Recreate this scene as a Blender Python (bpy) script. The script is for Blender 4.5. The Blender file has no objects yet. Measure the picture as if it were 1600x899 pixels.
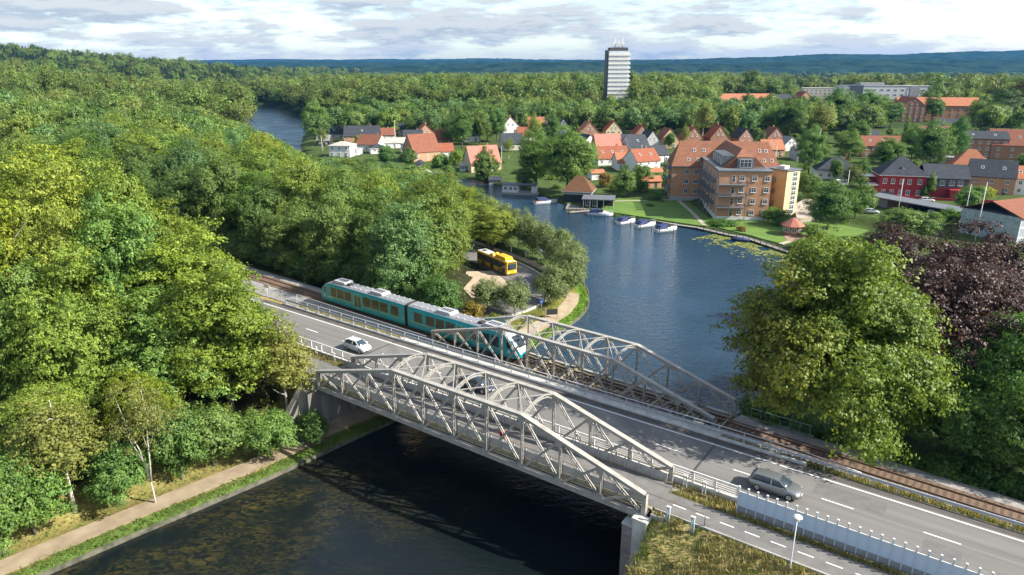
import bpy, math, random
import numpy as np
from mathutils import Vector, Matrix
R = math.radians
SC = bpy.context.scene
COL = SC.collection
# ------------------------------------------------------------------ camera
ZC = 42.0
PITCH = 17.8
cam_d = bpy.data.cameras.new('camera')
cam = bpy.data.objects.new('camera', cam_d)
COL.objects.link(cam)
cam.location = (0, 0, ZC)
cam.rotation_euler = (R(90 - PITCH), 0, 0)
cam_d.sensor_width = 36.0
cam_d.lens = 36.0 * 1067.0 / 1600.0
cam_d.clip_start = 0.5
cam_d.clip_end = 60000
SC.camera = cam
# ------------------------------------------------------------------ sun and sky
SUN_EL = 36.0
SUN_DIR = (0.965, -0.26)            # horizontal direction towards the sun
SUN_AZ = math.atan2(SUN_DIR[0], SUN_DIR[1])
sun_d = bpy.data.lights.new('sun', 'SUN')
sun_d.energy = 5.0
sun_d.angle = R(0.53)
sun_d.color = (1.0, 0.94, 0.84)
sun = bpy.data.objects.new('sun', sun_d)
COL.objects.link(sun)
_sv = Vector((math.sin(SUN_AZ) * math.cos(R(SUN_EL)), math.cos(SUN_AZ) * math.cos(R(SUN_EL)), math.sin(R(SUN_EL))))
sun.rotation_euler = _sv.to_track_quat('Z', 'Y').to_euler()
sun.location = (60, -20, 120)

world = bpy.data.worlds.new('World')
SC.world = world
world.use_nodes = True
wn, wl = world.node_tree.nodes, world.node_tree.links
wn.clear()
w_out = wn.new('ShaderNodeOutputWorld')
w_bg = wn.new('ShaderNodeBackground')
sky = wn.new('ShaderNodeTexSky')
sky.sky_type = 'NISHITA'
sky.sun_disc = False
sky.sun_elevation = R(SUN_EL)
sky.sun_rotation = SUN_AZ
sky.altitude = 50
sky.air_density = 1.0
sky.dust_density = 1.2
sky.ozone_density = 1.5
w_bg.inputs['Strength'].default_value = 0.138
# clouds: one even field of broken cloud on a layer overhead
tc = wn.new('ShaderNodeTexCoord')
sep = wn.new('ShaderNodeSeparateXYZ')
wl.new(tc.outputs['Generated'], sep.inputs[0])
def wmath(op, a, b=None, c=None):
    n = wn.new('ShaderNodeMath'); n.operation = op
    for i, v in enumerate((a, b, c)):
        if v is None: continue
        if isinstance(v, (int, float)): n.inputs[i].default_value = v
        else: wl.new(v, n.inputs[i])
    return n.outputs[0]
comb = wn.new('ShaderNodeCombineXYZ')
wl.new(sep.outputs[0], comb.inputs[0]); wl.new(sep.outputs[1], comb.inputs[1]); wl.new(wmath('MULTIPLY', sep.outputs[2], 5.5), comb.inputs[2])
def wnoise(scale, detail, rough, off):
    mp = wn.new('ShaderNodeMapping'); mp.inputs['Location'].default_value = off
    wl.new(comb.outputs[0], mp.inputs[0])
    n = wn.new('ShaderNodeTexNoise'); n.inputs['Scale'].default_value = scale
    n.inputs['Detail'].default_value = detail; n.inputs['Roughness'].default_value = rough
    wl.new(mp.outputs[0], n.inputs['Vector'])
    return n.outputs['Fac']
def cdens(dz_):
    return wmath('ADD', wmath('MULTIPLY', wnoise(3.6, 9, 0.60, (3.1, 1.7, 0.4 + dz_)), 0.62), wmath('MULTIPLY', wnoise(10.0, 7, 0.62, (7.3, 4.2, 1.0 + dz_)), 0.38))
dens = cdens(0.0); dens_up = cdens(0.045)
ramp = wn.new('ShaderNodeMapRange'); ramp.inputs['From Min'].default_value = 0.455; ramp.inputs['From Max'].default_value = 0.54; ramp.interpolation_type = 'SMOOTHSTEP'
wl.new(dens, ramp.inputs['Value'])
thick = wn.new('ShaderNodeMapRange'); thick.inputs['From Min'].default_value = -0.035; thick.inputs['From Max'].default_value = 0.055
thick.interpolation_type = 'SMOOTHSTEP'
wl.new(wmath('SUBTRACT', dens_up, dens), thick.inputs['Value'])          # more cloud above than here: grey base; less: sunlit top
ccol = wn.new('ShaderNodeMix'); ccol.data_type = 'RGBA'
ccol.inputs['A'].default_value = (2.45, 2.47, 2.5, 1)
ccol.inputs['B'].default_value = (1.50, 1.70, 2.0, 1)
wl.new(thick.outputs[0], ccol.inputs['Factor'])
smix = wn.new('ShaderNodeMix'); smix.data_type = 'RGBA'
wl.new(wmath('MULTIPLY', ramp.outputs[0], 0.88), smix.inputs['Factor'])
wl.new(sky.outputs[0], smix.inputs['A'])
wl.new(ccol.outputs['Result'], smix.inputs['B'])
wl.new(smix.outputs['Result'], w_bg.inputs['Color'])
wl.new(w_bg.outputs[0], w_out.inputs['Surface'])
# ------------------------------------------------------------------ exposure
SC.view_settings.view_transform = 'Standard'
SC.view_settings.look = 'None'
SC.view_settings.exposure = 1.1
SC.view_settings.gamma = 1.0
SC.view_settings.use_curve_mapping = False
SC.render.engine = 'CYCLES'
SC.cycles.use_denoising = True
SC.cycles.max_bounces = 8
SC.cycles.diffuse_bounces = 3
SC.cycles.glossy_bounces = 3
SC.cycles.transmission_bounces = 4
SC.cycles.transparent_max_bounces = 8
SC.cycles.volume_bounces = 0
SC.cycles.caustics_reflective = False
SC.cycles.caustics_refractive = False

# ================================================================== helpers
def link_child(o, parent):
    if parent is not None:
        o.parent = parent
    COL.objects.link(o)
    return o

def tag(o, label=None, cat=None, group=None, kind=None):
    if label: o['label'] = label
    if cat: o['category'] = cat
    if group: o['group'] = group
    if kind: o['kind'] = kind
    return o

def empty(name, loc=(0, 0, 0), rz=0.0, label=None, cat=None, group=None):
    o = bpy.data.objects.new(name, None)
    o.empty_display_size = 0.5
    o.location = loc
    o.rotation_euler = (0, 0, rz)
    COL.objects.link(o)
    return tag(o, label, cat, group)

def np_mesh(name, V, F, mats=(), fattr=None, smooth=False):
    """V (n,3), F (m,k) fixed-size faces"""
    V = np.asarray(V, np.float32); F = np.asarray(F, np.int32)
    me = bpy.data.meshes.new(name)
    m, k = F.shape
    me.vertices.add(len(V)); me.vertices.foreach_set('co', V.ravel())
    me.loops.add(m * k); me.loops.foreach_set('vertex_index', F.ravel())
    me.polygons.add(m)
    me.polygons.foreach_set('loop_start', np.arange(0, m * k, k, dtype=np.int32))
    me.polygons.foreach_set('loop_total', np.full(m, k, np.int32))
    if smooth: me.polygons.foreach_set('use_smooth', np.ones(m, bool))
    if fattr:
        for nm, arr in fattr.items():
            a = me.attributes.new(nm, 'FLOAT', 'FACE'); a.data.foreach_set('value', np.asarray(arr, np.float32))
    me.update(calc_edges=True)
    for mt in mats: me.materials.append(mt)
    return me

class MB:
    """collects shapes into one mesh"""
    def __init__(s): s.v = []; s.f = []; s.m = []; s.sm = []
    def add(s, vs, fs, m=0, smooth=False):
        b = len(s.v); s.v.extend([tuple(v) for v in vs])
        for f in fs: s.f.append([i + b for i in f]); s.m.append(m); s.sm.append(smooth)
        return s
    def box(s, x0, x1, y0, y1, z0, z1, m=0):
        vs = [(x, y, z) for z in (z0, z1) for y in (y0, y1) for x in (x0, x1)]
        return s.add(vs, [(0, 2, 3, 1), (4, 5, 7, 6), (0, 1, 5, 4), (2, 6, 7, 3), (0, 4, 6, 2), (1, 3, 7, 5)], m)
    def beam(s, a, b, w, h, m=0, up=(0, 0, 1)):
        a = Vector(a); b = Vector(b); d = (b - a).normalized(); up = Vector(up)
        if abs(d.dot(up)) > 0.98: up = Vector((1, 0, 0))
        sd = d.cross(up).normalized() * (w / 2); u = sd.cross(d).normalized() * (h / 2)
        vs = [p + i * sd + j * u for p in (a, b) for j in (-1, 1) for i in (-1, 1)]
        return s.add(vs, [(0, 1, 3, 2), (4, 6, 7, 5), (0, 4, 5, 1), (2, 3, 7, 6), (0, 2, 6, 4), (1, 5, 7, 3)], m)
    def tube(s, pts, rads, n=8, m=0, cap=True, smooth=True):
        pts = [Vector(p) for p in pts]
        if isinstance(rads, (int, float)): rads = [rads] * len(pts)
        vs = []; prev = None
        for i, p in enumerate(pts):
            d = (pts[min(i + 1, len(pts) - 1)] - pts[max(i - 1, 0)])
            d = d.normalized() if d.length > 1e-9 else Vector((0, 0, 1))
            ref = Vector((0, 0, 1)) if abs(d.z) < 0.9 else Vector((1, 0, 0))
            a = d.cross(ref).normalized(); b = d.cross(a).normalized()
            for k in range(n):
                t = 2 * math.pi * k / n
                vs.append(p + (a * math.cos(t) + b * math.sin(t)) * rads[i])
        fs = []
        for i in range(len(pts) - 1):
            for k in range(n):
                fs.append((i * n + k, i * n + (k + 1) % n, (i + 1) * n + (k + 1) % n, (i + 1) * n + k))
        s.add(vs, fs, m, smooth)
        if cap:
            b0 = len(s.v) - len(vs)
            s.f.append([b0 + k for k in range(n)][::-1]); s.m.append(m); s.sm.append(False)
            s.f.append([b0 + (len(pts) - 1) * n + k for k in range(n)]); s.m.append(m); s.sm.append(False)
        return s
    def prism(s, poly, z0, z1, m=0):
        n = len(poly)
        vs = [(x, y, z0) for x, y in poly] + [(x, y, z1) for x, y in poly]
        fs = [tuple(range(n))[::-1], tuple(range(n, 2 * n))] + [(i, (i + 1) % n, n + (i + 1) % n, n + i) for i in range(n)]
        return s.add(vs, fs, m)
    def loft(s, rings, m=0, smooth=True, cap=True, closed=True):
        n = len(rings[0]); vs = [v for r in rings for v in r]; fs = []
        for i in range(len(rings) - 1):
            for k in range(n if closed else n - 1):
                fs.append((i * n + k, i * n + (k + 1) % n, (i + 1) * n + (k + 1) % n, (i + 1) * n + k))
        b0 = len(s.v)
        s.add(vs, fs, m, smooth)
        if cap:
            s.f.append([b0 + k for k in range(n)][::-1]); s.m.append(m); s.sm.append(False)
            s.f.append([b0 + (len(rings) - 1) * n + k for k in range(n)]); s.m.append(m); s.sm.append(False)
        return s
    def mesh(s, name, mats):
        me = bpy.data.meshes.new(name)
        me.from_pydata(s.v, [], s.f)
        if not isinstance(mats, (list, tuple)): mats = [mats]
        for mt in mats: me.materials.append(mt)
        if any(s.m): me.polygons.foreach_set('material_index', s.m)
        if any(s.sm): me.polygons.foreach_set('use_smooth', s.sm)
        me.update()
        return me
    def build(s, name, mats, parent=None, loc=None, rz=None):
        o = bpy.data.objects.new(name, s.mesh(name, mats))
        if loc is not None: o.location = loc
        if rz is not None: o.rotation_euler = (0, 0, rz)
        return link_child(o, parent)

def inst(name, me, parent=None, loc=(0, 0, 0), rz=0.0, scale=None, rot=None):
    o = bpy.data.objects.new(name, me)
    o.location = loc
    o.rotation_euler = rot if rot else (0, 0, rz)
    if scale is not None: o.scale = scale if isinstance(scale, (tuple, list)) else (scale,) * 3
    return link_child(o, parent)

# pixel (of the 1600 px photograph) to a point on the plane z
_ct, _st = math.cos(R(PITCH)), math.sin(R(PITCH))
def at(px, py, z=0.0):
    X = (px - 800) / 1067.0; U = (449.5 - py) / 1067.0
    d = (X, _ct + U * _st, -_st + U * _ct)
    t = (z - ZC) / d[2]
    return Vector((d[0] * t, d[1] * t, z))
def mpp(p):                                  # metres per photograph pixel at a point
    return (p.y * _ct - (p.z - ZC) * _st) / 1067.0

# ================================================================== materials
MATS = {}
def mat(name, col, rough=0.7, col2=None, nscale=2.0, bump=0.0, bscale=None, metallic=0.0, spec=0.5, stretch=None, detail=5, contrast=(0.35, 0.65), coat=0.0, rot=0.0):
    if name in MATS: return MATS[name]
    m = bpy.data.materials.new(name); m.use_nodes = True
    nt = m.node_tree; b = nt.nodes['Principled BSDF']
    b.inputs['Roughness'].default_value = rough
    b.inputs['Metallic'].default_value = metallic
    b.inputs['Specular IOR Level'].default_value = spec
    if coat: b.inputs['Coat Weight'].default_value = coat; b.inputs['Coat Roughness'].default_value = 0.05
    b.inputs['Base Color'].default_value = (*col, 1)
    if col2 is not None or bump:
        tcn = nt.nodes.new('ShaderNodeTexCoord'); mp = nt.nodes.new('ShaderNodeMapping')
        if stretch: mp.inputs['Scale'].default_value = stretch
        mp.inputs['Rotation'].default_value = (0, 0, rot)
        if rot: mp.vector_type = 'TEXTURE'; mp.inputs['Scale'].default_value = tuple(1 / v for v in (stretch or (1, 1, 1)))
        nt.links.new(tcn.outputs['Object'], mp.inputs[0])
        nz = nt.nodes.new('ShaderNodeTexNoise'); nz.inputs['Scale'].default_value = nscale; nz.inputs['Detail'].default_value = detail
        nz.inputs['Roughness'].default_value = 0.6
        nt.links.new(mp.outputs[0], nz.inputs['Vector'])
        if col2 is not None:
            mr = nt.nodes.new('ShaderNodeMapRange'); mr.inputs['From Min'].default_value = contrast[0]; mr.inputs['From Max'].default_value = contrast[1]
            nt.links.new(nz.outputs['Fac'], mr.inputs['Value'])
            mx = nt.nodes.new('ShaderNodeMix'); mx.data_type = 'RGBA'
            mx.inputs['A'].default_value = (*col, 1); mx.inputs['B'].default_value = (*col2, 1)
            nt.links.new(mr.outputs[0], mx.inputs['Factor'])
            nt.links.new(mx.outputs['Result'], b.inputs['Base Color'])
        if bump:
            bp = nt.nodes.new('ShaderNodeBump'); bp.inputs['Strength'].default_value = bump; bp.inputs['Distance'].default_value = 0.05
            src = nz
            if bscale:
                src = nt.nodes.new('ShaderNodeTexNoise'); src.inputs['Scale'].default_value = bscale; src.inputs['Detail'].default_value = 4
                nt.links.new(mp.outputs[0], src.inputs['Vector'])
            nt.links.new(src.outputs['Fac'], bp.inputs['Height'])
            nt.links.new(bp.outputs[0], b.inputs['Normal'])
    MATS[name] = m
    return m

def brick_mat(name, c1, c2, mortar, scale=1.0, rough=0.85, bw=0.24, rh=0.075):
    if name in MATS: return MATS[name]
    m = bpy.data.materials.new(name); m.use_nodes = True
    nt = m.node_tree; b = nt.nodes['Principled BSDF']; b.inputs['Roughness'].default_value = rough
    tcn = nt.nodes.new('ShaderNodeTexCoord')
    sp = nt.nodes.new('ShaderNodeSeparateXYZ'); nt.links.new(tcn.outputs['Object'], sp.inputs[0])
    ad = nt.nodes.new('ShaderNodeMath'); ad.operation = 'ADD'
    nt.links.new(sp.outputs[0], ad.inputs[0]); nt.links.new(sp.outputs[1], ad.inputs[1])
    cb = nt.nodes.new('ShaderNodeCombineXYZ'); nt.links.new(ad.outputs[0], cb.inputs[0]); nt.links.new(sp.outputs[2], cb.inputs[1])
    br = nt.nodes.new('ShaderNodeTexBrick')
    br.inputs['Scale'].default_value = scale; br.inputs['Brick Width'].default_value = bw; br.inputs['Row Height'].default_value = rh
    br.inputs['Mortar Size'].default_value = 0.008
    br.inputs['Color1'].default_value = (*c1, 1); br.inputs['Color2'].default_value = (*c2, 1); br.inputs['Mortar'].default_value = (*mortar, 1)
    nt.links.new(cb.outputs[0], br.inputs['Vector'])
    nz = nt.nodes.new('ShaderNodeTexNoise'); nz.inputs['Scale'].default_value = 0.5; nz.inputs['Detail'].default_value = 6
    nt.links.new(tcn.outputs['Object'], nz.inputs['Vector'])
    mr = nt.nodes.new('ShaderNodeMapRange'); mr.inputs['To Min'].default_value = 0.8; mr.inputs['To Max'].default_value = 1.18
    nt.links.new(nz.outputs['Fac'], mr.inputs['Value'])
    mu = nt.nodes.new('ShaderNodeVectorMath'); mu.operation = 'SCALE'
    nt.links.new(br.outputs['Color'], mu.inputs[0]); nt.links.new(mr.outputs[0], mu.inputs['Scale'])
    nt.links.new(mu.outputs[0], b.inputs['Base Color'])
    MATS[name] = m
    return m

def roof_mat(name, c1, c2, rough=0.75, wave=True, pitch=0.3):
    """tiled roof: rows of tiles in fine relief, weathered patches"""
    if name in MATS: return MATS[name]
    m = bpy.data.materials.new(name); m.use_nodes = True
    nt = m.node_tree; b = nt.nodes['Principled BSDF']; b.inputs['Roughness'].default_value = 0.85; b.inputs['Specular IOR Level'].default_value = 0.15
    tcn = nt.nodes.new('ShaderNodeTexCoord')
    nz = nt.nodes.new('ShaderNodeTexNoise'); nz.inputs['Scale'].default_value = 0.9; nz.inputs['Detail'].default_value = 7; nz.inputs['Roughness'].default_value = 0.7
    nt.links.new(tcn.outputs['Object'], nz.inputs['Vector'])
    mr = nt.nodes.new('ShaderNodeMapRange'); mr.inputs['From Min'].default_value = 0.32; mr.inputs['From Max'].default_value = 0.68
    nt.links.new(nz.outputs['Fac'], mr.inputs['Value'])
    mx = nt.nodes.new('ShaderNodeMix'); mx.data_type = 'RGBA'
    mx.inputs['A'].default_value = (*c1, 1); mx.inputs['B'].default_value = (*c2, 1)
    nt.links.new(mr.outputs[0], mx.inputs['Factor']); nt.links.new(mx.outputs['Result'], b.inputs['Base Color'])
    if wave:
        wv = nt.nodes.new('ShaderNodeTexWave'); wv.wave_type = 'BANDS'; wv.bands_direction = 'Z'; wv.inputs['Scale'].default_value = 1.0 / pitch / 3
        wv.wave_profile = 'SAW'; wv.inputs['Distortion'].default_value = 0.4
        nt.links.new(tcn.outputs['Object'], wv.inputs['Vector'])
        bp = nt.nodes.new('ShaderNodeBump'); bp.inputs['Strength'].default_value = 0.5; bp.inputs['Distance'].default_value = 0.06
        nt.links.new(wv.outputs['Fac'], bp.inputs['Height']); nt.links.new(bp.outputs[0], b.inputs['Normal'])
    MATS[name] = m
    return m

def glass_mat(name='window_glass', col=(0.02, 0.03, 0.035), rough=0.08):
    return mat(name, col, rough, col2=(col[0] * 2.2, col[1] * 2.2, col[2] * 2.2), nscale=0.6, spec=0.8)

def foliage_mat(name, c_dark, c_light, trans=0.3, brown=None, rnd=0.0):
    if name in MATS: return MATS[name]
    m = bpy.data.materials.new(name); m.use_nodes = True
    nt = m.node_tree; nd = nt.nodes; lk = nt.links
    b = nd['Principled BSDF']; b.inputs['Roughness'].default_value = 0.5; b.inputs['Specular IOR Level'].default_value = 0.3
    at_ = nd.new('ShaderNodeAttribute'); at_.attribute_name = 'var'
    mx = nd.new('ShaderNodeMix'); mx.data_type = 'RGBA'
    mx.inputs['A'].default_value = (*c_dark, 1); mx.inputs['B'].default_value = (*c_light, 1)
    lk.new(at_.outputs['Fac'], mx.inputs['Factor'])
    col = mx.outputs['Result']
    if brown:
        a2 = nd.new('ShaderNodeAttribute'); a2.attribute_name = 'brown'
        m2 = nd.new('ShaderNodeMix'); m2.data_type = 'RGBA'; m2.inputs['B'].default_value = (*brown, 1)
        lk.new(a2.outputs['Fac'], m2.inputs['Factor']); lk.new(col, m2.inputs['A']); col = m2.outputs['Result']
    oi = nd.new('ShaderNodeObjectInfo')
    m3 = nd.new('ShaderNodeMix'); m3.data_type = 'RGBA'; m3.blend_type = 'MULTIPLY'; m3.inputs['Factor'].default_value = 1
    lk.new(col, m3.inputs['A']); lk.new(oi.outputs['Color'], m3.inputs['B']); col = m3.outputs['Result']
    if rnd:
        hs = nd.new('ShaderNodeHueSaturation')
        r1 = nd.new('ShaderNodeMapRange'); r1.inputs['To Min'].default_value = 0.5 - 0.035 * rnd; r1.inputs['To Max'].default_value = 0.5 + 0.018 * rnd
        r2 = nd.new('ShaderNodeMapRange'); r2.inputs['To Min'].default_value = 1 - 0.32 * rnd; r2.inputs['To Max'].default_value = 1 + 0.35 * rnd
        fr = nd.new('ShaderNodeMath'); fr.operation = 'FRACT'; ml = nd.new('ShaderNodeMath'); ml.operation = 'MULTIPLY'; ml.inputs[1].default_value = 7.31
        lk.new(oi.outputs['Random'], r1.inputs['Value']); lk.new(oi.outputs['Random'], ml.inputs[0]); lk.new(ml.outputs[0], fr.inputs[0]); lk.new(fr.outputs[0], r2.inputs['Value'])
        lk.new(r1.outputs[0], hs.inputs['Hue']); lk.new(r2.outputs[0], hs.inputs['Value']); lk.new(col, hs.inputs['Color']); col = hs.outputs['Color']
    lk.new(col, b.inputs['Base Color'])
    tr = nd.new('ShaderNodeBsdfTranslucent')
    tg = nd.new('ShaderNodeMix'); tg.data_type = 'RGBA'; tg.blend_type = 'MULTIPLY'; tg.inputs['Factor'].default_value = 1; tg.inputs['B'].default_value = (1.25, 1.15, 0.45, 1)
    lk.new(col, tg.inputs['A']); lk.new(tg.outputs['Result'], tr.inputs['Color'])
    ms = nd.new('ShaderNodeMixShader'); ms.inputs[0].default_value = trans
    lk.new(b.outputs[0], ms.inputs[1]); lk.new(tr.outputs[0], ms.inputs[2])
    lk.new(ms.outputs[0], nd['Material Output'].inputs['Surface'])
    MATS[name] = m
    return m
# ================================================================== site frame: s along the road, w across it (upstream)
PSI = -0.624
RO = Vector((-22.479, 72.364)); RD = Vector((math.cos(PSI), math.sin(PSI))); RN = Vector((-RD.y, RD.x))
def SW(s, w, z=0.0):
    p = RO + RD * s + RN * w
    return Vector((p.x, p.y, z))
PSR = -0.663
LM = Vector((-9.40, 91.94)); LD = Vector((math.cos(PSR), math.sin(PSR))); LN = Vector((-LD.y, LD.x))
def TW(s, w, z=0.0):                        # the same for the railway
    p = LM + LD * s + LN * w
    return Vector((p.x, p.y, z))
PANEL = 4.12
SPAN = PANEL * 10
Z_ROAD, Z_PATH, Z_RAIL = 7.46, 7.24, 5.10
Z_CH, Z_CHR = 6.27, 4.43                    # undersides of the trusses

RIVER_L = [(-150, -60), (-75, 10), (-55, 33), (-40.2, 49.1), (-37, 53.1), (-30.4, 58.9), (-25.9, 63.4), (-19, 71.2), (-14.9, 75.6), (-5, 87), (2.5, 98.3),
           (10, 109.2), (13.2, 116), (14.6, 122.5), (14.9, 130), (13.5, 140), (9, 152), (3, 168), (-2, 188), (-8, 212), (-20, 245), (-40, 270), (-64, 285), (-92, 302),
           (-122, 332), (-143, 375), (-157, 420), (-172, 465), (-192, 520), (-218, 580), (-245, 640), (-285, 720), (-330, 800)]
RIVER_R = [(-270, 800), (-228, 720), (-190, 640), (-163, 580), (-148, 505), (-135, 448), (-122, 400), (-110, 360), (-90, 326), (-60, 304), (-30, 287), (-11, 265),
           (1, 245), (11, 233), (17.4, 217), (25.5, 203.5), (46.8, 187), (54, 181), (60.5, 170.5), (69, 153.5), (64, 128), (50, 102), (36, 84), (26, 70.5),
           (10.96, 48.3), (-6.5, 24), (-25, -2), (-60, -60)]
POLY = np.array(RIVER_L + RIVER_R, float)

def river_sd(x, y):
    """distance to the river's edge, negative in the water"""
    x = np.asarray(x, float); y = np.asarray(y, float)
    d2 = np.full(x.shape, 1e18); ins = np.zeros(x.shape, bool)
    n = len(POLY)
    for i in range(n):
        ax, ay = POLY[i]; bx, by = POLY[(i + 1) % n]
        ex, ey = bx - ax, by - ay
        t = np.clip(((x - ax) * ex + (y - ay) * ey) / (ex * ex + ey * ey), 0, 1)
        d2 = np.minimum(d2, (x - ax - t * ex) ** 2 + (y - ay - t * ey) ** 2)
        c = ((ay > y) != (by > y)) & (x < ex * (y - ay) / (ey if abs(ey) > 1e-9 else 1e-9) + ax)
        ins ^= c
    d = np.sqrt(d2)
    return np.where(ins, -d, d)

_yc = [-100, 5, 50, 75, 100, 130, 150, 170, 190, 215, 245, 275, 300, 330, 370, 420, 480, 580, 720, 900, 12000]
_xc = [-110, -50, -15, 7, 24, 38, 38, 32, 21, 5, -9, -27, -70, -107, -128, -142, -160, -190, -247, -330, -900]
def smooth(a, b, v):
    t = np.clip((v - a) / (b - a), 0, 1); return t * t * (3 - 2 * t)
def fbm(x, y, s, seed=0):
    r = np.random.RandomState(seed); v = 0; a = 1.0
    for k in range(5):
        ph = r.rand(4) * 6.28; an = r.rand() * 6.28
        ca, sa = math.cos(an), math.sin(an)
        v = v + a * np.sin((ca * x + sa * y) / s + ph[0] + 1.3 * np.sin((-sa * x + ca * y) / s * 0.7 + ph[1]))
        s *= 0.53; a *= 0.55
    return v
def is_left(x, y): return x < np.interp(y, _yc, _xc)
def base_land(x, y):
    xc = np.interp(y, _yc, _xc)
    dl = xc - x
    left = 1.0 + 1.5 * smooth(8, 40, dl) + 21 * smooth(55, 330, dl) + 50 * np.exp(-((x + 1180) / 390) ** 2 - ((y - 1500) / 480) ** 2) + 1.2 * fbm(x, y, 60, 3) * smooth(60, 200, dl)
    dr = -dl
    right = 1.1 + 1.6 * smooth(15, 90, dr) + 6.0 * smooth(120, 520, np.hypot(dr, np.maximum(0, y - 200)) ) - 6.5 * smooth(650, 1300, y) + 0.5 * fbm(x, y, 120, 5) * smooth(60, 200, dr)
    return np.where(dl > 0, left, right)
FLATS = [((-62, 215), (-40, 190), 1.4, 8), ((-40, 190), (-8, 150), 1.4, 8), ((-8, 150), (2, 134), 1.4, 9), ((2, 134), (-2, 116), 1.4, 9),
         ((30, 212), (52, 200), 0.7, 14), ((54, 226), (54, 190), 0.7, 4), ((62, 176), (84, 180), 0.7, 13), ((84, 190), (125, 220), 2.0, 9), ((60, 200), (72, 215), 1.6, 22)]
def terrain(x, y):
    x = np.asarray(x, float); y = np.asarray(y, float)
    sd = river_sd(x, y)
    base = base_land(x, y)
    z = np.minimum(base, 0.42 + np.maximum(sd - 0.25, 0) * 0.22)
    for a_, b_, lv, wd in FLATS:                                # levelled ground under yards, lawns and the bus road
        ex, ey = b_[0] - a_[0], b_[1] - a_[1]
        t = np.clip(((x - a_[0]) * ex + (y - a_[1]) * ey) / (ex * ex + ey * ey), 0, 1)
        dd = np.hypot(x - a_[0] - t * ex, y - a_[1] - t * ey) - wd
        z = np.where(dd < 6, np.minimum(z, lv + np.maximum(0, dd) * 0.5), z)
    s = (x - RO.x) * RD.x + (y - RO.y) * RD.y; w = (x - RO.x) * RN.x + (y - RO.y) * RN.y
    sr = (x - LM.x) * LD.x + (y - LM.y) * LD.y; wr = (x - LM.x) * LN.x + (y - LM.y) * LN.y
    dw = np.maximum(0, np.maximum(-1.3 - w, w - 15.6))
    lf = np.maximum(0, s + 1.5) * 30
    z = np.maximum(z, 7.08 - np.hypot(dw / 1.25, lf))
    lfs = is_left(x, y) & (sd > 0) & (w < -1.3)
    z = np.where(lfs, np.minimum(z, 0.55 + np.maximum(0, sd - 5.6) * 0.85), z)
    dw2 = np.where(w < 0.45, (0.45 - w) / 1.75, np.maximum(0, w - 15.6) / 1.0)
    rt = np.maximum(0, np.where(w < -0.75, 41.95, 42.0) - s) * 30
    z = np.maximum(z, 7.08 - np.hypot(dw2, rt))
    # the road carries on level through cuttings on both sides
    inroad = (w > 0) & (w < 15.6) & ((s < -1.5) | (s > 42.0))
    z = np.where(inroad, 7.08, z)
    dr = np.maximum(0, np.abs(wr) - 3.2)
    far = np.where(sr < 20, np.maximum(0, sr + 1.4), np.maximum(0, SPAN + 1.4 - sr)) * 30
    zr = 4.5 - np.hypot(dr / 1.6, far)
    z = np.where((w > 15.6), np.maximum(z, zr), z)
    inrail = (np.abs(wr) < 3.2) & ((sr < -1.4) | (sr > SPAN + 1.4)) & (w > 15.6)
    z = np.where(inrail, 4.5, z)
    cut = np.abs(wr) - 3.2
    z = np.where((w > 15.6) & (cut > 0) & (cut < 9) & (sr < -0.6), np.minimum(z, 4.5 + cut * 0.8), z)
    return np.where(sd > 0, np.maximum(z, 0.40), np.maximum(-2.2, sd * 1.4 - 0.1) * (sd < 0))
def tz(x, y): return float(terrain(np.array([x]), np.array([y]))[0])
def on_ground(px, py, it=6):
    z = 2.0
    for _ in range(it):
        p = at(px, py, z); z = 0.5 * z + 0.5 * tz(p.x, p.y)
    return at(px, py, z)

def axis(fine0, fine1, step, mid0, mid1, mstep, lo, hi, g=1.07):
    a = list(np.arange(fine0, fine1 + 1e-6, step))
    b = list(np.arange(fine1 + mstep, mid1, mstep)); c = list(np.arange(fine0 - mstep, mid0, -mstep))[::-1]
    up = []; v = (b or a)[-1]; d = mstep
    while v < hi: d *= g; v += d; up.append(v)
    dn = []; v = (c or a)[0]; d = mstep
    while v > lo: d *= g; v -= d; dn.append(v)
    return np.array(dn[::-1] + c + a + b + up)
gx = axis(-46, 62, 0.6, -130, 170, 1.6, -12000, 12000)
gy = axis(30, 118, 0.6, -40, 300, 1.6, -300, 16000)
GX, GY = np.meshgrid(gx, gy)
GZ = terrain(GX.ravel(), GY.ravel())
nx, ny = len(gx), len(gy)
I = np.arange(nx * ny).reshape(ny, nx)
F = np.stack([I[:-1, :-1].ravel(), I[:-1, 1:].ravel(), I[1:, 1:].ravel(), I[1:, :-1].ravel()], 1)
V = np.stack([GX.ravel(), GY.ravel(), GZ], 1)

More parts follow.
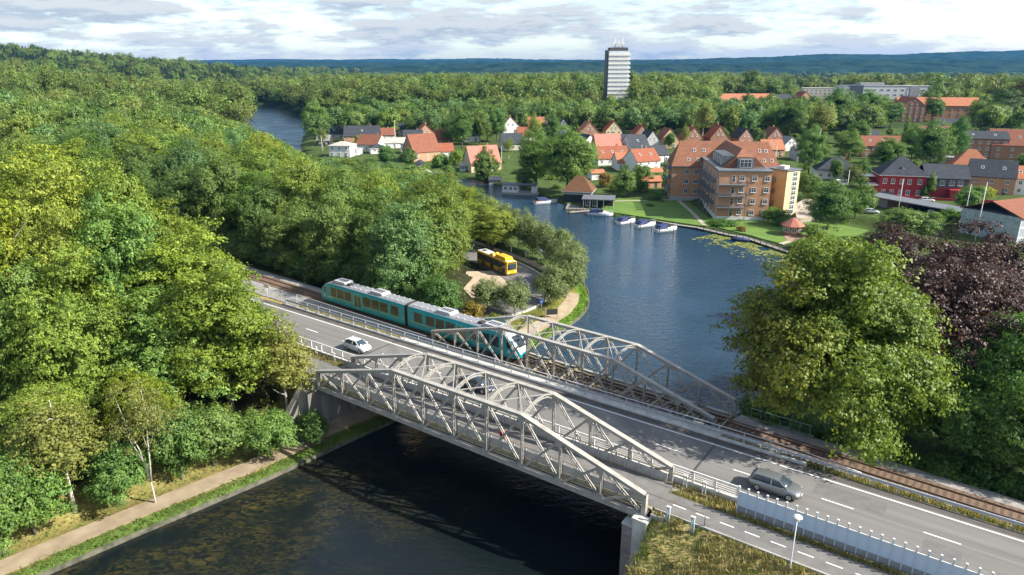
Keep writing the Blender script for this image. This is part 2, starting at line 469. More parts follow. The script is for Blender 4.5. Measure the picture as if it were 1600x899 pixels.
# what grows or lies where: forest litter, lawn, dry grass, towpath gravel, river mud
def ground_colour(x, y, z):
    sd = river_sd(x, y); lf = is_left(x, y)
    s = (x - RO.x) * RD.x + (y - RO.y) * RD.y; w = (x - RO.x) * RN.x + (y - RO.y) * RN.y
    sr = (x - LM.x) * LD.x + (y - LM.y) * LD.y; wr = (x - LM.x) * LN.x + (y - LM.y) * LN.y
    c = np.zeros((len(x), 3)); c[:] = (0.055, 0.085, 0.022)                       # rough grass
    forest = lf & (sd > 9)
    c[forest] = (0.030, 0.030, 0.014)
    far = (y > 420) & ~lf; c[far] = (0.03, 0.05, 0.016)
    tow = lf & (sd > 0) & (y < 100)
    c[tow & (sd < 9)] = (0.19, 0.165, 0.055)
    c[tow & (sd <= 1.5)] = (0.085, 0.135, 0.03)
    pen = lf & (sd > 0) & (sd < 16) & (y >= 88) & (y < 136) & (x > -8)
    c[pen] = (0.15, 0.15, 0.035)
    c[pen & (sd < 2.2)] = (0.10, 0.20, 0.022)
    lawn = ~lf & (y > 150) & (y < 330) & (x < 120)
    c[lawn] = (0.060, 0.095, 0.024)
    dry = (s > 41) & (w < 1.2) & (w > -40)
    c[dry] = (0.30, 0.24, 0.095)
    c[((s > 41) | (s < -0.5)) & (w > 3) & (w < 5.5)] = (0.20, 0.15, 0.06)
    emb = ((s < -0.5) | (s > 41)) & (w > 15) & (np.abs(wr) < 9)
    c[emb] = (0.10, 0.11, 0.03)
    gap = (s < -0.5) & (w > 14.2) & (w < 19)
    c[gap] = (0.26, 0.20, 0.08)
    c[sd < 0] = (0.02, 0.018, 0.01)
    return c
gc = ground_colour(V[:, 0], V[:, 1], V[:, 2])

def ground_mat():
    m = bpy.data.materials.new('ground'); m.use_nodes = True
    nt = m.node_tree; nd = nt.nodes; lk = nt.links; b = nd['Principled BSDF']; b.inputs['Roughness'].default_value = 0.95; b.inputs['Specular IOR Level'].default_value = 0.1
    a = nd.new('ShaderNodeAttribute'); a.attribute_name = 'ground'
    tcn = nd.new('ShaderNodeTexCoord')
    def nz(sc, det):
        n = nd.new('ShaderNodeTexNoise'); n.inputs['Scale'].default_value = sc; n.inputs['Detail'].default_value = det; n.inputs['Roughness'].default_value = 0.65
        lk.new(tcn.outputs['Object'], n.inputs['Vector']); return n
    n1, n2 = nz(0.35, 8), nz(3.0, 6)
    mu = nd.new('ShaderNodeMath'); mu.operation = 'MULTIPLY'; lk.new(n1.outputs['Fac'], mu.inputs[0]); lk.new(n2.outputs['Fac'], mu.inputs[1])
    mr = nd.new('ShaderNodeMapRange'); mr.inputs['From Min'].default_value = 0.12; mr.inputs['From Max'].default_value = 0.40; mr.inputs['To Min'].default_value = 0.45; mr.inputs['To Max'].default_value = 1.55
    lk.new(mu.outputs[0], mr.inputs['Value'])
    sc = nd.new('ShaderNodeVectorMath'); sc.operation = 'SCALE'; lk.new(a.outputs['Color'], sc.inputs[0]); lk.new(mr.outputs[0], sc.inputs['Scale'])
    mx = nd.new('ShaderNodeMix'); mx.data_type = 'RGBA'; mx.inputs['B'].default_value = (0.10, 0.14, 0.03, 1)
    n3 = nz(0.9, 7); m2 = nd.new('ShaderNodeMapRange'); m2.inputs['From Min'].default_value = 0.5; m2.inputs['From Max'].default_value = 0.72; m2.inputs['To Max'].default_value = 0.45
    lk.new(n3.outputs['Fac'], m2.inputs['Value']); lk.new(m2.outputs[0], mx.inputs['Factor']); lk.new(sc.outputs[0], mx.inputs['A'])
    lk.new(mx.outputs['Result'], b.inputs['Base Color'])
    bp = nd.new('ShaderNodeBump'); bp.inputs['Strength'].default_value = 0.8; bp.inputs['Distance'].default_value = 0.15; lk.new(n2.outputs['Fac'], bp.inputs['Height']); lk.new(bp.outputs[0], b.inputs['Normal'])
    return m
me = np_mesh('ground', V, F, [ground_mat()], smooth=True)
ca = me.color_attributes.new('ground', 'FLOAT_COLOR', 'POINT')
ca.data.foreach_set('color', np.concatenate([gc, np.ones((len(gc), 1))], 1).astype(np.float32).ravel())
tag(inst('ground', me), kind='structure')

# ------------------------------------------------------------------ water
def water_mat():
    m = bpy.data.materials.new('water'); m.use_nodes = True
    nt = m.node_tree; nd = nt.nodes; lk = nt.links; b = nd['Principled BSDF']
    b.inputs['Roughness'].default_value = 0.045; b.inputs['IOR'].default_value = 1.33
    tcn = nd.new('ShaderNodeTexCoord')
    def nz(sc, det, st=(1, 1, 1), rot=0.0, dist=0.0):
        mp = nd.new('ShaderNodeMapping'); mp.inputs['Scale'].default_value = st; mp.inputs['Rotation'].default_value = (0, 0, rot); lk.new(tcn.outputs['Object'], mp.inputs[0])
        n = nd.new('ShaderNodeTexNoise'); n.inputs['Scale'].default_value = sc; n.inputs['Detail'].default_value = det; n.inputs['Distortion'].default_value = dist
        lk.new(mp.outputs[0], n.inputs['Vector']); return n
    # water weed showing through the shallows beside the towpath
    sp = nd.new('ShaderNodeSeparateXYZ'); lk.new(tcn.outputs['Object'], sp.inputs[0])
    def ma(op, a_, b_):
        n = nd.new('ShaderNodeMath'); n.operation = op
        for i, v in enumerate((a_, b_)):
            if isinstance(v, (int, float)): n.inputs[i].default_value = v
            else: lk.new(v, n.inputs[i])
        return n.outputs[0]
    # distance from the near bank line through (-40.2,49.1) and (-14.9,75.6)
    dist = ma('SUBTRACT', ma('MULTIPLY', ma('ADD', sp.outputs[0], 40.2), 0.7232), ma('MULTIPLY', ma('SUBTRACT', sp.outputs[1], 49.1), 0.6906))
    sh = nd.new('ShaderNodeMapRange'); sh.inputs['From Min'].default_value = 24; sh.inputs['From Max'].default_value = 4; lk.new(dist, sh.inputs['Value'])
    up = nd.new('ShaderNodeMapRange'); up.inputs['From Min'].default_value = 74; up.inputs['From Max'].default_value = 60; lk.new(sp.outputs[1], up.inputs['Value'])
    wd = nz(1.1, 10, (1.0, 1.9, 1), 0.76, 1.2)
    wm = nd.new('ShaderNodeMapRange'); wm.inputs['From Min'].default_value = 0.40; wm.inputs['From Max'].default_value = 0.74; lk.new(wd.outputs['Fac'], wm.inputs['Value'])
    wd2 = nz(0.16, 4, (1, 1.4, 1), 0.5, 0.4); wm2 = nd.new('ShaderNodeMapRange'); wm2.inputs['From Min'].default_value = 0.36; wm2.inputs['From Max'].default_value = 0.62; lk.new(wd2.outputs['Fac'], wm2.inputs['Value'])
    f = ma('MULTIPLY', ma('MULTIPLY', ma('MULTIPLY', sh.outputs[0], up.outputs[0]), wm.outputs[0]), wm2.outputs[0])
    mx = nd.new('ShaderNodeMix'); mx.data_type = 'RGBA'; mx.inputs['A'].default_value = (0.008, 0.020, 0.034, 1); mx.inputs['B'].default_value = (0.075, 0.060, 0.016, 1)
    dk = nd.new('ShaderNodeMapRange'); dk.inputs['From Min'].default_value = 66; dk.inputs['From Max'].default_value = 105; lk.new(sp.outputs[1], dk.inputs['Value'])
    mz = nd.new('ShaderNodeMix'); mz.data_type = 'RGBA'; mz.inputs['A'].default_value = (0.006, 0.010, 0.011, 1); mz.inputs['B'].default_value = (0.013, 0.040, 0.070, 1); lk.new(dk.outputs[0], mz.inputs['Factor']); lk.new(mz.outputs['Result'], mx.inputs['A'])   # silty near reach darkened; reflected sky blue put into the upper reach's colour
    lk.new(f, mx.inputs['Factor']); lk.new(mx.outputs['Result'], b.inputs['Base Color'])
    r1 = nz(0.62, 5, (1.0, 2.0, 1), -0.35, 0.5); r2 = nz(2.6, 3, (1, 1.8, 1), 0.3, 0.3); r3 = nz(0.05, 4)
    h = ma('ADD', ma('MULTIPLY', r1.outputs['Fac'], 0.7), ma('MULTIPLY', r2.outputs['Fac'], 0.30))
    # gusts: ripples come and go over the open reach
    gu = nd.new('ShaderNodeMapRange'); gu.inputs['From Min'].default_value = 0.35; gu.inputs['From Max'].default_value = 0.62; gu.inputs['To Min'].default_value = 0.35; gu.inputs['To Max'].default_value = 1.0
    lk.new(r3.outputs['Fac'], gu.inputs['Value'])
    # the sheltered reach below the bridge lies calmer
    cal = nd.new('ShaderNodeMapRange'); cal.inputs['From Min'].default_value = 58; cal.inputs['From Max'].default_value = 100; cal.inputs['To Min'].default_value = 0.22; cal.inputs['To Max'].default_value = 1.0
    lk.new(sp.outputs[1], cal.inputs['Value'])
    bp = nd.new('ShaderNodeBump'); bp.inputs['Distance'].default_value = 0.5
    lk.new(ma('MULTIPLY', gu.outputs[0], cal.outputs[0]), bp.inputs['Strength']); lk.new(h, bp.inputs['Height']); lk.new(bp.outputs[0], b.inputs['Normal'])
    return m
wb = MB()
wb.add([(x, y, 0.0) for x, y in ((-420, -80), (140, -80), (140, 420), (-50, 900), (-420, 900))], [(0, 1, 2, 3, 4)])
tag(wb.build('water', water_mat()), 'dark blue rippled river water', kind='structure')

# ------------------------------------------------------------------ paths, roads and the bank edging
def ribbon(pts, w0, w1, zf, name, m, kind='structure', sub=1, thick=0.12):
    """strip from offset w0 to w1 beside a polyline, z by function of x,y"""
    P = [Vector((p[0], p[1])) for p in pts]
    Q = []
    for i in range(len(P) - 1):
        for k in range(sub): Q.append(P[i].lerp(P[i + 1], k / sub))
    Q.append(P[-1])
    mb = MB(); vs = []; fs = []
    for i, p in enumerate(Q):
        d = (Q[min(i + 1, len(Q) - 1)] - Q[max(i - 1, 0)]).normalized(); n = Vector((-d.y, d.x))
        a = p + n * w0; b = p + n * w1
        za, zb_ = zf(a.x, a.y), zf(b.x, b.y)
        vs += [(a.x, a.y, za), (b.x, b.y, zb_), (a.x, a.y, za - thick), (b.x, b.y, zb_ - thick)]
    for i in range(len(Q) - 1):
        o = i * 4
        fs += [(o, o + 4, o + 5, o + 1), (o + 2, o, o + 4, o + 6)[::1], (o + 1, o + 5, o + 7, o + 3)]
    mb.add(vs, fs)
    o = mb.build(name, m)
    if kind: o['kind'] = kind
    return o
def smoothline(pts, n=4):
    out = []
    P = [Vector((p[0], p[1])) for p in pts]
    for i in range(len(P) - 1):
        p0, p1, p2, p3 = P[max(i - 1, 0)], P[i], P[i + 1], P[min(i + 2, len(P) - 1)]
        for k in range(n):
            t = k / n
            out.append(0.5 * ((2 * p1) + (-p0 + p2) * t + (2 * p0 - 5 * p1 + 4 * p2 - p3) * t * t + (-p0 + 3 * p1 - 3 * p2 + p3) * t ** 3))
    out.append(P[-1]); return [(p.x, p.y) for p in out]

m_gravel = mat('towpath_gravel', (0.33, 0.265, 0.175), 0.95, (0.235, 0.18, 0.115), 0.6, 0.4, 9)
m_edge = mat('bank_timber', (0.15, 0.14, 0.105), 0.9, (0.05, 0.055, 0.035), 1.2, 0.4)
m_asph = mat('asphalt', (0.118, 0.114, 0.106), 0.92, (0.178, 0.172, 0.160), 0.8, 0.25, 30, stretch=(0.05, 1.0, 1), contrast=(0.3, 0.68), rot=-0.624, detail=8)
m_asph_path = mat('path_asphalt', (0.165, 0.158, 0.148), 0.94, (0.115, 0.112, 0.106), 0.8, 0.2, 25)
m_paint = mat('road_paint', (0.74, 0.74, 0.71), 0.75, (0.45, 0.45, 0.43), 6.0, contrast=(0.5, 0.75))
m_conc = mat('concrete', (0.36, 0.35, 0.32), 0.9, (0.22, 0.215, 0.195), 0.8, 0.3, 6)
m_conc_l = mat('pale_concrete', (0.56, 0.55, 0.50), 0.88, (0.40, 0.39, 0.35), 1.2, 0.2, 8)
m_stain = mat('stained_concrete', (0.14, 0.135, 0.115), 0.92, (0.30, 0.29, 0.26), 0.9, 0.3, 7, stretch=(1, 1, 0.14), contrast=(0.45, 0.75))
m_ballast = mat('ballast_stone', (0.20, 0.19, 0.178), 0.95, (0.36, 0.345, 0.325), 5.5, 1.0, 9, contrast=(0.36, 0.62))

tow = smoothline([(-118, -40), (-75, 10), (-55, 33), (-40.2, 49.1), (-30.4, 58.9), (-25.9, 63.4), (-19, 71.2), (-14.9, 75.6), (-5, 87), (2.5, 98.3), (10, 109.2), (13.2, 116), (14.6, 122.5), (14.9, 130), (13.5, 140), (9, 152), (3, 168)], 5)
tow2 = [p for p in tow if p[1] < 124]
ground_z = lambda x, y: tz(x, y) + 0.07
ribbon(tow2, 1.9, 4.3, ground_z, 'towpath', m_gravel, sub=2)
edge = ribbon(tow, -0.04, 0.15, lambda x, y: 0.44 + 0.03 * math.sin(x * 1.7 + y), 'bank_edging', m_edge, sub=1, thick=1.2)
# main road
def sheet(name, s0, s1, w0, w1, z, m, thick=0.05, frame=SW, step=6.0, wend=None):
    mb = MB(); vs = []; fs = []; n = max(1, int((s1 - s0) / step))
    for i in range(n + 1):
        s = s0 + (s1 - s0) * i / n
        for w in (w0, w1): vs.append(frame(s, w, z))
        for w in (w0, w1): vs.append(frame(s, w, z - thick))
    for i in range(n):
        o = i * 4; fs += [(o, o + 4, o + 5, o + 1), (o + 2, o + 6, o + 4, o), (o + 1, o + 5, o + 7, o + 3)]
    fs += [(0, 1, 3, 2), (n * 4, n * 4 + 2, n * 4 + 3, n * 4 + 1)]
    mb.add(vs, fs)
    o = mb.build(name, m); o['kind'] = 'structure'; return o
sheet('road', -70, -1.2, 5.55, 14.0, Z_ROAD, m_asph, 0.5)
sheet('road', SPAN + 1.2, 120, 5.55, 14.0, Z_ROAD, m_asph, 0.5)
# cycle path at both ends of the old bridge
sheet('cycle_path', -60, -0.6, 0.55, 4.25, Z_PATH, m_asph_path, 0.3)
sheet('cycle_path', SPAN + 0.6, 110, 0.65, 3.35, Z_PATH, m_asph_path, 0.3)
sheet('path_kerb', SPAN + 0.7, 110, 0.47, 0.65, Z_PATH + 0.06, m_conc, 0.35)
# painted lines
def stripe(name, s0, s1, w, wd, z, frame=SW):
    mb = MB(); mb.add([frame(s0, w - wd / 2, z), frame(s1, w - wd / 2, z), frame(s1, w + wd / 2, z), frame(s0, w + wd / 2, z)], [(0, 1, 2, 3)])
    o = mb.build(name, m_paint); o['kind'] = 'structure'; return o
stripe('edge_line', -70, 120, 12.92, 0.15, Z_ROAD + 0.008)
s = 52.85 - 7.5 * 16
while s < 110:
    stripe('centre_line_dash', s, s + 2.5, 9.74, 0.13, Z_ROAD + 0.008); s += 7.5
s = 41.1 - 2.0
for k in range(20):
    s = 42.9 + k * 2.0
    stripe('path_dash', s, s + 1.15, 1.93, 0.11, Z_PATH + 0.006)
# bus turning road on the spit
BUS_C = smoothline([(-62, 215), (-40, 190), (-22, 168), (-8, 150), (0, 138), (3.2, 128), (2.0, 119), (-3.5, 113), (-12, 112)], 6)
ribbon(BUS_C, -3.9, 3.9, lambda x, y: 1.62, 'bus_road', m_asph, thick=0.3)
ribbon(BUS_C, 3.9, 4.2, lambda x, y: 1.74, 'bus_road_kerb', m_conc_l, thick=0.4)
ribbon([p for p in BUS_C if p[1] > 121], 5.6, 7.4, lambda x, y: 1.56, 'promenade_path', m_gravel, thick=0.3)
mbp = MB(); mbp.prism([(-9.5, 137), (-4.2, 137.5), (-1.2, 131), (-0.5, 125.0), (-3.5, 119.5), (-7.5, 120), (-10, 127)], 1.2, 1.55)
tag(mbp.build('parking_bay', mat('pale_gravel', (0.45, 0.36, 0.25), 0.95, (0.36, 0.28, 0.19), 1.0, 0.3, 10)), kind='structure')
d = 30.0
acc = 0.0
for i in range(len(BUS_C) - 1):
    a = Vector(BUS_C[i]); b = Vector(BUS_C[i + 1]); L = (b - a).length
    k = int(acc / 1.2)
    if 120 < a.y < 134:
        nseg = max(1, int(L / 0.9))
        for j in range(0, nseg):
            p = a.lerp(b, j / nseg); q = a.lerp(b, min(1, (j + 0.55) / nseg)); n_ = Vector((-(b - a).y, (b - a).x)).normalized() * 0.17
            mb = MB(); mb.add([(p.x - n_.x, p.y - n_.y, 1.632), (q.x - n_.x, q.y - n_.y, 1.632), (q.x + n_.x, q.y + n_.y, 1.632), (p.x + n_.x, p.y + n_.y, 1.632)], [(0, 1, 2, 3)])
            o = mb.build('bus_road_dash', m_paint); o['kind'] = 'structure'
    acc += L
# riverside lawn with its footpath
LAWN = [(27, 204.5), (46, 188.3), (53, 182.6), (57, 186), (57, 218), (53, 233), (31, 224)]
m_lawn = mat('mown_lawn', (0.105, 0.19, 0.018), 0.95, (0.075, 0.145, 0.018), 0.25, 0.3, 14)
mb = MB(); mb.prism(LAWN, 0.35, 0.92); tag(mb.build('lawn', m_lawn), kind='structure')
m_pale = mat('paving_pale', (0.42, 0.36, 0.29), 0.9, (0.33, 0.28, 0.22), 2.0)
ribbon([(54.5, 226), (54, 204), (53, 184)], -0.6, 0.6, lambda x, y: 0.955, 'garden_path', m_pale, thick=0.1)
ribbon([(30.5, 219.5), (42, 221), (56, 222.5)], -0.5, 0.5, lambda x, y: 0.965, 'garden_path', m_pale, thick=0.1)
mb = MB(); mb.prism([(56, 181.5), (66, 164), (76, 160), (95, 178), (84, 196), (57, 186)], 0.3, 0.90); tag(mb.build('lawn', m_lawn), kind='structure')
ribbon([(66, 163), (70, 166.5), (73, 170)], -0.6, 0.6, lambda x, y: 0.93, 'garden_path', m_pale, thick=0.1)
mb = MB(); mb.prism([(69, 166), (72, 164.5), (77, 167), (78, 173), (70, 172.5)], 0.5, 0.945); tag(mb.build('terrace', mat('terrace_brick', (0.33, 0.20, 0.15), 0.9, (0.25, 0.15, 0.11), 2)), kind='structure')
# forecourt behind the apartment house and the yard before the garages
mb = MB(); mb.prism([(79, 186), (88, 190), (112, 212), (128, 216), (131, 224), (100, 226), (86, 206)], 1.0, 2.25); tag(mb.build('forecourt', m_pale), kind='structure')

# repairs and joints in the carriageway
m_patch = mat('asphalt_patch', (0.112, 0.109, 0.104), 0.93, (0.145, 0.14, 0.132), 1.2, 0.2, 30)
for s0, s1, w0, w1 in ((-13.5, -10.2, 6.2, 8.1), (52.0, 57.5, 10.2, 12.2), (60.5, 63.0, 6.3, 8.9), (27.0, 29.4, 10.4, 11.8), (44.6, 47.2, 6.0, 7.4)):
    sheet('asphalt_patch', s0, s1, w0, w1, Z_ROAD + 0.005, m_patch, 0.02)
for s0 in (-1.3, SPAN + 1.2): sheet('expansion_joint', s0, s0 + 0.22, 5.64, 14.1, Z_ROAD + 0.006, mat('joint_steel', (0.05, 0.05, 0.05), 0.6), 0.02)
for w0 in (9.42, 9.95): sheet('asphalt_seam', -60, 110, w0, w0 + 0.05, Z_ROAD + 0.004, m_patch, 0.02)
# ================================================================== bridges
m_steel = mat('truss_paint', (0.345, 0.33, 0.295), 0.55, (0.23, 0.20, 0.16), 1.4, 0.08, 14, detail=9, contrast=(0.46, 0.76))
m_galv = mat('galvanised', (0.50, 0.52, 0.54), 0.45, (0.40, 0.42, 0.44), 3.0, metallic=0.3)
m_white = mat('white_steel', (0.66, 0.66, 0.64), 0.5, (0.55, 0.55, 0.53), 3.0)
m_moss = mat('mossy_girder', (0.22, 0.20, 0.12), 0.9, (0.35, 0.31, 0.20), 2.0)
m_rust = mat('brown_handrail', (0.17, 0.12, 0.07), 0.7, (0.10, 0.075, 0.05), 4)
m_panel = mat('parapet_panel', (0.42, 0.41, 0.385), 0.85, (0.32, 0.31, 0.285), 1.6, 0.1)
m_sleeper = mat('sleeper_timber', (0.115, 0.075, 0.05), 0.9, (0.07, 0.05, 0.035), 3)
m_railrust = mat('rusty_rail', (0.16, 0.075, 0.035), 0.6, (0.22, 0.11, 0.05), 5)
m_railtop = mat('rail_head', (0.35, 0.30, 0.27), 0.35, metallic=0.7)

H0, H1 = 0.548 * PANEL, 1.385 * PANEL
def top_h(i): return H0 + (H1 - H0) * min(i, 10 - i, 3) / 3.0

def laced(mb, a, b, half, leg_in, leg_out, axis_, pitch=0.55, bar=0.05):
    """two legs either side of the line a-b, offset along axis_, with zigzag lacing"""
    a = Vector(a); b = Vector(b); ax = Vector(axis_).normalized(); d = (b - a); L = d.length; d.normalize()
    n = d.cross(ax).normalized()
    for sg in (-1, 1):
        o = ax * (half * sg)
        mb.beam(a + o, b + o, leg_out, leg_in, up=ax)
    k = max(2, int(L / pitch)); sg = 1
    for i in range(k):
        p = a + d * (L * i / k) + ax * half * sg; q = a + d * (L * (i + 1) / k) - ax * half * sg
        mb.beam(p, q, 0.02, bar, up=ax.cross(d) if False else ax)
        sg = -sg

def truss_side(par, w, sh, inner):
    """one truss in the bridge's own frame: x along, y across, z up from the underside of the chord"""
    P = PANEL
    B = [Vector((i * P + sh, w, 0.27)) for i in range(11)]
    T = [Vector((i * P + sh, w, top_h(i))) for i in range(11)]
    mb = MB(); mb.box(sh - 0.25, sh + SPAN + 0.25, w - 0.20, w + 0.20, 0.02, 0.07); mb.box(sh - 0.25, sh + SPAN + 0.25, w - 0.20, w + 0.20, 0.47, 0.52)
    mb.box(sh - 0.25, sh + SPAN + 0.25, w - 0.16, w - 0.12, 0.07, 0.47); mb.box(sh - 0.25, sh + SPAN + 0.25, w + 0.12, w + 0.16, 0.07, 0.47)
    mb.build('bottom_chord', m_steel, par)
    for a, b in ((0, 3), (3, 7), (7, 10)):
        mb = MB(); mb.beam(T[a], T[b], 0.44, 0.30)
        d = (T[b] - T[a]).normalized()
        mb.beam(T[a] + Vector((0, 0, .165)), T[b] + Vector((0, 0, .165)), 0.54, 0.035)
        mb.build('top_chord', m_steel, par)
    for i in range(11):
        mb = MB()
        if i in (0, 10):
            sgn = -1 if i == 0 else 1
            mb.box(B[i].x - 0.19, B[i].x + 0.19, w - 0.2, w - 0.14, 0.3, T[i].z - 0.1); mb.box(B[i].x - 0.19, B[i].x + 0.19, w + 0.14, w + 0.2, 0.3, T[i].z - 0.1)
            mb.box(B[i].x + sgn * 0.16, B[i].x + sgn * 0.20, w - 0.22, w + 0.22, 0.3, T[i].z + 0.12)
            for k in range(4):
                z = 0.6 + k * (T[i].z - 0.8) / 3.5
                mb.box(B[i].x - 0.15, B[i].x - 0.12, w - 0.2, w + 0.2, z, z + 0.1)
            mb.build('end_post', m_steel, par)
        else:
            laced(mb, B[i], T[i], 0.13, 0.05, 0.16, (0, 1, 0), 0.6, 0.05)
            mb.box(B[i].x - 0.10, B[i].x - 0.07, w - 0.13, w + 0.13, 0.5, T[i].z - 0.15)
            # gussets
            mb.box(B[i].x - 0.34, B[i].x + 0.34, w - 0.19, w - 0.17, 0.2, 0.85); mb.box(T[i].x - 0.34, T[i].x + 0.34, w - 0.235, w - 0.222, T[i].z - 0.62, T[i].z - 0.05)
            mb.build('vertical_post', m_steel, par)
    for i in range(10):
        mb = MB(); a, b = B[i], T[i + 1]
        mb.beam(a + Vector((0, -0.03, 0)), b + Vector((0, -0.03, 0)), 0.05, 0.24); mb.build('flat_diagonal', m_steel, par)
        mb = MB(); a, b = T[i], B[i + 1]; d = (b - a).normalized(); ax = Vector((0, 1, 0)).cross(d)
        laced(mb, a + Vector((0, 0.07, 0)), b + Vector((0, 0.07, 0)), 0.13, 0.06, 0.10, ax, 0.42, 0.05); mb.build('lattice_diagonal', m_steel, par)

def arch(par, x, w0, w1, z, rise=0.62):
    mb = MB(); n = 10
    pts = [Vector((x, w0 + (w1 - w0) * k / n, z + rise * (1 - (2 * k / n - 1) ** 2))) for k in range(n + 1)]
    lo = [p - Vector((0, 0, 0.24 + 0.32 * abs(2 * k / n - 1) ** 3)) for k, p in enumerate(pts)]
    for k in range(n):
        mb.beam(pts[k], pts[k + 1], 0.16, 0.06); mb.beam(lo[k], lo[k + 1], 0.16, 0.06)
        mb.beam(pts[k], lo[k + 1], 0.03, 0.05) if k % 2 else mb.beam(lo[k], pts[k + 1], 0.03, 0.05)
    mb.build('arch_brace', m_steel, par)

def truss_bridge(name, loc, rz, w0, w1, sh1, label):
    par = empty(name, loc, rz, label, 'bridge')
    truss_side(par, w0, 0.0, 1); truss_side(par, w1, sh1, -1)
    for i in range(3, 8): arch(par, i * PANEL + sh1 / 2, w0, w1, top_h(i) + 0.05)
    for i in range(3, 7):
        for f in (0, 1):
            mb = MB(); a = (i * PANEL, w0 if f else w1, top_h(i) + 0.1); b = ((i + 1) * PANEL, w1 if f else w0, top_h(i + 1) + 0.1)
            mb.beam(a, b, 0.09, 0.07); mb.build('wind_brace', m_steel, par)
    for i in range(11):
        mb = MB(); x = i * PANEL + sh1 / 2; mb.box(x - 0.12, x + 0.12, w0 + 0.2, w1 - 0.2, 0.12, 0.60); mb.build('floor_beam', m_moss, par)
    return par

# ---- old road bridge, now for walkers and cyclists
OB = truss_bridge('truss_bridge', (RO.x, RO.y, Z_CH), PSI, 0.0, 5.19, 0.13, 'grey riveted truss bridge carrying the footway beside the road')
dz = Z_PATH - Z_CH
mb = MB(); mb.box(-0.6, SPAN + 0.6, 0.62, 4.62, dz - 0.18, dz); mb.build('deck', m_asph_path, OB)
for w in (0.30, 4.90):
    mb = MB(); mb.box(-0.3, SPAN + 0.3, w - 0.08, w + 0.08, 0.62, 0.80); mb.build('stringer', m_moss, OB)
for w in (0.44, 4.76):
    mb = MB(); mb.box(-0.5, SPAN + 0.5, w - 0.15, w + 0.15, dz - 0.1, dz + 0.03); mb.build('deck_edge', m_moss, OB)
pm = MB(); pm.box(0.02, PANEL / 3 - 0.03, -0.035, 0.035, 0, 0.78); pme = pm.mesh('parapet_panel', m_panel)
pp = MB(); pp.box(-0.04, 0.04, -0.05, 0.05, 0, 1.12); ppe = pp.mesh('parapet_post', m_galv)
for w in (0.56, 4.68):
    for k in range(30):
        inst('parapet_panel', pme, OB, (k * PANEL / 3, w, dz + 0.10))
        inst('parapet_post', ppe, OB, (k * PANEL / 3, w + (0.09 if w < 2 else -0.09), dz))
    # the brown rail runs out past both ends and turns down
    mb = MB(); e0, e1 = (-4.0, SPAN + 4.9) if w < 2 else (-4.0, SPAN + 4.6)
    ww = w + (0.09 if w < 2 else -0.09)
    mb.tube([(e0, ww, dz), (e0, ww, dz + 1.02), (e0 + 0.12, ww, dz + 1.14), (e1 - 0.12, ww, dz + 1.14), (e1, ww, dz + 1.02), (e1, ww, dz)], 0.035, 6)
    mb.tube([(e0, ww, dz + 0.08), (e1, ww, dz + 0.08)], 0.025, 6)
    mb.build('handrail', m_rust, OB)
# lifebuoy on a post
lb = empty('lifebuoy_post', SW(26.1, 0.75, Z_PATH), PSI, 'red lifebuoy holder on a post by the footway truss', 'lifebuoy')
mb = MB(); mb.tube([(0, 0, 0), (0, 0, 1.3)], 0.04, 6); mb.build('post', m_galv, lb)
mb = MB(); ring = [[(math.cos(t) * (0.29 + 0.09 * math.cos(u)), -0.08 + 0.09 * math.sin(u), 1.55 + math.sin(t) * (0.33 + 0.09 * math.cos(u))) for u in [k * math.pi / 3 for k in range(6)]] for t in [k * math.pi / 8 for k in range(17)]]
mb.loft(ring, cap=False); mb.build('lifebuoy', mat('lifebuoy_red', (0.62, 0.03, 0.02), 0.5), lb)
mb = MB(); mb.box(-0.4, 0.4, 0.02, 0.06, 1.15, 1.95); mb.build('back_board', mat('lifebuoy_board', (0.55, 0.05, 0.04), 0.6), lb)

# ---- railway bridge
RB = truss_bridge('railway_truss_bridge', (LM.x, LM.y, Z_CHR), PSR, -2.78, 2.78, 0.16, 'grey riveted truss bridge carrying the single railway track')
mb = MB(); mb.box(-0.4, SPAN + 0.4, -2.35, 2.35, 0.30, 0.36); mb.build('deck', m_moss, RB)
for w in (-0.75, 0.75):
    mb = MB(); mb.box(-0.3, SPAN + 0.3, w - 0.15, w + 0.15, 0.06, 0.36); mb.build('stringer', m_moss, RB)
for w in (-1.55, 1.55):
    mb = MB(); mb.box(-0.3, SPAN + 0.3, w - 0.09, w + 0.09, 0.38, 0.60); mb.build('guard_timber', m_sleeper, RB)
mb = MB()
for zz_ in (0.9, 1.25, 1.6): mb.tube([(0, 2.45, zz_), (SPAN, 2.45, zz_)], 0.02, 5)
mb.build('safety_wire', m_galv, RB)

# ---- road bridge
NB = empty('road_bridge', (RO.x, RO.y, 0), PSI, 'flat concrete bridge deck carrying the two lane road', 'bridge')
mb = MB(); mb.box(-1.2, SPAN + 1.2, 5.5, 15.0, 6.3, Z_ROAD - 0.03); mb.build('deck', m_conc, NB)
for k in range(6):
    w = 6.3 + k * 1.6
    mb = MB(); mb.box(-0.8, SPAN + 0.8, w - 0.25, w + 0.25, 5.35, 6.3); mb.build('girder', m_conc, NB)
mb = MB(); mb.box(-1.2, SPAN + 1.2, 14.15, 15.12, Z_ROAD - 0.5, Z_ROAD + 0.16); mb.build('kerb_beam', m_conc_l, NB)
mb = MB(); mb.box(-1.2, SPAN + 1.2, 5.36, 5.62, Z_ROAD - 0.5, Z_ROAD + 0.16); mb.build('kerb_beam', m_conc_l, NB)
mb = MB(); mb.box(-1.2, SPAN + 1.2, 5.62, 14.15, Z_ROAD - 0.02, Z_ROAD); mb.build('carriageway', m_asph, NB)
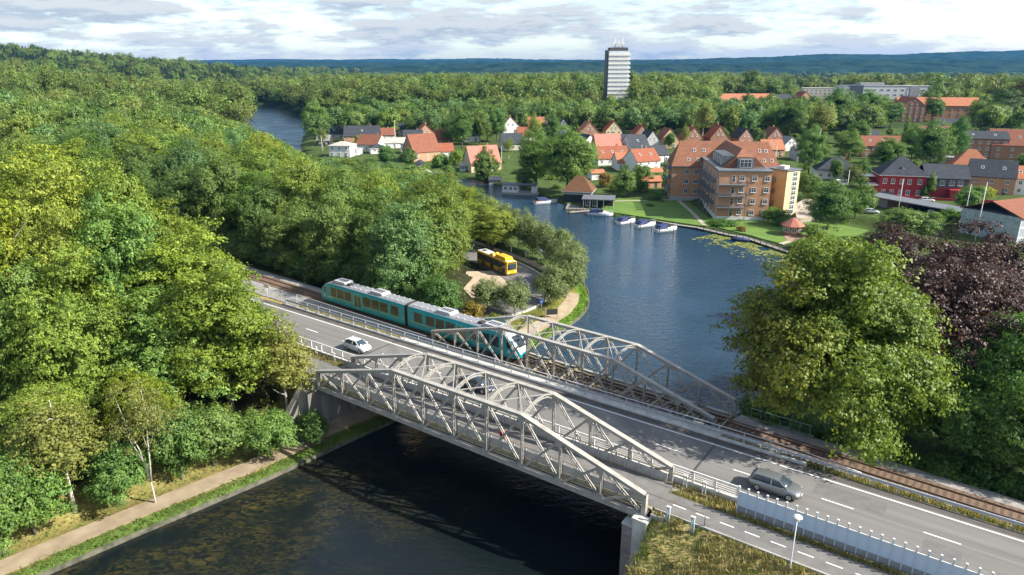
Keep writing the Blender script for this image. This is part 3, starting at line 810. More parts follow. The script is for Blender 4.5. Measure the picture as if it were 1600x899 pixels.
sheet('verge_strip', -30, 120, 13.25, 14.14, Z_ROAD + 0.005, mat('dark_asphalt', (0.062, 0.056, 0.05), 0.95, (0.10, 0.09, 0.08), 0.7, 0.3, 20), 0.02)  # darker asphalt by the far kerb, railing's shadow partly put into its tone
for s0, s1 in ((-26, -1.2), (SPAN + 1.2, 50.5)):
    sheet('road_kerb', s0, s1, 14.15, 14.6, Z_ROAD + 0.14, m_conc_l, 0.5)
for s0, s1 in ((-26, -1.2), (SPAN + 1.2, 47.6)):
    sheet('road_kerb', s0, s1, 5.34, 5.62, Z_ROAD + 0.14, m_conc_l, 0.6)

# ---- abutments
def block(name, par, s0, s1, w0, w1, z0, z1, m, frame=SW):
    mb = MB(); vs = [frame(s, w, z) for z in (z0, z1) for w in (w0, w1) for s in (s0, s1)]
    mb.add(vs, [(0, 2, 3, 1), (4, 5, 7, 6), (0, 1, 5, 4), (2, 6, 7, 3), (0, 4, 6, 2), (1, 3, 7, 5)])
    return mb.build(name, m, par)
ab = empty('bridge_abutment', (0, 0, 0), 0, 'stained grey abutment wall under the footway bridge beside the towpath', 'abutment')
block('wall', ab, -1.9, -0.35, -1.5, 5.6, -0.5, 6.15, m_stain); block('bearing_shelf', ab, -1.95, -0.15, -0.6, 5.55, 6.15, 6.27, m_conc)
mb = MB(); mb.add([SW(-0.3, -0.9, 6.1), SW(-1.9, -0.9, 6.9), SW(-1.9, -1.4, 6.9), SW(-0.3, -1.4, 6.1), SW(-0.3, -0.9, -.5), SW(-1.9, -0.9, -.5), SW(-6, -5.4, 2.2), SW(-6, -5.9, 2.2)], [(0, 1, 2, 3)])
block('back_wall', ab, -1.9, -0.65, -0.2, 5.4, 6.27, 7.12, m_conc)
# wing wall falling back along the slope
mb = MB(); vs = []
for w, z in ((-1.3, 6.9), (-3.2, 4.8), (-5.2, 2.6)):
    vs += [SW(-1.9, w, z), SW(-1.2, w, z), SW(-1.9, w, -0.5), SW(-1.2, w, -0.5)]
mb.add(vs, [(0, 1, 5, 4), (1, 3, 7, 5), (0, 4, 6, 2), (4, 5, 9, 8), (5, 7, 11, 9), (4, 8, 10, 6), (8, 9, 11, 10)]); mb.build('wing_wall', m_stain, ab)
ab = empty('bridge_abutment', (0, 0, 0), 0, 'concrete abutment under the town end of the footway bridge', 'abutment')
block('wall', ab, SPAN + 0.25, SPAN + 1.9, -0.2, 5.6, -1.5, 6.15, m_conc); block('back_wall', ab, SPAN + 0.65, SPAN + 1.8, -0.2, 5.4, 6.27, 7.1, m_conc)
block('pier', ab, SPAN - 0.55, SPAN + 0.68, -0.95, -0.2, -1.8, 6.55, m_conc_l); block('pier_cap', ab, SPAN - 0.62, SPAN + 0.75, -1.02, -0.15, 6.55, 6.72, m_conc_l)
m_bstone = mat('brown_stone', (0.20, 0.165, 0.145), 0.9, (0.30, 0.26, 0.24), 1.5, 0.3, stretch=(1, 1, 3))
for k_ in range(13):
    block('stone_course', ab, SPAN - 1.5, SPAN - 0.57, -0.9 + 0.012 * (k_ % 2), 5.7, -1.6 + k_ * 0.56, -1.6 + k_ * 0.56 + 0.54, m_bstone)
block('stone_cap', ab, SPAN - 1.52, SPAN - 0.57, -0.93, 5.7, 5.68, 5.85, m_conc_l)

for s0, s1, lb_ in ((-2.3, -0.7, 'plain concrete abutment of the road bridge beside the towpath'), (SPAN + 0.7, SPAN + 2.3, 'plain concrete abutment of the road bridge on the town bank')):
    ab = empty('bridge_abutment', (0, 0, 0), 0, lb_, 'abutment')
    block('wall', ab, s0, s1, 5.62, 15.2, -1.5, 6.28, m_conc)
for s0, s1, lb_ in ((-2.2, -0.5, 'railway bridge abutment on the forest bank'), (SPAN + 0.5, SPAN + 2.2, 'railway bridge abutment on the town bank below the green railing')):
    ab = empty('bridge_abutment', (0, 0, 0), 0, lb_, 'abutment')
    block('wall', ab, s0, s1, -4.3, 4.3, -1.5, 4.42, m_conc, TW)

# ---- railway track
def ballast(s0, s1, name='ballast'):
    mb = MB(); vs = []; fs = []; n = int((s1 - s0) / 3); rng = random.Random(5)
    prof = [(-4.2, 4.2), (-2.2, 4.86), (-0.9, 4.9), (0.9, 4.9), (2.3, 4.88), (4.6, 4.15)]
    for i in range(n + 1):
        s = s0 + (s1 - s0) * i / n
        for w, z in prof: vs.append(TW(s, w + rng.uniform(-0.15, 0.15) * (abs(w) > 2), z + rng.uniform(-.03, .03)))
    k = len(prof)
    for i in range(n):
        for j in range(k - 1): fs.append((i * k + j, (i + 1) * k + j, (i + 1) * k + j + 1, i * k + j + 1))
    mb.add(vs, fs); o = mb.build(name, m_ballast); o['kind'] = 'structure'
ballast(-110, -0.5); ballast(SPAN + 0.5, 120)
m_rustb = mat('rusty_ballast', (0.125, 0.078, 0.05), 0.95, (0.20, 0.13, 0.085), 4.5, 0.9, 9)
for s0_, s1_ in ((-110, -0.5), (SPAN + 0.5, 120)):
    mb = MB(); mb.add([TW(s0_, -1.55, 4.945), TW(s1_, -1.55, 4.945), TW(s1_, 1.55, 4.945), TW(s0_, 1.55, 4.945)], [(0, 1, 2, 3)]); tag(mb.build('rusty_ballast', m_rustb), kind='structure')
TR = empty('railway_track', (LM.x, LM.y, 0), PSR, 'rusty single railway track on timber sleepers', 'track')
sl = MB(); sl.box(-0.12, 0.12, -1.3, 1.3, 4.80, 4.96); sle = sl.mesh('sleeper', m_sleeper)
for k in range(-130, 150):
    inst('sleeper', sle, TR, (k * 0.62 + 20, 0, 0))
for w in (-0.7525, 0.7525):
    mb = MB()
    mb.box(-110, 120, w - 0.07, w + 0.07, 4.96, 4.985); mb.box(-110, 120, w - 0.015, w + 0.015, 4.985, 5.07); mb.box(-110, 120, w - 0.035, w + 0.035, 5.07, 5.10, 1)
    mb.build('rail', [m_railrust, m_railtop], TR)

# ---- railings and fences along the road
def railing(name, s0, s1, w, z, step, label, m, frame_o=RO, rz=PSI, bars=(0.18, 0.38, 0.58, 0.78), top=1.08, pw=0.09, br=0.018, plate=0.0):
    par = empty(name, (frame_o.x, frame_o.y, z), rz, label, 'railing')
    pmb = MB(); pmb.box(-pw / 2, pw / 2, -0.06, 0.06, 0, top); pmb.box(-0.12, 0.12, -0.10, 0.10, 0, 0.03); pme_ = pmb.mesh('railing_post', m)
    n = round((s1 - s0) / step)
    for k in range(n + 1): inst('railing_post', pme_, par, (s0 + (s1 - s0) * k / n, w, 0))
    for b_ in bars:
        mb = MB(); mb.tube([(s0, w, b_), (s1, w, b_)], br, 5); mb.build('rail_bar', m, par)
    mb = MB(); mb.beam((s0 - 0.1, w, top), (s1 + 0.1, w, top), 0.11, 0.06); mb.build('top_rail', m, par)
    if plate:
        mb = MB(); mb.box(s0, s1, w - 0.09, w - 0.05, plate, plate + 0.30); mb.build('guard_beam', m, par)
    return par
railing('bridge_railing', -25.5, 47.2, 14.62, Z_ROAD + 0.14, 2.5, 'pale steel railing along the railway side of the road', m_galv, plate=0.42)
railing('bridge_railing', -14, 47.2, 5.46, Z_ROAD + 0.14, 2.0, 'white steel railing between the road and the footway bridge', m_white)
# low gantry posts outside the white railing
for i, s in enumerate((-9.6, -6.6, -3.2, SPAN + 1.5, SPAN + 3.2)):
    pb = empty('barrier_post', SW(s, 4.98, Z_PATH - 0.15), PSI, ['white double barrier post farthest into the trees by the footpath', 'white double barrier post second from the forest end', 'white double barrier post by the grassy verge next to the truss', 'white double barrier post right after the truss on the town side', 'white double barrier post before the blue fence'][i], 'post', 'barrier posts between road and footway')
    for dx in (-0.13, 0.13):
        mb = MB(); mb.box(dx - 0.045, dx + 0.045, -0.05, 0.05, 0, 1.15); mb.build('upright', m_white, pb)
    mb = MB(); mb.box(-0.2, 0.2, -0.07, 0.07, 1.15, 1.26); mb.build('cap', m_white, pb)
for i, s in enumerate((SPAN + 2.1, SPAN + 4.2)):
    pb = empty('bollard', SW(s, [0.0, -0.1][i], Z_PATH - 0.75), PSI, ['steel bollard in dry grass close to the truss end', 'steel bollard in dry grass by the end of the brown rail'][i], 'bollard', 'steel bollards in the dry grass')
    for dx in (-0.09, 0.09):
        mb = MB(); mb.tube([(dx, 0, 0), (dx, 0, 1.75)], 0.07, 8); mb.build('upright', mat('bollard_steel', (0.30, 0.38, 0.43), 0.5), pb)
    mb = MB(); mb.box(-0.18, 0.18, -0.1, 0.1, 1.75, 1.84); mb.build('cap', m_white, pb)
# transition rail and w-beam guard rail on the town side
gr = empty('guard_rail', (RO.x, RO.y, Z_ROAD), PSI, 'long galvanised guard rail between the road and the track', 'guard rail')
prof = [(0.0, 0.46), (-0.05, 0.49), (-0.05, 0.54), (0.02, 0.58), (0.02, 0.62), (-0.05, 0.66), (-0.05, 0.71), (0.0, 0.745), (0.02, 0.745), (0.04, 0.60), (0.02, 0.46)]
def gpos(s): return 14.62 if s < 49 else 14.62 - min(1, (s - 49) / 12) * 0.25
mb = MB(); mb.loft([[(s, gpos(s) + a - 0.1, z + 0.05) for a, z in prof] for s in (47.3, 49, 52, 56, 61, 80, 119)], smooth=False); mb.build('guard_beam', m_galv, gr)
mb = MB(); mb.tube([(47.2, 14.62, 1.2), (49.5, 14.62, 1.15), (55.0, 14.5, 0.80)], 0.035, 6); mb.build('sloping_rail', m_galv, gr)
mb = MB(); mb.tube([(47.2, 14.62, 0.95), (51.5, 14.58, 0.78)], 0.025, 6); mb.build('sloping_rail', m_galv, gr)
gp = MB(); gp.box(-0.05, 0.05, -0.05, 0.05, -0.5, 0.76); gpe = gp.mesh('guard_post', m_galv)
for k in range(36): inst('guard_post', gpe, gr, (48 + 2 * k, gpos(48 + 2 * k), 0))
wf = empty('wire_fence', (LM.x, LM.y, 4.4), PSR, 'low wire fence on thin posts beside the ballast', 'fence')
wp = MB(); wp.tube([(0, 0, 0), (0, 0, 1.35)], 0.03, 5); wpe = wp.mesh('fence_post', m_galv)
for k in range(14): inst('fence_post', wpe, wf, (52 + k * 3.6, -2.75, 0))
for z in (0.2, 0.45, 0.7, 0.95, 1.2):
    mb = MB(); mb.tube([(50, -2.75, z), (100, -2.75, z)], 0.010, 4); mb.build('wire', m_galv, wf)
gf = railing('green_railing', 42.9, 49.2, 4.05, 4.55, 1.05, 'green painted railing on a concrete edge beside the track', mat('green_rail', (0.20, 0.33, 0.28), 0.6, (0.14, 0.24, 0.2), 4), LM, PSR, bars=(0.15, 0.68), top=1.15, pw=0.05)
block('concrete_edge', None, 42.6, 49.6, 3.85, 4.3, 3.2, 4.55, m_conc, TW); bpy.data.objects['concrete_edge']['kind'] = 'structure'
hf = railing('hand_fence', -32, -1.5, -2.85, 4.65, 2.2, 'thin grey hand railing beside the track behind the road', m_galv, LM, PSR, bars=(0.6,), top=1.0, pw=0.05)
# ---- noise screen with capped posts
m_blue = mat('screen_blue', (0.40, 0.50, 0.62), 0.35, (0.45, 0.55, 0.67), 0.8)
m_kick = mat('screen_kickboard', (0.19, 0.20, 0.21), 0.8, (0.25, 0.25, 0.25), 2)
ns = empty('noise_screen', SW(47.55, 4.1, Z_PATH - 0.05), PSI, 'pale blue screen fence with white capped posts along the path', 'fence')
STEP = 0.745 * 1.0
a_ = MB(); a_.box(0.045, STEP - 0.045, -0.02, 0.02, 0.68, 1.98); pa = a_.mesh('screen_panel', m_blue)
b_ = MB(); b_.box(0.045, STEP - 0.045, -0.03, 0.03, 0.02, 0.66); kb = b_.mesh('kick_board', m_kick)
c_ = MB(); c_.box(-0.045, 0.045, -0.05, 0.05, 0, 2.42); po = c_.mesh('screen_post', mat('screen_post_blue', (0.42, 0.50, 0.58), 0.5))
d_ = MB(); d_.box(-0.075, 0.075, -0.08, 0.08, 2.42, 2.50); cp = d_.mesh('post_cap', m_white)
e_ = MB(); e_.box(0.045, STEP - 0.045, -0.03, 0.05, 1.98, 2.03); ee = e_.mesh('top_strip', m_white)
for k in range(34):
    inst('screen_panel', pa, ns, (k * STEP, 0, 0)); inst('kick_board', kb, ns, (k * STEP, 0, 0)); inst('top_strip', ee, ns, (k * STEP, 0, 0))
    p_ = inst('screen_post', po, ns, (k * STEP, 0, 0)); inst('post_cap', cp, p_)
mb = MB(); mb.tube([(0, 0.02, 2.35), (34 * STEP, 0.02, 2.35)], 0.008, 4); mb.build('top_wire', m_galv, ns)
# ---- path lamp
def lamp(name, loc, h, label):
    l = empty(name, loc, 0, label, 'street lamp', 'slim path lamps')
    mb = MB(); mb.tube([(0, 0, 0), (0, 0, 0.9), (0, 0, 0.92), (0, 0, h)], [0.075, 0.07, 0.05, 0.04], 8); mb.build('post', m_galv, l)
    mb = MB(); mb.loft([[(math.cos(t) * r, math.sin(t) * r, z) for t in [k * math.pi / 8 for k in range(16)]] for r, z in ((0.10, h), (0.17, h + 0.06), (0.16, h + 0.26), (0.12, h + 0.3))]); mb.build('lamp_glass', m_white, l)
    mb = MB(); mb.loft([[(math.cos(t) * r, math.sin(t) * r, z) for t in [k * math.pi / 8 for k in range(16)]] for r, z in ((0.12, h + 0.29), (0.36, h + 0.31), (0.34, h + 0.36), (0.1, h + 0.44))]); mb.build('lamp_hood', m_white, l)
    return l
lamp('path_lamp', SW(52.87, -0.04, 6.75), 4.4, 'slim lamp post with a white hood in the dry grass by the path')
# ================================================================== vehicles
m_glass = glass_mat()
m_tyre = mat('tyre', (0.018, 0.018, 0.018), 0.85)
m_rim = mat('rim', (0.45, 0.46, 0.47), 0.3, metallic=0.8)
m_dark = mat('dark_plastic', (0.02, 0.02, 0.022), 0.6)
m_lampw = mat('headlamp', (0.75, 0.76, 0.78), 0.1, spec=0.8)
m_lampr = mat('tail_lamp', (0.35, 0.01, 0.01), 0.2)

def wheel_meshes(r, wd):
    n = 16
    ty = MB(); ring = lambda R_, y: [(math.cos(2 * math.pi * k / n) * R_, y, math.sin(2 * math.pi * k / n) * R_) for k in range(n)]
    ty.loft([ring(r * 0.66, -wd / 2), ring(r * 0.95, -wd / 2), ring(r, -wd / 2 + 0.03), ring(r, wd / 2 - 0.03), ring(r * 0.95, wd / 2), ring(r * 0.66, wd / 2)], cap=False)
    ri = MB(); ri.loft([ring(r * 0.66, -wd / 2 + 0.01), ring(r * 0.60, -wd / 2 + 0.04), ring(r * 0.60, wd / 2 - 0.04), ring(r * 0.66, wd / 2 - 0.01)])
    for k in range(5):
        a = 2 * math.pi * k / 5
        for sy in (-1, 1): ri.beam((0, sy * (wd / 2 - 0.012), 0), (math.cos(a) * r * 0.64, sy * (wd / 2 - 0.012), math.sin(a) * r * 0.64), 0.02, 0.07)
    return ty.mesh('tyre', m_tyre), ri.mesh('rim', m_rim)
CAR_TY, CAR_RI = wheel_meshes(0.315, 0.21)
def add_wheel(par, x, y, z, tm=None, rm=None):
    w_ = inst('wheel', tm or CAR_TY, par, (x, y, z)); inst('rim', rm or CAR_RI, w_)

def make_car(label, loc, rz, paint, L=4.2, W=1.79, H=1.46, kind='hatch', group=None, parts=True):
    c = empty('parked_car' if 'parked' in label else 'car', loc, rz, label, 'car', group)
    hw = W / 2
    f = L / 4.2
    # lower body: x, bottom, shoulder height, half width at shoulder, half width at sill
    st = [(-2.10, .42, .80, .66, .62), (-2.06, .30, .92, .80, .76), (-1.75, .22, .97, .875, .85), (-1.0, .19, .985, .895, .87), (0, .19, .97, .895, .88), (0.75, .19, .945, .89, .87), (1.25, .20, .90, .875, .86), (1.70, .24, .82, .84, .82), (1.98, .28, .70, .73, .72), (2.10, .36, .58, .55, .55)]
    if kind == 'hatch':
        gh = [(-2.0, .90, .98, .70, .62), (-1.88, .92, 1.22, .78, .62), (-1.62, .94, 1.41, .82, .60), (-0.9, .95, 1.46, .83, .60), (-0.1, .94, 1.465, .83, .60), (0.35, .93, 1.40, .82, .60), (0.75, .92, 1.20, .80, .64), (1.12, .90, .96, .76, .70)]
    else:
        gh = [(-1.9, .92, .98, .70, .60), (-1.5, .94, 1.20, .80, .60), (-1.15, .94, 1.37, .82, .58), (-0.4, .95, 1.42, .83, .58), (0.2, .94, 1.40, .82, .58), (0.75, .92, 1.18, .80, .62), (1.15, .90, .95, .76, .70)]
    k = W / 1.79; kh = H / 1.46
    def ring(x, zb, zt, ht, hb):
        x *= f; ht *= k; hb *= k; zb *= kh; zt *= kh; zm = (zb + zt) / 2
        return [(x, -hb * .9, zb), (x, -hb, zb + .06), (x, -max(hb, ht) * 1.0, zm), (x, -ht, zt - .06), (x, -ht * .88, zt), (x, 0, zt + .03), (x, ht * .88, zt), (x, ht, zt - .06), (x, max(hb, ht), zm), (x, hb, zb + .06), (x, hb * .9, zb)]
    mb = MB(); mb.loft([ring(*s_) for s_ in st]); body = mb.build('body', paint, c)
    def gring(x, zb, zt, hb, ht):
        x *= f; hb *= k; ht *= k; zb *= kh; zt *= kh
        return [(x, -hb, zb), (x, -(hb * .45 + ht * .55), (zb + zt) / 2), (x, -ht, zt - .02), (x, 0, zt), (x, ht, zt - .02), (x, (hb * .45 + ht * .55), (zb + zt) / 2), (x, hb, zb)]
    mb = MB(); mb.loft([gring(*s_) for s_ in gh]); mb.build('window_glass', m_glass, c)
    # roof skin and pillars stand just proud of the glass
    roof = [g_ for g_ in gh if g_[2] > 1.30]
    mb = MB(); vs = []; fs = []
    for x, zb, zt, hb, ht in roof: vs += [(x * f, y * ht * k, zt * kh + dz_) for y, dz_ in ((-1.04, -.045), (-.9, .0), (0, .018), (.9, .0), (1.04, -.045))]
    for i in range(len(roof) - 1):
        for j in range(4): fs.append((i * 5 + j, i * 5 + 5 + j, i * 5 + 6 + j, i * 5 + 1 + j))
    mb.add(vs, fs, smooth=True)
    a, b_ = roof[-1], gh[-1]; r_, e_ = roof[0], gh[0]
    for sy in (-1, 1):
        mb.beam((a[0] * f, sy * a[4] * k * 1.0, a[2] * kh - .02), (b_[0] * f, sy * b_[3] * k, b_[1] * kh + .02), 0.07, 0.06)
        mb.beam((r_[0] * f, sy * r_[4] * k, r_[2] * kh - .03), (e_[0] * f + .06, sy * e_[3] * k * 1.02, e_[1] * kh), 0.30, 0.10)
        mb.beam((-0.25 * f, sy * .60 * k * 1.02, 1.43 * kh), (-0.2 * f, sy * .845 * k, .94 * kh), 0.09, 0.05)
    mb.build('roof', paint, c)
    for x in (-1.28, 1.28):
        for y in (-1, 1): add_wheel(c, x * f, y * (hw - 0.10), 0.315)
    if parts:
        for y in (-1, 1):
            mb = MB(); mb.loft([[(1.86 * f, y * .62 * k, .60), (1.86 * f, y * .80 * k, .60), (1.80 * f, y * .80 * k, .74), (1.80 * f, y * .60 * k, .72)], [(2.04 * f, y * .46 * k, .56), (1.96 * f, y * .73 * k, .57), (1.93 * f, y * .73 * k, .71), (2.02 * f, y * .46 * k, .67)]], smooth=False); mb.build('headlight', m_lampw, c)
            mb = MB(); mb.box(-2.10 * f, -1.92 * f, min(y * .60, y * .80) * k, max(y * .60, y * .80) * k, .72, .92); mb.build('tail_light', m_lampr, c)
            mb = MB(); mb.box(0.72 * f, 0.90 * f, min(y * .86, y * 1.04) * k, max(y * .86, y * 1.04) * k, .93, 1.06); mb.build('wing_mirror', paint, c)
        mb = MB(); mb.box(2.06 * f, 2.115 * f, -.45, .45, .34, .48); mb.build('grille', m_dark, c)
        mb = MB(); mb.box(2.10 * f, 2.125 * f, -.25, .25, .42, .52); mb.build('number_plate', m_white, c)
    return c
p_grey = mat('paint_grey', (0.23, 0.24, 0.245), 0.26, metallic=0.55, coat=0.6)
p_silver = mat('paint_white', (0.52, 0.53, 0.54), 0.3, coat=0.6)
p_blue = mat('paint_dark_blue', (0.045, 0.062, 0.085), 0.25, metallic=0.4, coat=0.8)
p_black = mat('paint_black', (0.02, 0.022, 0.025), 0.25, coat=0.7)
make_car('grey hatchback driving in the near lane beside the blue screen', SW(49.35, 8.55, Z_ROAD + .008), PSI, p_grey, 4.3, 1.80, 1.48)
make_car('small white hatchback driving towards the bridges', SW(-3.0, 8.75, Z_ROAD + .008), PSI, p_silver, 3.75, 1.68, 1.48)
make_car('dark blue saloon seen through the footway truss', SW(16.3, 9.1, Z_ROAD + .008), PSI, p_blue, 4.6, 1.84, 1.45, 'saloon')

# ---- train
m_teal = mat('train_teal', (0.006, 0.32, 0.36), 0.32, (0.005, 0.285, 0.33), 0.4, coat=0.3)
m_teal_l = mat('train_teal_light', (0.02, 0.36, 0.39), 0.32, coat=0.3)
m_troof = mat('train_roof', (0.25, 0.26, 0.275), 0.6, (0.19, 0.195, 0.21), 1.2)
m_tunit = mat('train_roof_unit', (0.38, 0.395, 0.41), 0.55)
m_under = mat('underframe', (0.035, 0.03, 0.028), 0.85, (0.06, 0.045, 0.035), 2)
m_amber = mat('amber_glass', (0.034, 0.026, 0.013), 0.08, (0.014, 0.014, 0.011), 0.9, spec=0.8)
m_line = mat('lime_line', (0.45, 0.50, 0.12), 0.5)
m_silver = mat('train_white', (0.72, 0.72, 0.70), 0.3, coat=0.4)
TL = 41.8; ZB = 0.0
train = empty('train', TW(-6.9, 0, Z_RAIL), PSR, 'teal two car diesel train crossing onto the railway truss bridge', 'train')
A_ = [0, .12, .35, .75, 1.2, 1.7, 2.3, 3.0, 3.8]
def nose(a):
    zt = float(np.interp(a, [0, .12, .35, .75, 1.2, 1.7, 2.3, 3.0, 3.8], [1.25, 1.62, 1.95, 2.45, 2.88, 3.22, 3.50, 3.68, 3.74]))
    hw = float(np.interp(a, [0, .12, .35, .75, 1.2, 2.0, 3.0], [.80, .98, 1.12, 1.24, 1.32, 1.37, 1.385]))
    zb = float(np.interp(a, [0, .3, 1.0], [.62, .48, .36]))
    return zt, hw, zb
def tring(x, zt, hw, zb):
    sh = min(3.20, zt - .18); ro = hw * (0.80 if zt > 3.0 else 0.84)
    half = [(hw * .94, zb), (hw, zb + .35), (hw, (zb + sh) / 2), (hw * .985, sh), (hw * .90, sh + (zt - sh) * .6), (ro * .78, zt - .02), (0, zt)]
    return [(x, -y, z) for y, z in half] + [(x, y, z) for y, z in half[::-1][1:]]
def car_body(sign):
    """one half: from the joint at x=0.35 to the nose"""
    xs = [0.32] + [TL / 2 - a for a in A_[::-1]]
    rings = [tring(xs[0], 3.74, 1.385, .36)]
    for a in A_[::-1]: rings.append(tring(TL / 2 - a, *nose(a)))
    mb = MB(); n = len(rings[0])
    for i in range(len(rings) - 1):
        for k in range(n - 1):
            q = [rings[i][k], rings[i][k + 1], rings[i + 1][k + 1], rings[i + 1][k]]
            zm = sum(v[2] for v in q) / 4; a = TL / 2 - sum(v[0] for v in q) / 4
            mi = 0
            if k in (4, 5, 6, 7): mi = 1                       # roof
            if a < 2.6 and (k in (4, 5, 6, 7)): mi = 2
            if a < 0.8 and k in (3, 8): mi = 2
            mb.add([(v[0] * sign, v[1] * sign, v[2]) for v in q], [(0, 1, 2, 3)], mi, True)
        q = [rings[i][0], rings[i + 1][0], rings[i + 1][n - 1], rings[i][n - 1]]
        mb.add([(v[0] * sign, v[1] * sign, v[2]) for v in q], [(0, 1, 2, 3)], 3)
    for r_, mi in ((rings[0], 3), (rings[-1], 0)):
        mb.add([(v[0] * sign, v[1] * sign, v[2]) for v in r_], [tuple(range(n))], mi)
    b_ = mb.build('car_body', [m_teal, m_troof, m_silver, m_under], train)
    return b_
bodies = {s_: car_body(s_) for s_ in (1, -1)}
def tbox(name, par, x0, x1, y0, y1, z0, z1, m): mb = MB(); mb.box(min(x0, x1), max(x0, x1), min(y0, y1), max(y0, y1), z0, z1); return mb.build(name, m, par)
WIN = [(1.7, 3.3), (4.1, 5.75), (6.05, 7.7), (8.0, 9.65), (12.6, 14.1), (14.45, 16.0), (16.35, 17.6)]
for sg in (1, -1):
    par = bodies[sg]
    for sy in (-1, 1):
        y = sy * 1.383
        for x0, x1 in WIN:
            tbox('side_window', par, sg * x0, sg * x1, y - .02 * sy, y + .022 * sy, 1.48, 2.92, m_amber if sg < 0 and sy < 0 else m_glass)
        d_ = tbox('door', par, sg * 10.1, sg * 11.9, y - .02 * sy, y + .02 * sy, 0.62, 3.02, m_teal_l)
        for x0, x1 in ((10.28, 10.92), (11.08, 11.72)): tbox('door_glass', d_, sg * x0, sg * x1, y, y + .035 * sy, 0.95, 2.75, m_glass)
        for x0, x1 in ((10.06, 10.12), (11.88, 11.94), (10.97, 11.03)): tbox('door_edge', d_, sg * x0, sg * x1, y, y + .03 * sy, 0.62, 3.02, m_line)
        tbox('door_header', par, sg * 10.0, sg * 12.0, y - .02 * sy, y + .012 * sy, 3.02, 3.2, m_teal_l)
        tbox('lime_stripe', par, sg * 0.5, sg * 10.0, y, y + .012 * sy, 1.28, 1.34, m_line)
        tbox('lime_stripe', par, sg * 12.0, sg * 18.2, y, y + .012 * sy, 1.28, 1.34, m_line)
        # cab side glass and the white arch mark beside it
        mb = MB(); yy = sy * 1.375
        a1 = [(TL / 2 - 1.9, 1.75), (TL / 2 - 0.75, 1.70), (TL / 2 - 1.25, 2.45), (TL / 2 - 1.9, 2.85)]
        hwf = lambda x: nose(TL / 2 - x)[1]
        mb.add([(sg * x, sy * (hwf(x) * (1.004 if z < 2.3 else .985) + .015), z) for x, z in a1], [(0, 1, 2, 3) if sg * sy < 0 else (3, 2, 1, 0)]); mb.build('cab_side_window', m_glass, par)
        mk = MB(); cx = TL / 2 - 1.55
        for pts in ([(-.28, 0), (-.14, 0), (.02, .44), (-.06, .60)], [(.28, 0), (.14, 0), (-.02, .44), (.06, .60)]):
            mk.add([(sg * (cx + a), sy * (hwf(cx + a) + .012), 1.0 + z) for a, z in pts], [(0, 1, 2, 3)])
        mk.build('arch_mark', m_silver, par)
    # windscreen
    mb = MB(); vs = []; fs = []
    sta = [.30, .55, .85, 1.2, 1.6]
    for a in sta:
        zt, hw, zb = nose(a)
        for yf in (-.62, -.35, 0, .35, .62): vs.append((sg * (TL / 2 - a + 0.05), yf * hw * sg, zt + .06 - .05 * abs(yf)))
    for i in range(len(sta) - 1):
        for j in range(4): fs.append((i * 5 + j, i * 5 + j + 1, i * 5 + 6 + j, i * 5 + 5 + j))
    mb.add(vs, fs, smooth=True); mb.build('windscreen', m_glass, par)
    for sy in (-1, 1):
        mb = MB(); mb.loft([[(sg * (TL / 2 + .02), sy * .52, 1.02), (sg * (TL / 2 + .02), sy * .74, 1.02), (sg * (TL / 2 + .02), sy * .74, 1.16), (sg * (TL / 2 + .02), sy * .52, 1.16)], [(sg * (TL / 2 - .3), sy * .52, 1.02), (sg * (TL / 2 - .3), sy * .74, 1.02), (sg * (TL / 2 - .3), sy * .74, 1.16), (sg * (TL / 2 - .3), sy * .52, 1.16)]], smooth=False); mb.build('headlight', m_lampw, par)
    tbox('coupler', par, sg * (TL / 2 - .4), sg * (TL / 2 + .22), -.22, .22, .72, .98, m_under)
    # roof equipment
    for x0, x1 in ((14.4, 17.6), (5.6, 8.6)):
        mb = MB(); xx = [sg * x0, sg * (x0 + .35), sg * (x1 - .35), sg * x1]
        mb.loft([[(xx[0], -1.02, 3.45), (xx[0], 1.02, 3.45), (xx[0], .85, 3.80), (xx[0], -.85, 3.80)], [(xx[1], -1.04, 3.45), (xx[1], 1.04, 3.45), (xx[1], .88, 4.08), (xx[1], -.88, 4.08)], [(xx[2], -1.04, 3.45), (xx[2], 1.04, 3.45), (xx[2], .88, 4.08), (xx[2], -.88, 4.08)], [(xx[3], -1.02, 3.45), (xx[3], 1.02, 3.45), (xx[3], .85, 3.80), (xx[3], -.85, 3.80)]], smooth=False)
        u_ = mb.build('roof_unit', m_tunit, par)
        for q in range(4): tbox('fan_grille', u_, sg * (x0 + .65 + q * .5), sg * (x0 + .95 + q * .5), -.45, .45, 4.08, 4.10, m_dark)
    for x in (1.2, 2.4, 3.6, 4.6, 9.6, 10.8, 12.0, 13.0):
        for y in (-.72, .72): tbox('roof_vent', par, sg * x, sg * (x + .32), y - .14, y + .14, 3.60, 3.78, m_tunit)
    tbox('exhaust_box', par, sg * 13.5, sg * 14.2, -.7, .1, 3.5, 4.02, m_under)
    # running gear
    for x in ((16.2,) if True else ()):
        bg = tbox('bogie', par, sg * (x - 1.6), sg * (x + 1.6), -1.1, 1.1, .30, .62, m_under)
        for dx in (-.95, .95):
            for y in (-.75, .75):
                w_ = inst('bogie_wheel', CAR_TY, bg, (sg * (x + dx), y, .42), scale=(1.33, .6, 1.33))
    tbox('underframe_box', par, sg * 3.5, sg * 9.2, -1.2, 1.2, .30, .60, m_under)
tbox('gangway', train, -.34, .34, -1.22, 1.22, .5, 3.55, m_dark)
bgc = tbox('bogie', train, -1.7, 1.7, -1.1, 1.1, .28, .6, m_under)
cu = bpy.data.curves.new('operator_word', 'FONT'); cu.body = 'arriva'; cu.size = 0.62; cu.extrude = 0.004
cu.materials.append(m_silver); _t = bpy.data.objects.new('tmp', cu)
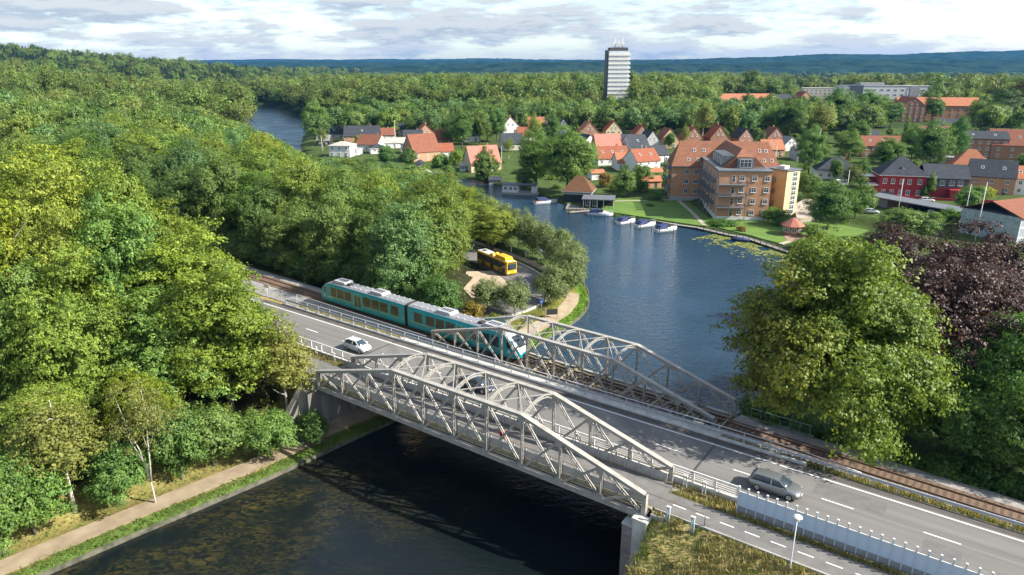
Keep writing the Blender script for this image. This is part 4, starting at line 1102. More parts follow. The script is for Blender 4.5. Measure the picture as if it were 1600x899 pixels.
tx = bpy.data.objects.new('operator_word', bpy.data.meshes.new_from_object(_t)); bpy.data.objects.remove(_t); bpy.data.curves.remove(cu)
tx.location = (-TL / 2 + 2.25, -1.395, 1.36 - .32); tx.rotation_euler = (R(90), 0, 0); link_child(tx, bodies[-1])
for k in (-1, 1):
    for s_ in (-.9, .9): inst('bogie_wheel', CAR_TY, bgc, (s_, k * .75, .42), scale=(1.33, .6, 1.33))

# ---- bus
m_busy = mat('bus_yellow', (0.72, 0.40, 0.005), 0.35, coat=0.4)
m_busr = mat('bus_roof_grey', (0.48, 0.47, 0.45), 0.55)
b0 = Vector((0.0, 133.9)); hd = Vector((0.55, -0.835)).normalized()
bang = math.atan2(hd.y, hd.x)
bus = empty('bus', (b0.x - hd.x * 6, b0.y - hd.y * 6, 1.63), bang, 'yellow city bus on the turning road behind the willows', 'bus')
def bring(x, hw, zb, zt): return [(x, -hw, zb), (x, -hw, 2.55), (x, -hw + .06, zt - .12), (x, -hw + .25, zt), (x, hw - .25, zt), (x, hw - .06, zt - .12), (x, hw, 2.55), (x, hw, zb)]
mb = MB(); rings = [bring(-6.0, 1.18, .40, 2.85), bring(-5.85, 1.25, .32, 2.93), bring(5.75, 1.25, .30, 2.93), bring(6.0, 1.18, .34, 2.80)]; mb.loft(rings, smooth=False)
bb = mb.build('body', m_busy, bus)
mb = MB(); mb.box(-5.9, 5.7, -1.02, 1.02, 2.925, 2.95); mb.build('roof_panel', m_busr, bus)
for sy in (-1, 1):
    y = sy * 1.255
    tbox('window_band', bus, -5.7, 5.55, y - .02 * sy, y + .012 * sy, 1.22, 2.50, m_glass)
    for x in (-5.75, -4.2, -2.6, -1.0, 0.6, 2.2, 3.8): tbox('window_pillar', bus, x, x + .09, y, y + .02 * sy, 1.22, 2.5, m_dark)
    tbox('roof_rail', bus, -5.8, 5.6, y - .03 * sy, y + .015 * sy, 2.52, 2.62, mat('bus_orange', (0.42, 0.14, 0.02), 0.5))
for x0, x1 in ((4.1, 5.3), (-0.4, 0.9)):
    d_ = tbox('door', bus, x0, x1, -1.245, -1.275, .38, 2.5, m_glass); tbox('door_frame', d_, x0 + .57, x0 + .63, -1.27, -1.285, .38, 2.5, m_dark)
ws = MB(); ws.add([(6.005, -1.05, 1.15), (6.005, 1.05, 1.15), (5.99, 1.05, 2.45), (5.99, -1.05, 2.45)], [(0, 1, 2, 3)]); ws.add([(6.02, -1.05, 1.15), (6.02, 1.05, 1.15), (6.0, 1.05, 2.45), (6.0, -1.05, 2.45)], [(0, 1, 2, 3)]); ws.build('windscreen', m_glass, bus)
tbox('destination_sign', bus, 5.90, 6.01, -1.0, 1.0, 2.50, 2.75, m_dark)
for y in (-.85, .85): tbox('headlight', bus, 5.95, 6.02, y - .2, y + .2, .62, .82, m_lampw)
for x0, x1, hw, h in ((1.0, 5.0, 1.0, .62), (-1.0, .3, .42, .38), (-1.2, -.2, .35, .4)):
    oy = 0 if hw > .9 else (-.55 if h < .39 else .6)
    mb = MB(); mb.loft([[(x0, oy - hw, 2.94), (x0, oy + hw, 2.94), (x0 + .1, oy + hw * .9, 2.94 + h * .8), (x0 + .1, oy - hw * .9, 2.94 + h * .8)], [(x0 + .4, oy - hw, 2.94), (x0 + .4, oy + hw, 2.94), (x0 + .4, oy + hw * .86, 2.94 + h), (x0 + .4, oy - hw * .86, 2.94 + h)], [(x1 - .4, oy - hw, 2.94), (x1 - .4, oy + hw, 2.94), (x1 - .4, oy + hw * .86, 2.94 + h), (x1 - .4, oy - hw * .86, 2.94 + h)], [(x1, oy - hw, 2.94), (x1, oy + hw, 2.94), (x1 - .1, oy + hw * .9, 2.94 + h * .7), (x1 - .1, oy - hw * .9, 2.94 + h * .7)]], smooth=False); mb.build('roof_pod', m_busy, bus)
tbox('roof_hatch', bus, -5.2, -4.2, -.45, .45, 2.95, 3.02, m_dark)
BT, BR = wheel_meshes(0.48, 0.28)
for x in (-3.2, 3.3):
    for y in (-1.13, 1.13): add_wheel(bus, x, y, .47, BT, BR)
    for sy in (-1, 1): tbox('wheel_arch', bus, x - .6, x + .6, sy * 1.24, sy * 1.256, .33, 1.02, m_dark)

# ---- boats
m_hull = mat('boat_white', (0.74, 0.74, 0.72), 0.3, coat=0.4)
m_canvas = mat('boat_canvas_blue', (0.02, 0.035, 0.11), 0.8)
m_deckw = mat('boat_teak', (0.36, 0.16, 0.06), 0.45, (0.26, 0.11, 0.04), 3)
m_boatglass = mat('boat_glass', (0.03, 0.035, 0.04), 0.08, spec=0.8)
def hull(mb, L, W, H, m=0, sheer=.25):
    st = []
    for f in (0, .15, .35, .55, .72, .86, .95, 1.0):
        w = W / 2 * (1 - max(0, (f - .45) / .55) ** 2.2) * (0.92 if f == 0 else 1) + .02; h = H * (1 + sheer * f * f); x = -L / 2 + L * f
        kz = -0.25 + max(0, f - .8) * 2.2
        st.append([(x, -w, h), (x, -w * .96, h * .55), (x, -w * .75, 0.02 + max(0, kz)), (x, 0, min(kz, h * .5)), (x, w * .75, .02 + max(0, kz)), (x, w * .96, h * .55), (x, w, h)])
    mb.loft(st, m=m, smooth=False, cap=True)
    mb.add([v for r_ in st for v in (r_[0], r_[-1])], [(i * 2, i * 2 + 1, i * 2 + 3, i * 2 + 2)[::-1] for i in range(len(st) - 1)], m)
def motorboat(px, py, L, rz, label, canvas=True, col=None):
    p = at(px, py, 0); b = empty('motor_boat', (p.x, p.y, 0.02), rz, label, 'boat', 'motor boats at the lawn')
    mb = MB(); hull(mb, L, L * .36, .85); mb.build('hull', col or m_hull, b)
    mb = MB(); mb.box(-L * .485, L * .05, -L * .172, L * .172, .55, .62); mb.build('cockpit_floor', m_pale, b)
    mb = MB(); mb.loft([[(L * x, -L * w, .86 + L * .01), (L * x, -L * w * .8, h), (L * x, L * w * .8, h), (L * x, L * w, .86 + L * .01)] for x, w, h in ((-.08, .15, 1.5), (.10, .15, 1.45), (.26, .10, 1.15), (.34, .06, .98))], smooth=False); mb.build('cabin', m_hull, b)
    mb = MB(); mb.loft([[(L * x, -L * w, z0), (L * x, -L * w * .9, z1), (L * x, L * w * .9, z1), (L * x, L * w, z0)] for x, w, z0, z1 in ((-.06, .152, 1.2, 1.95), (.02, .150, 1.2, 1.92), (.12, .135, 1.2, 1.5))], smooth=False); mb.build('windscreen', m_boatglass, b)
    if canvas:
        mb = MB(); mb.loft([[(L * x, -L * w, .9), (L * x, -L * w * .82, h), (L * x, L * w * .82, h), (L * x, L * w, .9)] for x, w, h in ((-.44, .15, 1.15), (-.34, .165, 1.75), (-.05, .158, 2.02))], smooth=False); mb.build('canvas_cover', m_canvas, b)
    mb = MB()
    for sy in (-1, 1):
        pts = [(L * .12, sy * L * .16, 1.35), (L * .30, sy * L * .12, 1.5), (L * .47, sy * L * .03, 1.65)]
        mb.tube(pts, .02, 4)
        for q in pts: mb.tube([(q[0], q[1], .9), q], .015, 4)
    mb.build('bow_rail', m_galv, b)
    return b
motorboat(938, 337, 7.6, R(-14), 'white motor boat moored farthest from the brick apartments, nearest the dark boathouse')
motorboat(979, 349, 6.6, R(34), 'white motor boat second along the lawn from the boathouse')
motorboat(1009, 354, 7.0, R(30), 'white motor boat third along the lawn from the boathouse')
motorboat(1041, 361, 7.2, R(26), 'white motor boat nearest the wooden dock')
la = empty('wooden_launch', (*at(853, 318, 0).xy, 0.02), R(22), 'varnished wooden launch with blue canopy moored beside the boathouse', 'boat')
mb = MB(); hull(mb, 8.2, 2.5, .95); mb.build('hull', m_hull, la)
mb = MB(); mb.box(-4.0, -1.4, -1.18, 1.18, .62, 1.12); mb.build('stern_cabin', m_deckw, la)
mb = MB(); mb.box(-1.4, 2.4, -1.0, 1.0, .9, 1.0); mb.build('foredeck', m_deckw, la)
mb = MB(); mb.loft([[(x, -w, 1.0), (x, -w * .9, h), (x, w * .9, h), (x, w, 1.0)] for x, w, h in ((-3.2, 1.05, 1.9), (-.2, 1.05, 2.0), (.5, .9, 1.4))], smooth=False); mb.build('canopy', m_canvas, la)
rb = empty('rowing_boat', (*at(1156, 377, 0).xy, 0.02), R(152), 'dark blue covered rowing boat lying against the dock', 'boat')
mb = MB(); hull(mb, 4.6, 1.7, .55); mb.build('hull', m_canvas, rb)
mb = MB(); mb.loft([[(x, -w, .58), (x, -w * .5, h), (x, w * .5, h), (x, w, .58)] for x, w, h in ((-2.2, .75, .62), (-1, .83, .9), (.8, .7, .85), (2.0, .2, .66))], smooth=False); mb.build('cover', m_canvas, rb)
for i, (px, py, L, rz, lab) in enumerate(((668, 272, 6, 10, 'white boat at the small marina below the round pavilion'), (683, 275, 6.5, 20, 'white boat moored next to the marina pontoon'), (700, 280, 6, -30, 'blue and white boat moored off the small lawn'), (712, 284, 6.5, -35, 'blue covered boat nearest the trees at the small marina'))):
    p = at(px, py, 0); b = empty('small_boat', (p.x, p.y, .02), R(rz), lab, 'boat')
    mb = MB(); hull(mb, L, L * .34, .8); mb.build('hull', m_hull, b)
    mb = MB(); mb.loft([[(L * x, -L * w, .8), (L * x, -L * w * .8, h), (L * x, L * w * .8, h), (L * x, L * w, .8)] for x, w, h in ((-.4, .15, 1.2), (-.05, .16, 1.8), (.3, .08, 1.0))], smooth=False); mb.build('cabin', m_canvas if i in (2, 3) else m_hull, b)
# ================================================================== buildings
w_white = mat('render_white', (0.74, 0.73, 0.70), 0.85, (0.64, 0.63, 0.60), 0.7)
w_cream = mat('render_cream', (0.62, 0.50, 0.30), 0.85, (0.54, 0.43, 0.25), 0.8)
w_beige = mat('render_beige', (0.56, 0.50, 0.42), 0.85, (0.48, 0.43, 0.36), 0.8)
w_grey = mat('render_grey', (0.40, 0.40, 0.39), 0.85, (0.33, 0.33, 0.32), 0.8)
w_red = mat('render_red', (0.30, 0.022, 0.028), 0.8, (0.24, 0.018, 0.022), 0.8)
w_slate = mat('slate_cladding', (0.055, 0.068, 0.085), 0.7, (0.085, 0.10, 0.12), 1.5)
w_dark = mat('tarred_timber', (0.018, 0.018, 0.02), 0.8, (0.035, 0.032, 0.03), 3, stretch=(6, 6, 0.5))
w_timber = mat('warm_timber', (0.33, 0.16, 0.06), 0.7, (0.24, 0.11, 0.04), 2, stretch=(5, 5, 0.6))
w_brick = brick_mat('brick_red', (0.34, 0.14, 0.075), (0.28, 0.105, 0.055), (0.30, 0.24, 0.19))
w_brick_o = brick_mat('brick_orange', (0.53, 0.25, 0.125), (0.46, 0.205, 0.10), (0.42, 0.32, 0.23))
w_brick_y = brick_mat('brick_yellow', (0.52, 0.36, 0.16), (0.46, 0.31, 0.13), (0.45, 0.37, 0.25))
r_red = roof_mat('tiles_red', (0.30, 0.105, 0.06), (0.21, 0.075, 0.045))
r_org = roof_mat('tiles_orange', (0.41, 0.175, 0.095), (0.30, 0.12, 0.065))
r_pink = roof_mat('tiles_pink', (0.47, 0.20, 0.15), (0.38, 0.15, 0.11))
r_brown = roof_mat('tiles_brown', (0.25, 0.10, 0.06), (0.17, 0.07, 0.045))
r_dark = roof_mat('slate_dark', (0.034, 0.040, 0.050), (0.062, 0.068, 0.077), 0.6)
r_grey = roof_mat('felt_grey', (0.20, 0.20, 0.205), (0.27, 0.27, 0.27), 0.85, wave=False)
r_straw = roof_mat('roof_straw', (0.155, 0.08, 0.042), (0.10, 0.052, 0.03))
r_pale = roof_mat('roof_pale', (0.42, 0.39, 0.34), (0.36, 0.33, 0.29), 0.85, wave=False)
m_frame = mat('window_frame', (0.72, 0.72, 0.70), 0.6)
m_winglass = mat('pane_glass', (0.035, 0.045, 0.055), 0.07, (0.07, 0.085, 0.10), 0.7, spec=0.7)
WMESH = {}
def win_mesh(w, h, cols=2):
    key = (round(w, 2), round(h, 2), cols)
    if key not in WMESH:
        f = MB(); f.box(-w / 2, w / 2, -.05, .03, -h / 2, h / 2)                                     # rebate plate behind the panes
        for x0, x1, z0, z1 in [(-w / 2, -w / 2 + .09, -h / 2, h / 2), (w / 2 - .09, w / 2, -h / 2, h / 2), (-w / 2 + .09, w / 2 - .09, h / 2 - .09, h / 2), (-w / 2 + .09, w / 2 - .09, -h / 2, -h / 2 + .09)]: f.box(x0, x1, -.10, -.05, z0, z1)
        for c in range(1, cols): x = -w / 2 + w * c / cols; f.box(x - .035, x + .035, -.10, -.05, -h / 2 + .09, h / 2 - .09)
        if h > 1.0: f.box(-w / 2 + .09, w / 2 - .09, -.095, -.05, h * .12, h * .12 + .06)
        s_ = MB(); s_.box(-w / 2 - .05, w / 2 + .05, -.18, -.05, -h / 2 - .09, -h / 2)
        p = MB(); p.box(-w / 2 + .08, w / 2 - .08, -.065, -.052, -h / 2 + .08, h / 2 - .08)
        WMESH[key] = (f.mesh('window', m_frame), p.mesh('pane', m_winglass), s_.mesh('sill', m_frame))
    return WMESH[key]
FACE = {'f': 0.0, 'r': math.pi / 2, 'b': math.pi, 'l': -math.pi / 2}
def add_window(par, x, y, z, face='f', w=1.1, h=1.3, cols=2, sill=True):
    f, p, s_ = win_mesh(w, h, cols)
    o = inst('window', f, par, (x, y, z), FACE[face]); inst('pane', p, o)
    if sill: inst('sill', s_, o)
    return o
def walls(par, x0, x1, y0, y1, z0, z1, m, name='wall'):
    mb = MB(); mb.box(x0, x1, y0, y1, z0, z1); return mb.build(name, m, par)
def gable_walls(par, W, D, eave, rh, ridge, m, z0=-1.5):
    x, y = W / 2, D / 2; mb = MB()
    if ridge == 'y':
        prof = [(-x, z0), (x, z0), (x, eave), (0, eave + rh), (-x, eave)]
        vs = [(a, -y, z) for a, z in prof] + [(a, y, z) for a, z in prof]
    else:
        prof = [(-y, z0), (y, z0), (y, eave), (0, eave + rh), (-y, eave)]
        vs = [(x, a, z) for a, z in prof] + [(-x, a, z) for a, z in prof]
    mb.add(vs, [(0, 1, 2, 3, 4), (9, 8, 7, 6, 5)] + [(i, 5 + i, 5 + (i + 1) % 5, (i + 1) % 5) for i in range(5)])
    return mb.build('wall', m, par)
def gable_roof(par, W, D, eave, rh, ridge, m, ov=.35, th=.16, cx=0, cy=0, name='roof', trim=None):
    a, b = (W / 2, D / 2) if ridge == 'y' else (D / 2, W / 2)
    sl = rh / a; e = eave - ov * sl; mb = MB()
    pr_ = [(-a - ov, e), (0, eave + rh), (a + ov, e), (a + ov, e + th), (0, eave + rh + th * 1.15), (-a - ov, e + th)]
    if ridge == 'y': vs = [(cx + u, cy - b - ov * .6, z + .02) for u, z in pr_] + [(cx + u, cy + b + ov * .6, z + .02) for u, z in pr_]
    else: vs = [(cx + b + ov * .6, cy + u, z + .02) for u, z in pr_] + [(cx - b - ov * .6, cy + u, z + .02) for u, z in pr_]
    mb.add(vs, [(0, 1, 4, 5), (1, 2, 3, 4), (11, 10, 7, 6), (10, 9, 8, 7), (5, 4, 10, 11), (4, 3, 9, 10), (0, 6, 7, 1), (1, 7, 8, 2), (2, 8, 9, 3), (0, 5, 11, 6)])
    return mb.build(name, m, par)
def hip_roof(par, W, D, eave, rh, m, ov=.45, cx=0, cy=0, ridge=None, name='roof', ax='x'):
    x, y = W / 2 + ov, D / 2 + ov
    if ridge is None: ridge = max(0, (W - D) / 2 if ax == 'x' else (D - W) / 2)
    e = eave - .1
    R1, R2 = ((-ridge, 0), (ridge, 0)) if ax == 'x' else ((0, -ridge), (0, ridge))
    vs = [(cx - x, cy - y, e), (cx + x, cy - y, e), (cx + x, cy + y, e), (cx - x, cy + y, e), (cx + R1[0], cy + R1[1], eave + rh), (cx + R2[0], cy + R2[1], eave + rh)]
    fs = [(3, 2, 1, 0)] + ([(0, 1, 5, 4), (1, 2, 5), (2, 3, 4, 5), (3, 0, 4)] if ax == 'x' else [(0, 1, 4), (1, 2, 5, 4), (2, 3, 5), (3, 0, 4, 5)])
    mb = MB(); mb.add(vs, fs); o = mb.build(name, m, par)
    mb = MB(); mb.box(cx - x, cx + x, cy - y, cy + y, e - .16, e - .01); mb.build('eaves_board', m_frame, par)
    return o
def chimney(par, roof, x, y, z0, z1, m=None):
    mb = MB(); mb.box(x - .35, x + .35, y - .3, y + .3, z0, z1); mb.box(x - .42, x + .42, y - .37, y + .37, z1, z1 + .12); mb.build('chimney', m or w_brick, roof)
SKY = MB(); SKY.box(-.45, .45, -.6, .6, -.03, .09); SKYM = None
def skylight(par, x, y, z, tilt, axis_):
    global SKYM
    if SKYM is None:
        SKYM = SKY.mesh('skylight', m_frame); q = MB(); q.box(-.36, .36, -.5, .5, .09, .10); globals()['SKYP'] = q.mesh('pane', m_winglass)
    o = inst('skylight', SKYM, par, (x, y, z), rot=(tilt, 0, 0) if axis_ == 'x' else (0, tilt, 0)); inst('pane', SKYP, o)
HOUSES = []
def foot(x, y, r): TAKEN.append((x, y, r)); HOUSES.append((x, y, r))
TAKEN = []
def house(px, py, wpx, D, eave, rh, rot, ridge, wall, roof, wins, label, chim=1, kind='gable', sky=0, name='house', dormer=0, porch=0):
    p = on_ground(px, py); k = mpp(p); W = wpx * k; a = R(rot)
    cx, cy = p.x - math.sin(a) * D / 2, p.y + math.cos(a) * D / 2
    zc = p.z + .0
    par = empty(name, (cx, cy, zc), a, label, 'house'); foot(cx, cy, max(W, D) * .5)
    if kind == 'gable':
        gable_walls(par, W, D, eave, rh, ridge, wall); rf = gable_roof(par, W, D, eave, rh, ridge, roof)
    elif kind == 'hip':
        walls(par, -W / 2, W / 2, -D / 2, D / 2, -1.5, eave, wall); rf = hip_roof(par, W, D, eave, rh, roof)
    else:
        walls(par, -W / 2, W / 2, -D / 2, D / 2, -1.5, eave, wall); rf = walls(par, -W / 2 - .3, W / 2 + .3, -D / 2 - .3, D / 2 + .3, eave, eave + .3, roof, 'roof')
    nf = max(1, int(round(eave / 2.9))); cols, ok_r = wins
    for fl in range(nf):
        z = 1.55 + fl * (eave - 0.4) / nf
        for c in range(cols): add_window(par, -W / 2 + W * (c + .5) / cols, -D / 2, z, 'f', 1.05, 1.25)
        for c in range(ok_r): add_window(par, W / 2, -D / 2 + D * (c + .5) / ok_r, z, 'r', 1.05, 1.25)
    if kind == 'gable' and ridge == 'y' and rh > 2.6:
        for c in (-1, 1): add_window(par, c * W * .12, -D / 2, eave + rh * .28, 'f', .95, 1.15)
        if rh > 4.2: add_window(par, 0, -D / 2, eave + rh * .62, 'f', .6, .7, 1)
    if kind == 'gable' and ridge == 'x' and rh > 2.6 and ok_r: add_window(par, W / 2, 0, eave + rh * .3, 'r', .95, 1.15)
    mb = MB(); dx = W * (0.22 if cols % 2 == 0 else 0.3); mb.box(dx - .48, dx + .48, -D / 2 - .05, -D / 2 + .05, -.2, 2.0); dr = mb.build('door', mat('door_green', (0.05, 0.09, 0.07), .5), par)
    if chim: chimney(par, rf, W * .08 if ridge == 'y' else W * .22, D * .1 if ridge == 'x' else D * .15, eave + rh * .6, eave + rh + .8)
    for q in range(sky):
        if ridge == 'x': tl = math.atan2(rh, D / 2); skylight(par, -W / 2 + W * (q + .6) / (sky + .2), -D * .25, eave + rh * .5 + .2, tl, 'x')
        else: tl = math.atan2(rh, W / 2); skylight(par, W * .25, -D / 2 + D * (q + .6) / (sky + .2), eave + rh * .5 + .2, tl, 'y')
    for q in range(dormer):
        x = -W / 2 + W * (q + .5) / dormer; dm = MB(); dm.box(x - .8, x + .8, -D * .36, -D * .05, eave + .2, eave + rh * .55); d_ = dm.build('dormer', wall, par)
        dm = MB(); dm.box(x - .95, x + .95, -D * .40, -D * .02, eave + rh * .55, eave + rh * .55 + .15); dm.build('dormer_roof', roof, d_); add_window(par, x, -D * .36, eave + .2 + rh * .2, 'f', 1.1, .9)
    return par
H = house
# ---- west group beyond the wood
H(531, 246, 34, 9, 5.6, 1.6, -8, 'x', w_white, r_pale, (3, 2), 'white two storey villa with flat pale hip roof and terrace by the water', 0, 'hip')
H(548, 243, 22, 7, 2.9, 1.2, -8, 'x', w_white, r_grey, (2, 1), 'low white annex with grey hip roof beside the two storey villa', 0, 'hip')
H(522, 217, 36, 10, 2.8, 4.0, 4, 'x', w_beige, r_dark, (3, 2), 'long low house with weathered slate roof at the edge of the far wood', 1, sky=1)
H(566, 221, 56, 10, 3.0, 5.2, 5, 'x', w_brick_o, r_dark, (4, 2), 'long house with steep dark roof and brick end gable', 2, sky=1)
H(573, 236, 38, 11, 3.2, 4.4, -18, 'x', w_white, r_brown, (3, 2), 'white house with brown half hipped roof and attic windows', 1)
H(592, 240, 24, 7, 2.7, 1.9, 20, 'x', w_white, r_dark, (2, 1), 'little white house under a dark hip roof', 0, 'hip')
H(617, 232, 36, 8, 2.8, 2.2, 10, 'x', w_white, r_pale, (3, 1), 'low white house with a faded beige roof', 0)
H(646, 226, 30, 9, 3.0, 4.2, 8, 'x', w_white, r_dark, (3, 1), 'white house with dark slate roof left of the brick gables', 1)
H(638, 241, 24, 8, 4.6, .1, -10, 'x', w_white, r_grey, (0, 1), 'plain white flat roofed block before the dark slate roof', 0, 'flat')
H(666, 222, 30, 11, 4.2, 5.0, 14, 'y', w_brick_o, r_org, (2, 0), 'orange brick house whose attic gable looks towards the river', 1)
H(668, 252, 46, 12, 4.4, 7.2, 33, 'x', w_brick_o, r_brown, (3, 0), 'large brick house with tall blank gable and rust brown roof', 0)
H(695, 226, 26, 9, 3.0, 4.4, 12, 'x', w_brick, r_red, (2, 1), 'brick house with red roof half hidden behind the tall blank gable', 1)
H(707, 210, 20, 9, 3.2, 4.2, 20, 'y', w_brick, r_red, (2, 0), 'small brick gable showing above garden trees', 0)
H(760, 268, 50, 10, 3.3, 6.6, 24, 'x', w_cream, r_pink, (3, 1), 'cream house with steep pink tiled roof behind a garden tree', 2)
H(726, 268, 16, 4, 2.8, .8, 0, 'x', w_white, r_pale, (4, 1), 'white glazed conservatory beside the cream house', 0, 'hip', name='conservatory')
H(687, 262, 20, 5, 2.5, .1, -5, 'x', w_dark, r_grey, (2, 0), 'dark flat roofed garden shed by the marina', 0, 'flat', name='garden_shed')
H(774, 291, 20, 4, 2.3, 1.0, 0, 'x', w_grey, r_dark, (1, 0), 'small dark roofed summer house at the water edge', 0, name='summer_house')
H(607, 219, 22, 8, 2.9, 3.4, 6, 'x', w_beige, r_brown, (2, 1), 'small brown roofed cottage before the far wood', 0)
H(633, 211, 22, 8, 3.0, 3.8, 10, 'x', w_white, r_dark, (2, 0), 'slate roofed cottage tucked against the far wood', 1)
H(697, 246, 26, 8, 2.8, 3.2, 14, 'x', w_white, r_red, (2, 1), 'low white cottage with red tiles right of the tall blank gable', 0)
H(738, 222, 24, 9, 3.2, 4.4, 10, 'y', w_white, r_red, (2, 0), 'white gable house above the cream house', 1)
H(722, 216, 20, 8, 3.0, 4.0, 10, 'x', w_brick, r_org, (2, 0), 'orange roofed cottage left of the white gable', 0)
H(820, 220, 22, 8, 3.0, 4.0, 6, 'x', w_white, r_red, (2, 0), 'red roofed cottage below the orange roof', 0)
H(860, 205, 24, 9, 3.2, 4.0, 4, 'x', w_white, r_grey, (2, 0), 'white house with pale roof at the upper edge of the village', 0)
H(505, 228, 20, 7, 2.8, 2.6, 0, 'x', w_dark, r_grey, (2, 0), 'dark boat shed at the far water edge', 0, name='boat_shed')
# ---- rows behind the big garden trees
H(798, 208, 30, 9, 3.4, 6.0, 12, 'y', w_white, r_pink, (2, 1), 'white gable house with pink roof edge at the wood', 1)
H(803, 235, 34, 10, 3.2, 4.6, 14, 'x', w_beige, r_dark, (3, 2), 'beige house with dark slate roof below the white gable', 1)
H(838, 208, 26, 10, 3.2, 5.8, 0, 'x', w_beige, r_org, (2, 1), 'house with a bright orange roof behind a tall pale tree', 1)
H(880, 213, 24, 10, 3.6, 6.0, 10, 'y', w_white, r_dark, (2, 1), 'white gable house right of the orange roof', 0)
H(921, 219, 29, 10, 4.4, 5.2, 8, 'y', w_brick, r_org, (2, 1), 'red brick gable house in the upper row, left of the cream one', 1)
H(959, 218, 25, 10, 4.8, 4.8, 4, 'y', w_cream, r_red, (3, 1), 'cream gable house with three window rows in the upper row', 1)
H(922, 238, 30, 9, 3.8, 4.2, 26, 'y', w_white, r_dark, (2, 0), 'white gable with dark roof in the second row, beside the pink roof', 0)
H(952, 242, 42, 10, 3.4, 5.6, 10, 'x', w_brick, r_pink, (3, 1), 'brick house with a large salmon pink roof', 1)
H(980, 236, 28, 9, 3.0, 4.4, 12, 'x', w_grey, r_dark, (2, 0), 'grey house with slate roof right of the salmon pink roof', 0)
H(1000, 241, 34, 10, 3.3, 5.0, 22, 'x', w_white, r_dark, (3, 2), 'white house with dark roof and roof hatch in the second row', 1, sky=1)
H(1019, 233, 26, 9, 3.6, 5.0, 14, 'y', w_grey, r_dark, (2, 0), 'pale grey gable in the second row', 0)
H(1003, 220, 24, 9, 3.2, 4.8, 6, 'y', w_brick, r_red, (2, 0), 'brick gable peeping over the slate roofs', 1)
H(959, 258, 52, 9, 2.9, 4.4, 14, 'x', w_white, r_red, (4, 1), 'long low house with red tiles and three skylights', 1, sky=3)
H(984, 266, 40, 9, 3.0, 3.6, 8, 'x', w_white, r_org, (4, 1), 'white house with orange roof and glazed terrace', 1)
H(1013, 269, 44, 10, 4.4, 4.2, 26, 'x', w_white, r_red, (3, 1), 'white house with plain lit gable and red roof', 1, sky=2)
H(1031, 254, 34, 9, 3.2, 3.4, 18, 'x', w_white, r_dark, (3, 1), 'white house with low slate roof left of the apartments', 0)
H(1046, 232, 30, 10, 4.0, 5.4, 6, 'y', w_brick_y, r_red, (2, 1), 'yellow brick gable house with a clipped tree before it', 0)
H(1084, 228, 32, 10, 3.6, 5.4, 6, 'y', w_brick, r_red, (2, 1), 'brick gable house with pale verges behind the apartments', 1)
H(1124, 228, 30, 10, 3.8, 6.0, 4, 'y', w_brick, r_red, (3, 1), 'dark red gable house above the apartment roof', 1)
H(1165, 226, 24, 9, 3.2, 4.6, 10, 'y', w_brick, r_dark, (2, 1), 'small gable with dark roof next to the column shaped tree', 0)
H(1209, 245, 34, 9, 3.2, 3.8, 4, 'x', w_brick_o, r_org, (3, 1), 'low brick house with faded orange roof right of the apartment block', 1, sky=1)
H(1212, 226, 28, 9, 3.4, 4.8, 6, 'y', w_brick, r_brown, (2, 1), 'brick gable house below the tree belt right of the apartments', 1)
H(1236, 236, 22, 7, 3.0, 3.2, 10, 'y', w_white, r_grey, (1, 0), 'white end wall of a small house right of the brick gable', 0)
H(935, 281, 22, 6, 2.4, 1.0, 12, 'x', w_white, r_org, (0, 0), 'open orange roofed garden shelter by the round tree', 0, name='garden_shelter')
H(1019, 279, 36, 5, 2.3, 1.2, 10, 'x', w_white, r_org, (0, 0), 'long low shed with orange tiles behind the lawn', 0, name='shed')
H(1018, 294, 32, 5, 2.4, 1.4, 8, 'x', w_brick_o, r_org, (0, 0), 'orange tiled outbuilding beside the apartments', 0, name='shed')
# ---- east side
H(1308, 281, 62, 12, 3.2, 4.4, -16, 'x', w_white, r_dark, (5, 2), 'white house with broad dark slate hip roof in the gardens', 1, 'hip')
H(1379, 246, 62, 9, 5.0, 3.8, -4, 'x', w_brick, r_brown, (6, 1), 'brick terrace with brown roof and skylights behind the trees', 0, sky=3, name='terrace_house')
H(1360, 225, 30, 9, 3.0, 3.4, 0, 'x', w_brick, r_dark, (3, 0), 'slate roofed house half hidden behind street trees', 1, sky=1)
H(1257, 252, 24, 9, 3.0, 3.6, 0, 'x', w_grey, r_grey, (2, 0), 'low grey roofed house behind the round street tree', 0)
H(1462, 220, 52, 9, 3.6, 3.2, -6, 'x', w_brick, r_brown, (5, 1), 'terrace with brown roof and white party walls', 0, sky=3, name='terrace_house')
H(1488, 209, 40, 9, 4.0, 3.6, -4, 'x', w_white, r_dark, (4, 1), 'white house with slate roof behind the brown terrace', 0)
H(1516, 283, 66, 13, 3.6, 7.2, -22, 'x', w_brick, r_org, (4, 2), 'house under a large steep orange hip roof', 0, 'hip')
H(1545, 303, 62, 11, 5.6, 4.8, -30, 'x', w_brick_o, r_dark, (3, 2), 'brick house with dark roof and two skylights by the right edge', 0, sky=2)
H(1590, 305, 44, 10, 5.4, 3.4, -24, 'x', w_white, r_org, (3, 2), 'white apartment house with orange roof cut by the right edge', 0, sky=1)
H(1533, 248, 66, 10, 8.4, 2.8, -18, 'x', w_brick, r_dark, (6, 2), 'three storey brick block with slate mansard and white stair tower', 0, name='apartment_block', sky=2)
H(1590, 250, 76, 15, 6.0, 6.0, -20, 'x', w_brick, r_brown, (4, 2), 'large brick hall with red brown roof at the right edge', 0, sky=1, name='hall')
H(1462, 250, 40, 7, 2.8, .1, -10, 'x', w_grey, r_grey, (0, 0), 'flat grey carport roof between the street trees', 0, 'flat', name='carport')
H(1505, 258, 60, 6, 2.6, .2, -14, 'x', w_grey, r_grey, (4, 0), 'long flat grey canopy before the brick block', 0, 'flat', name='canopy')
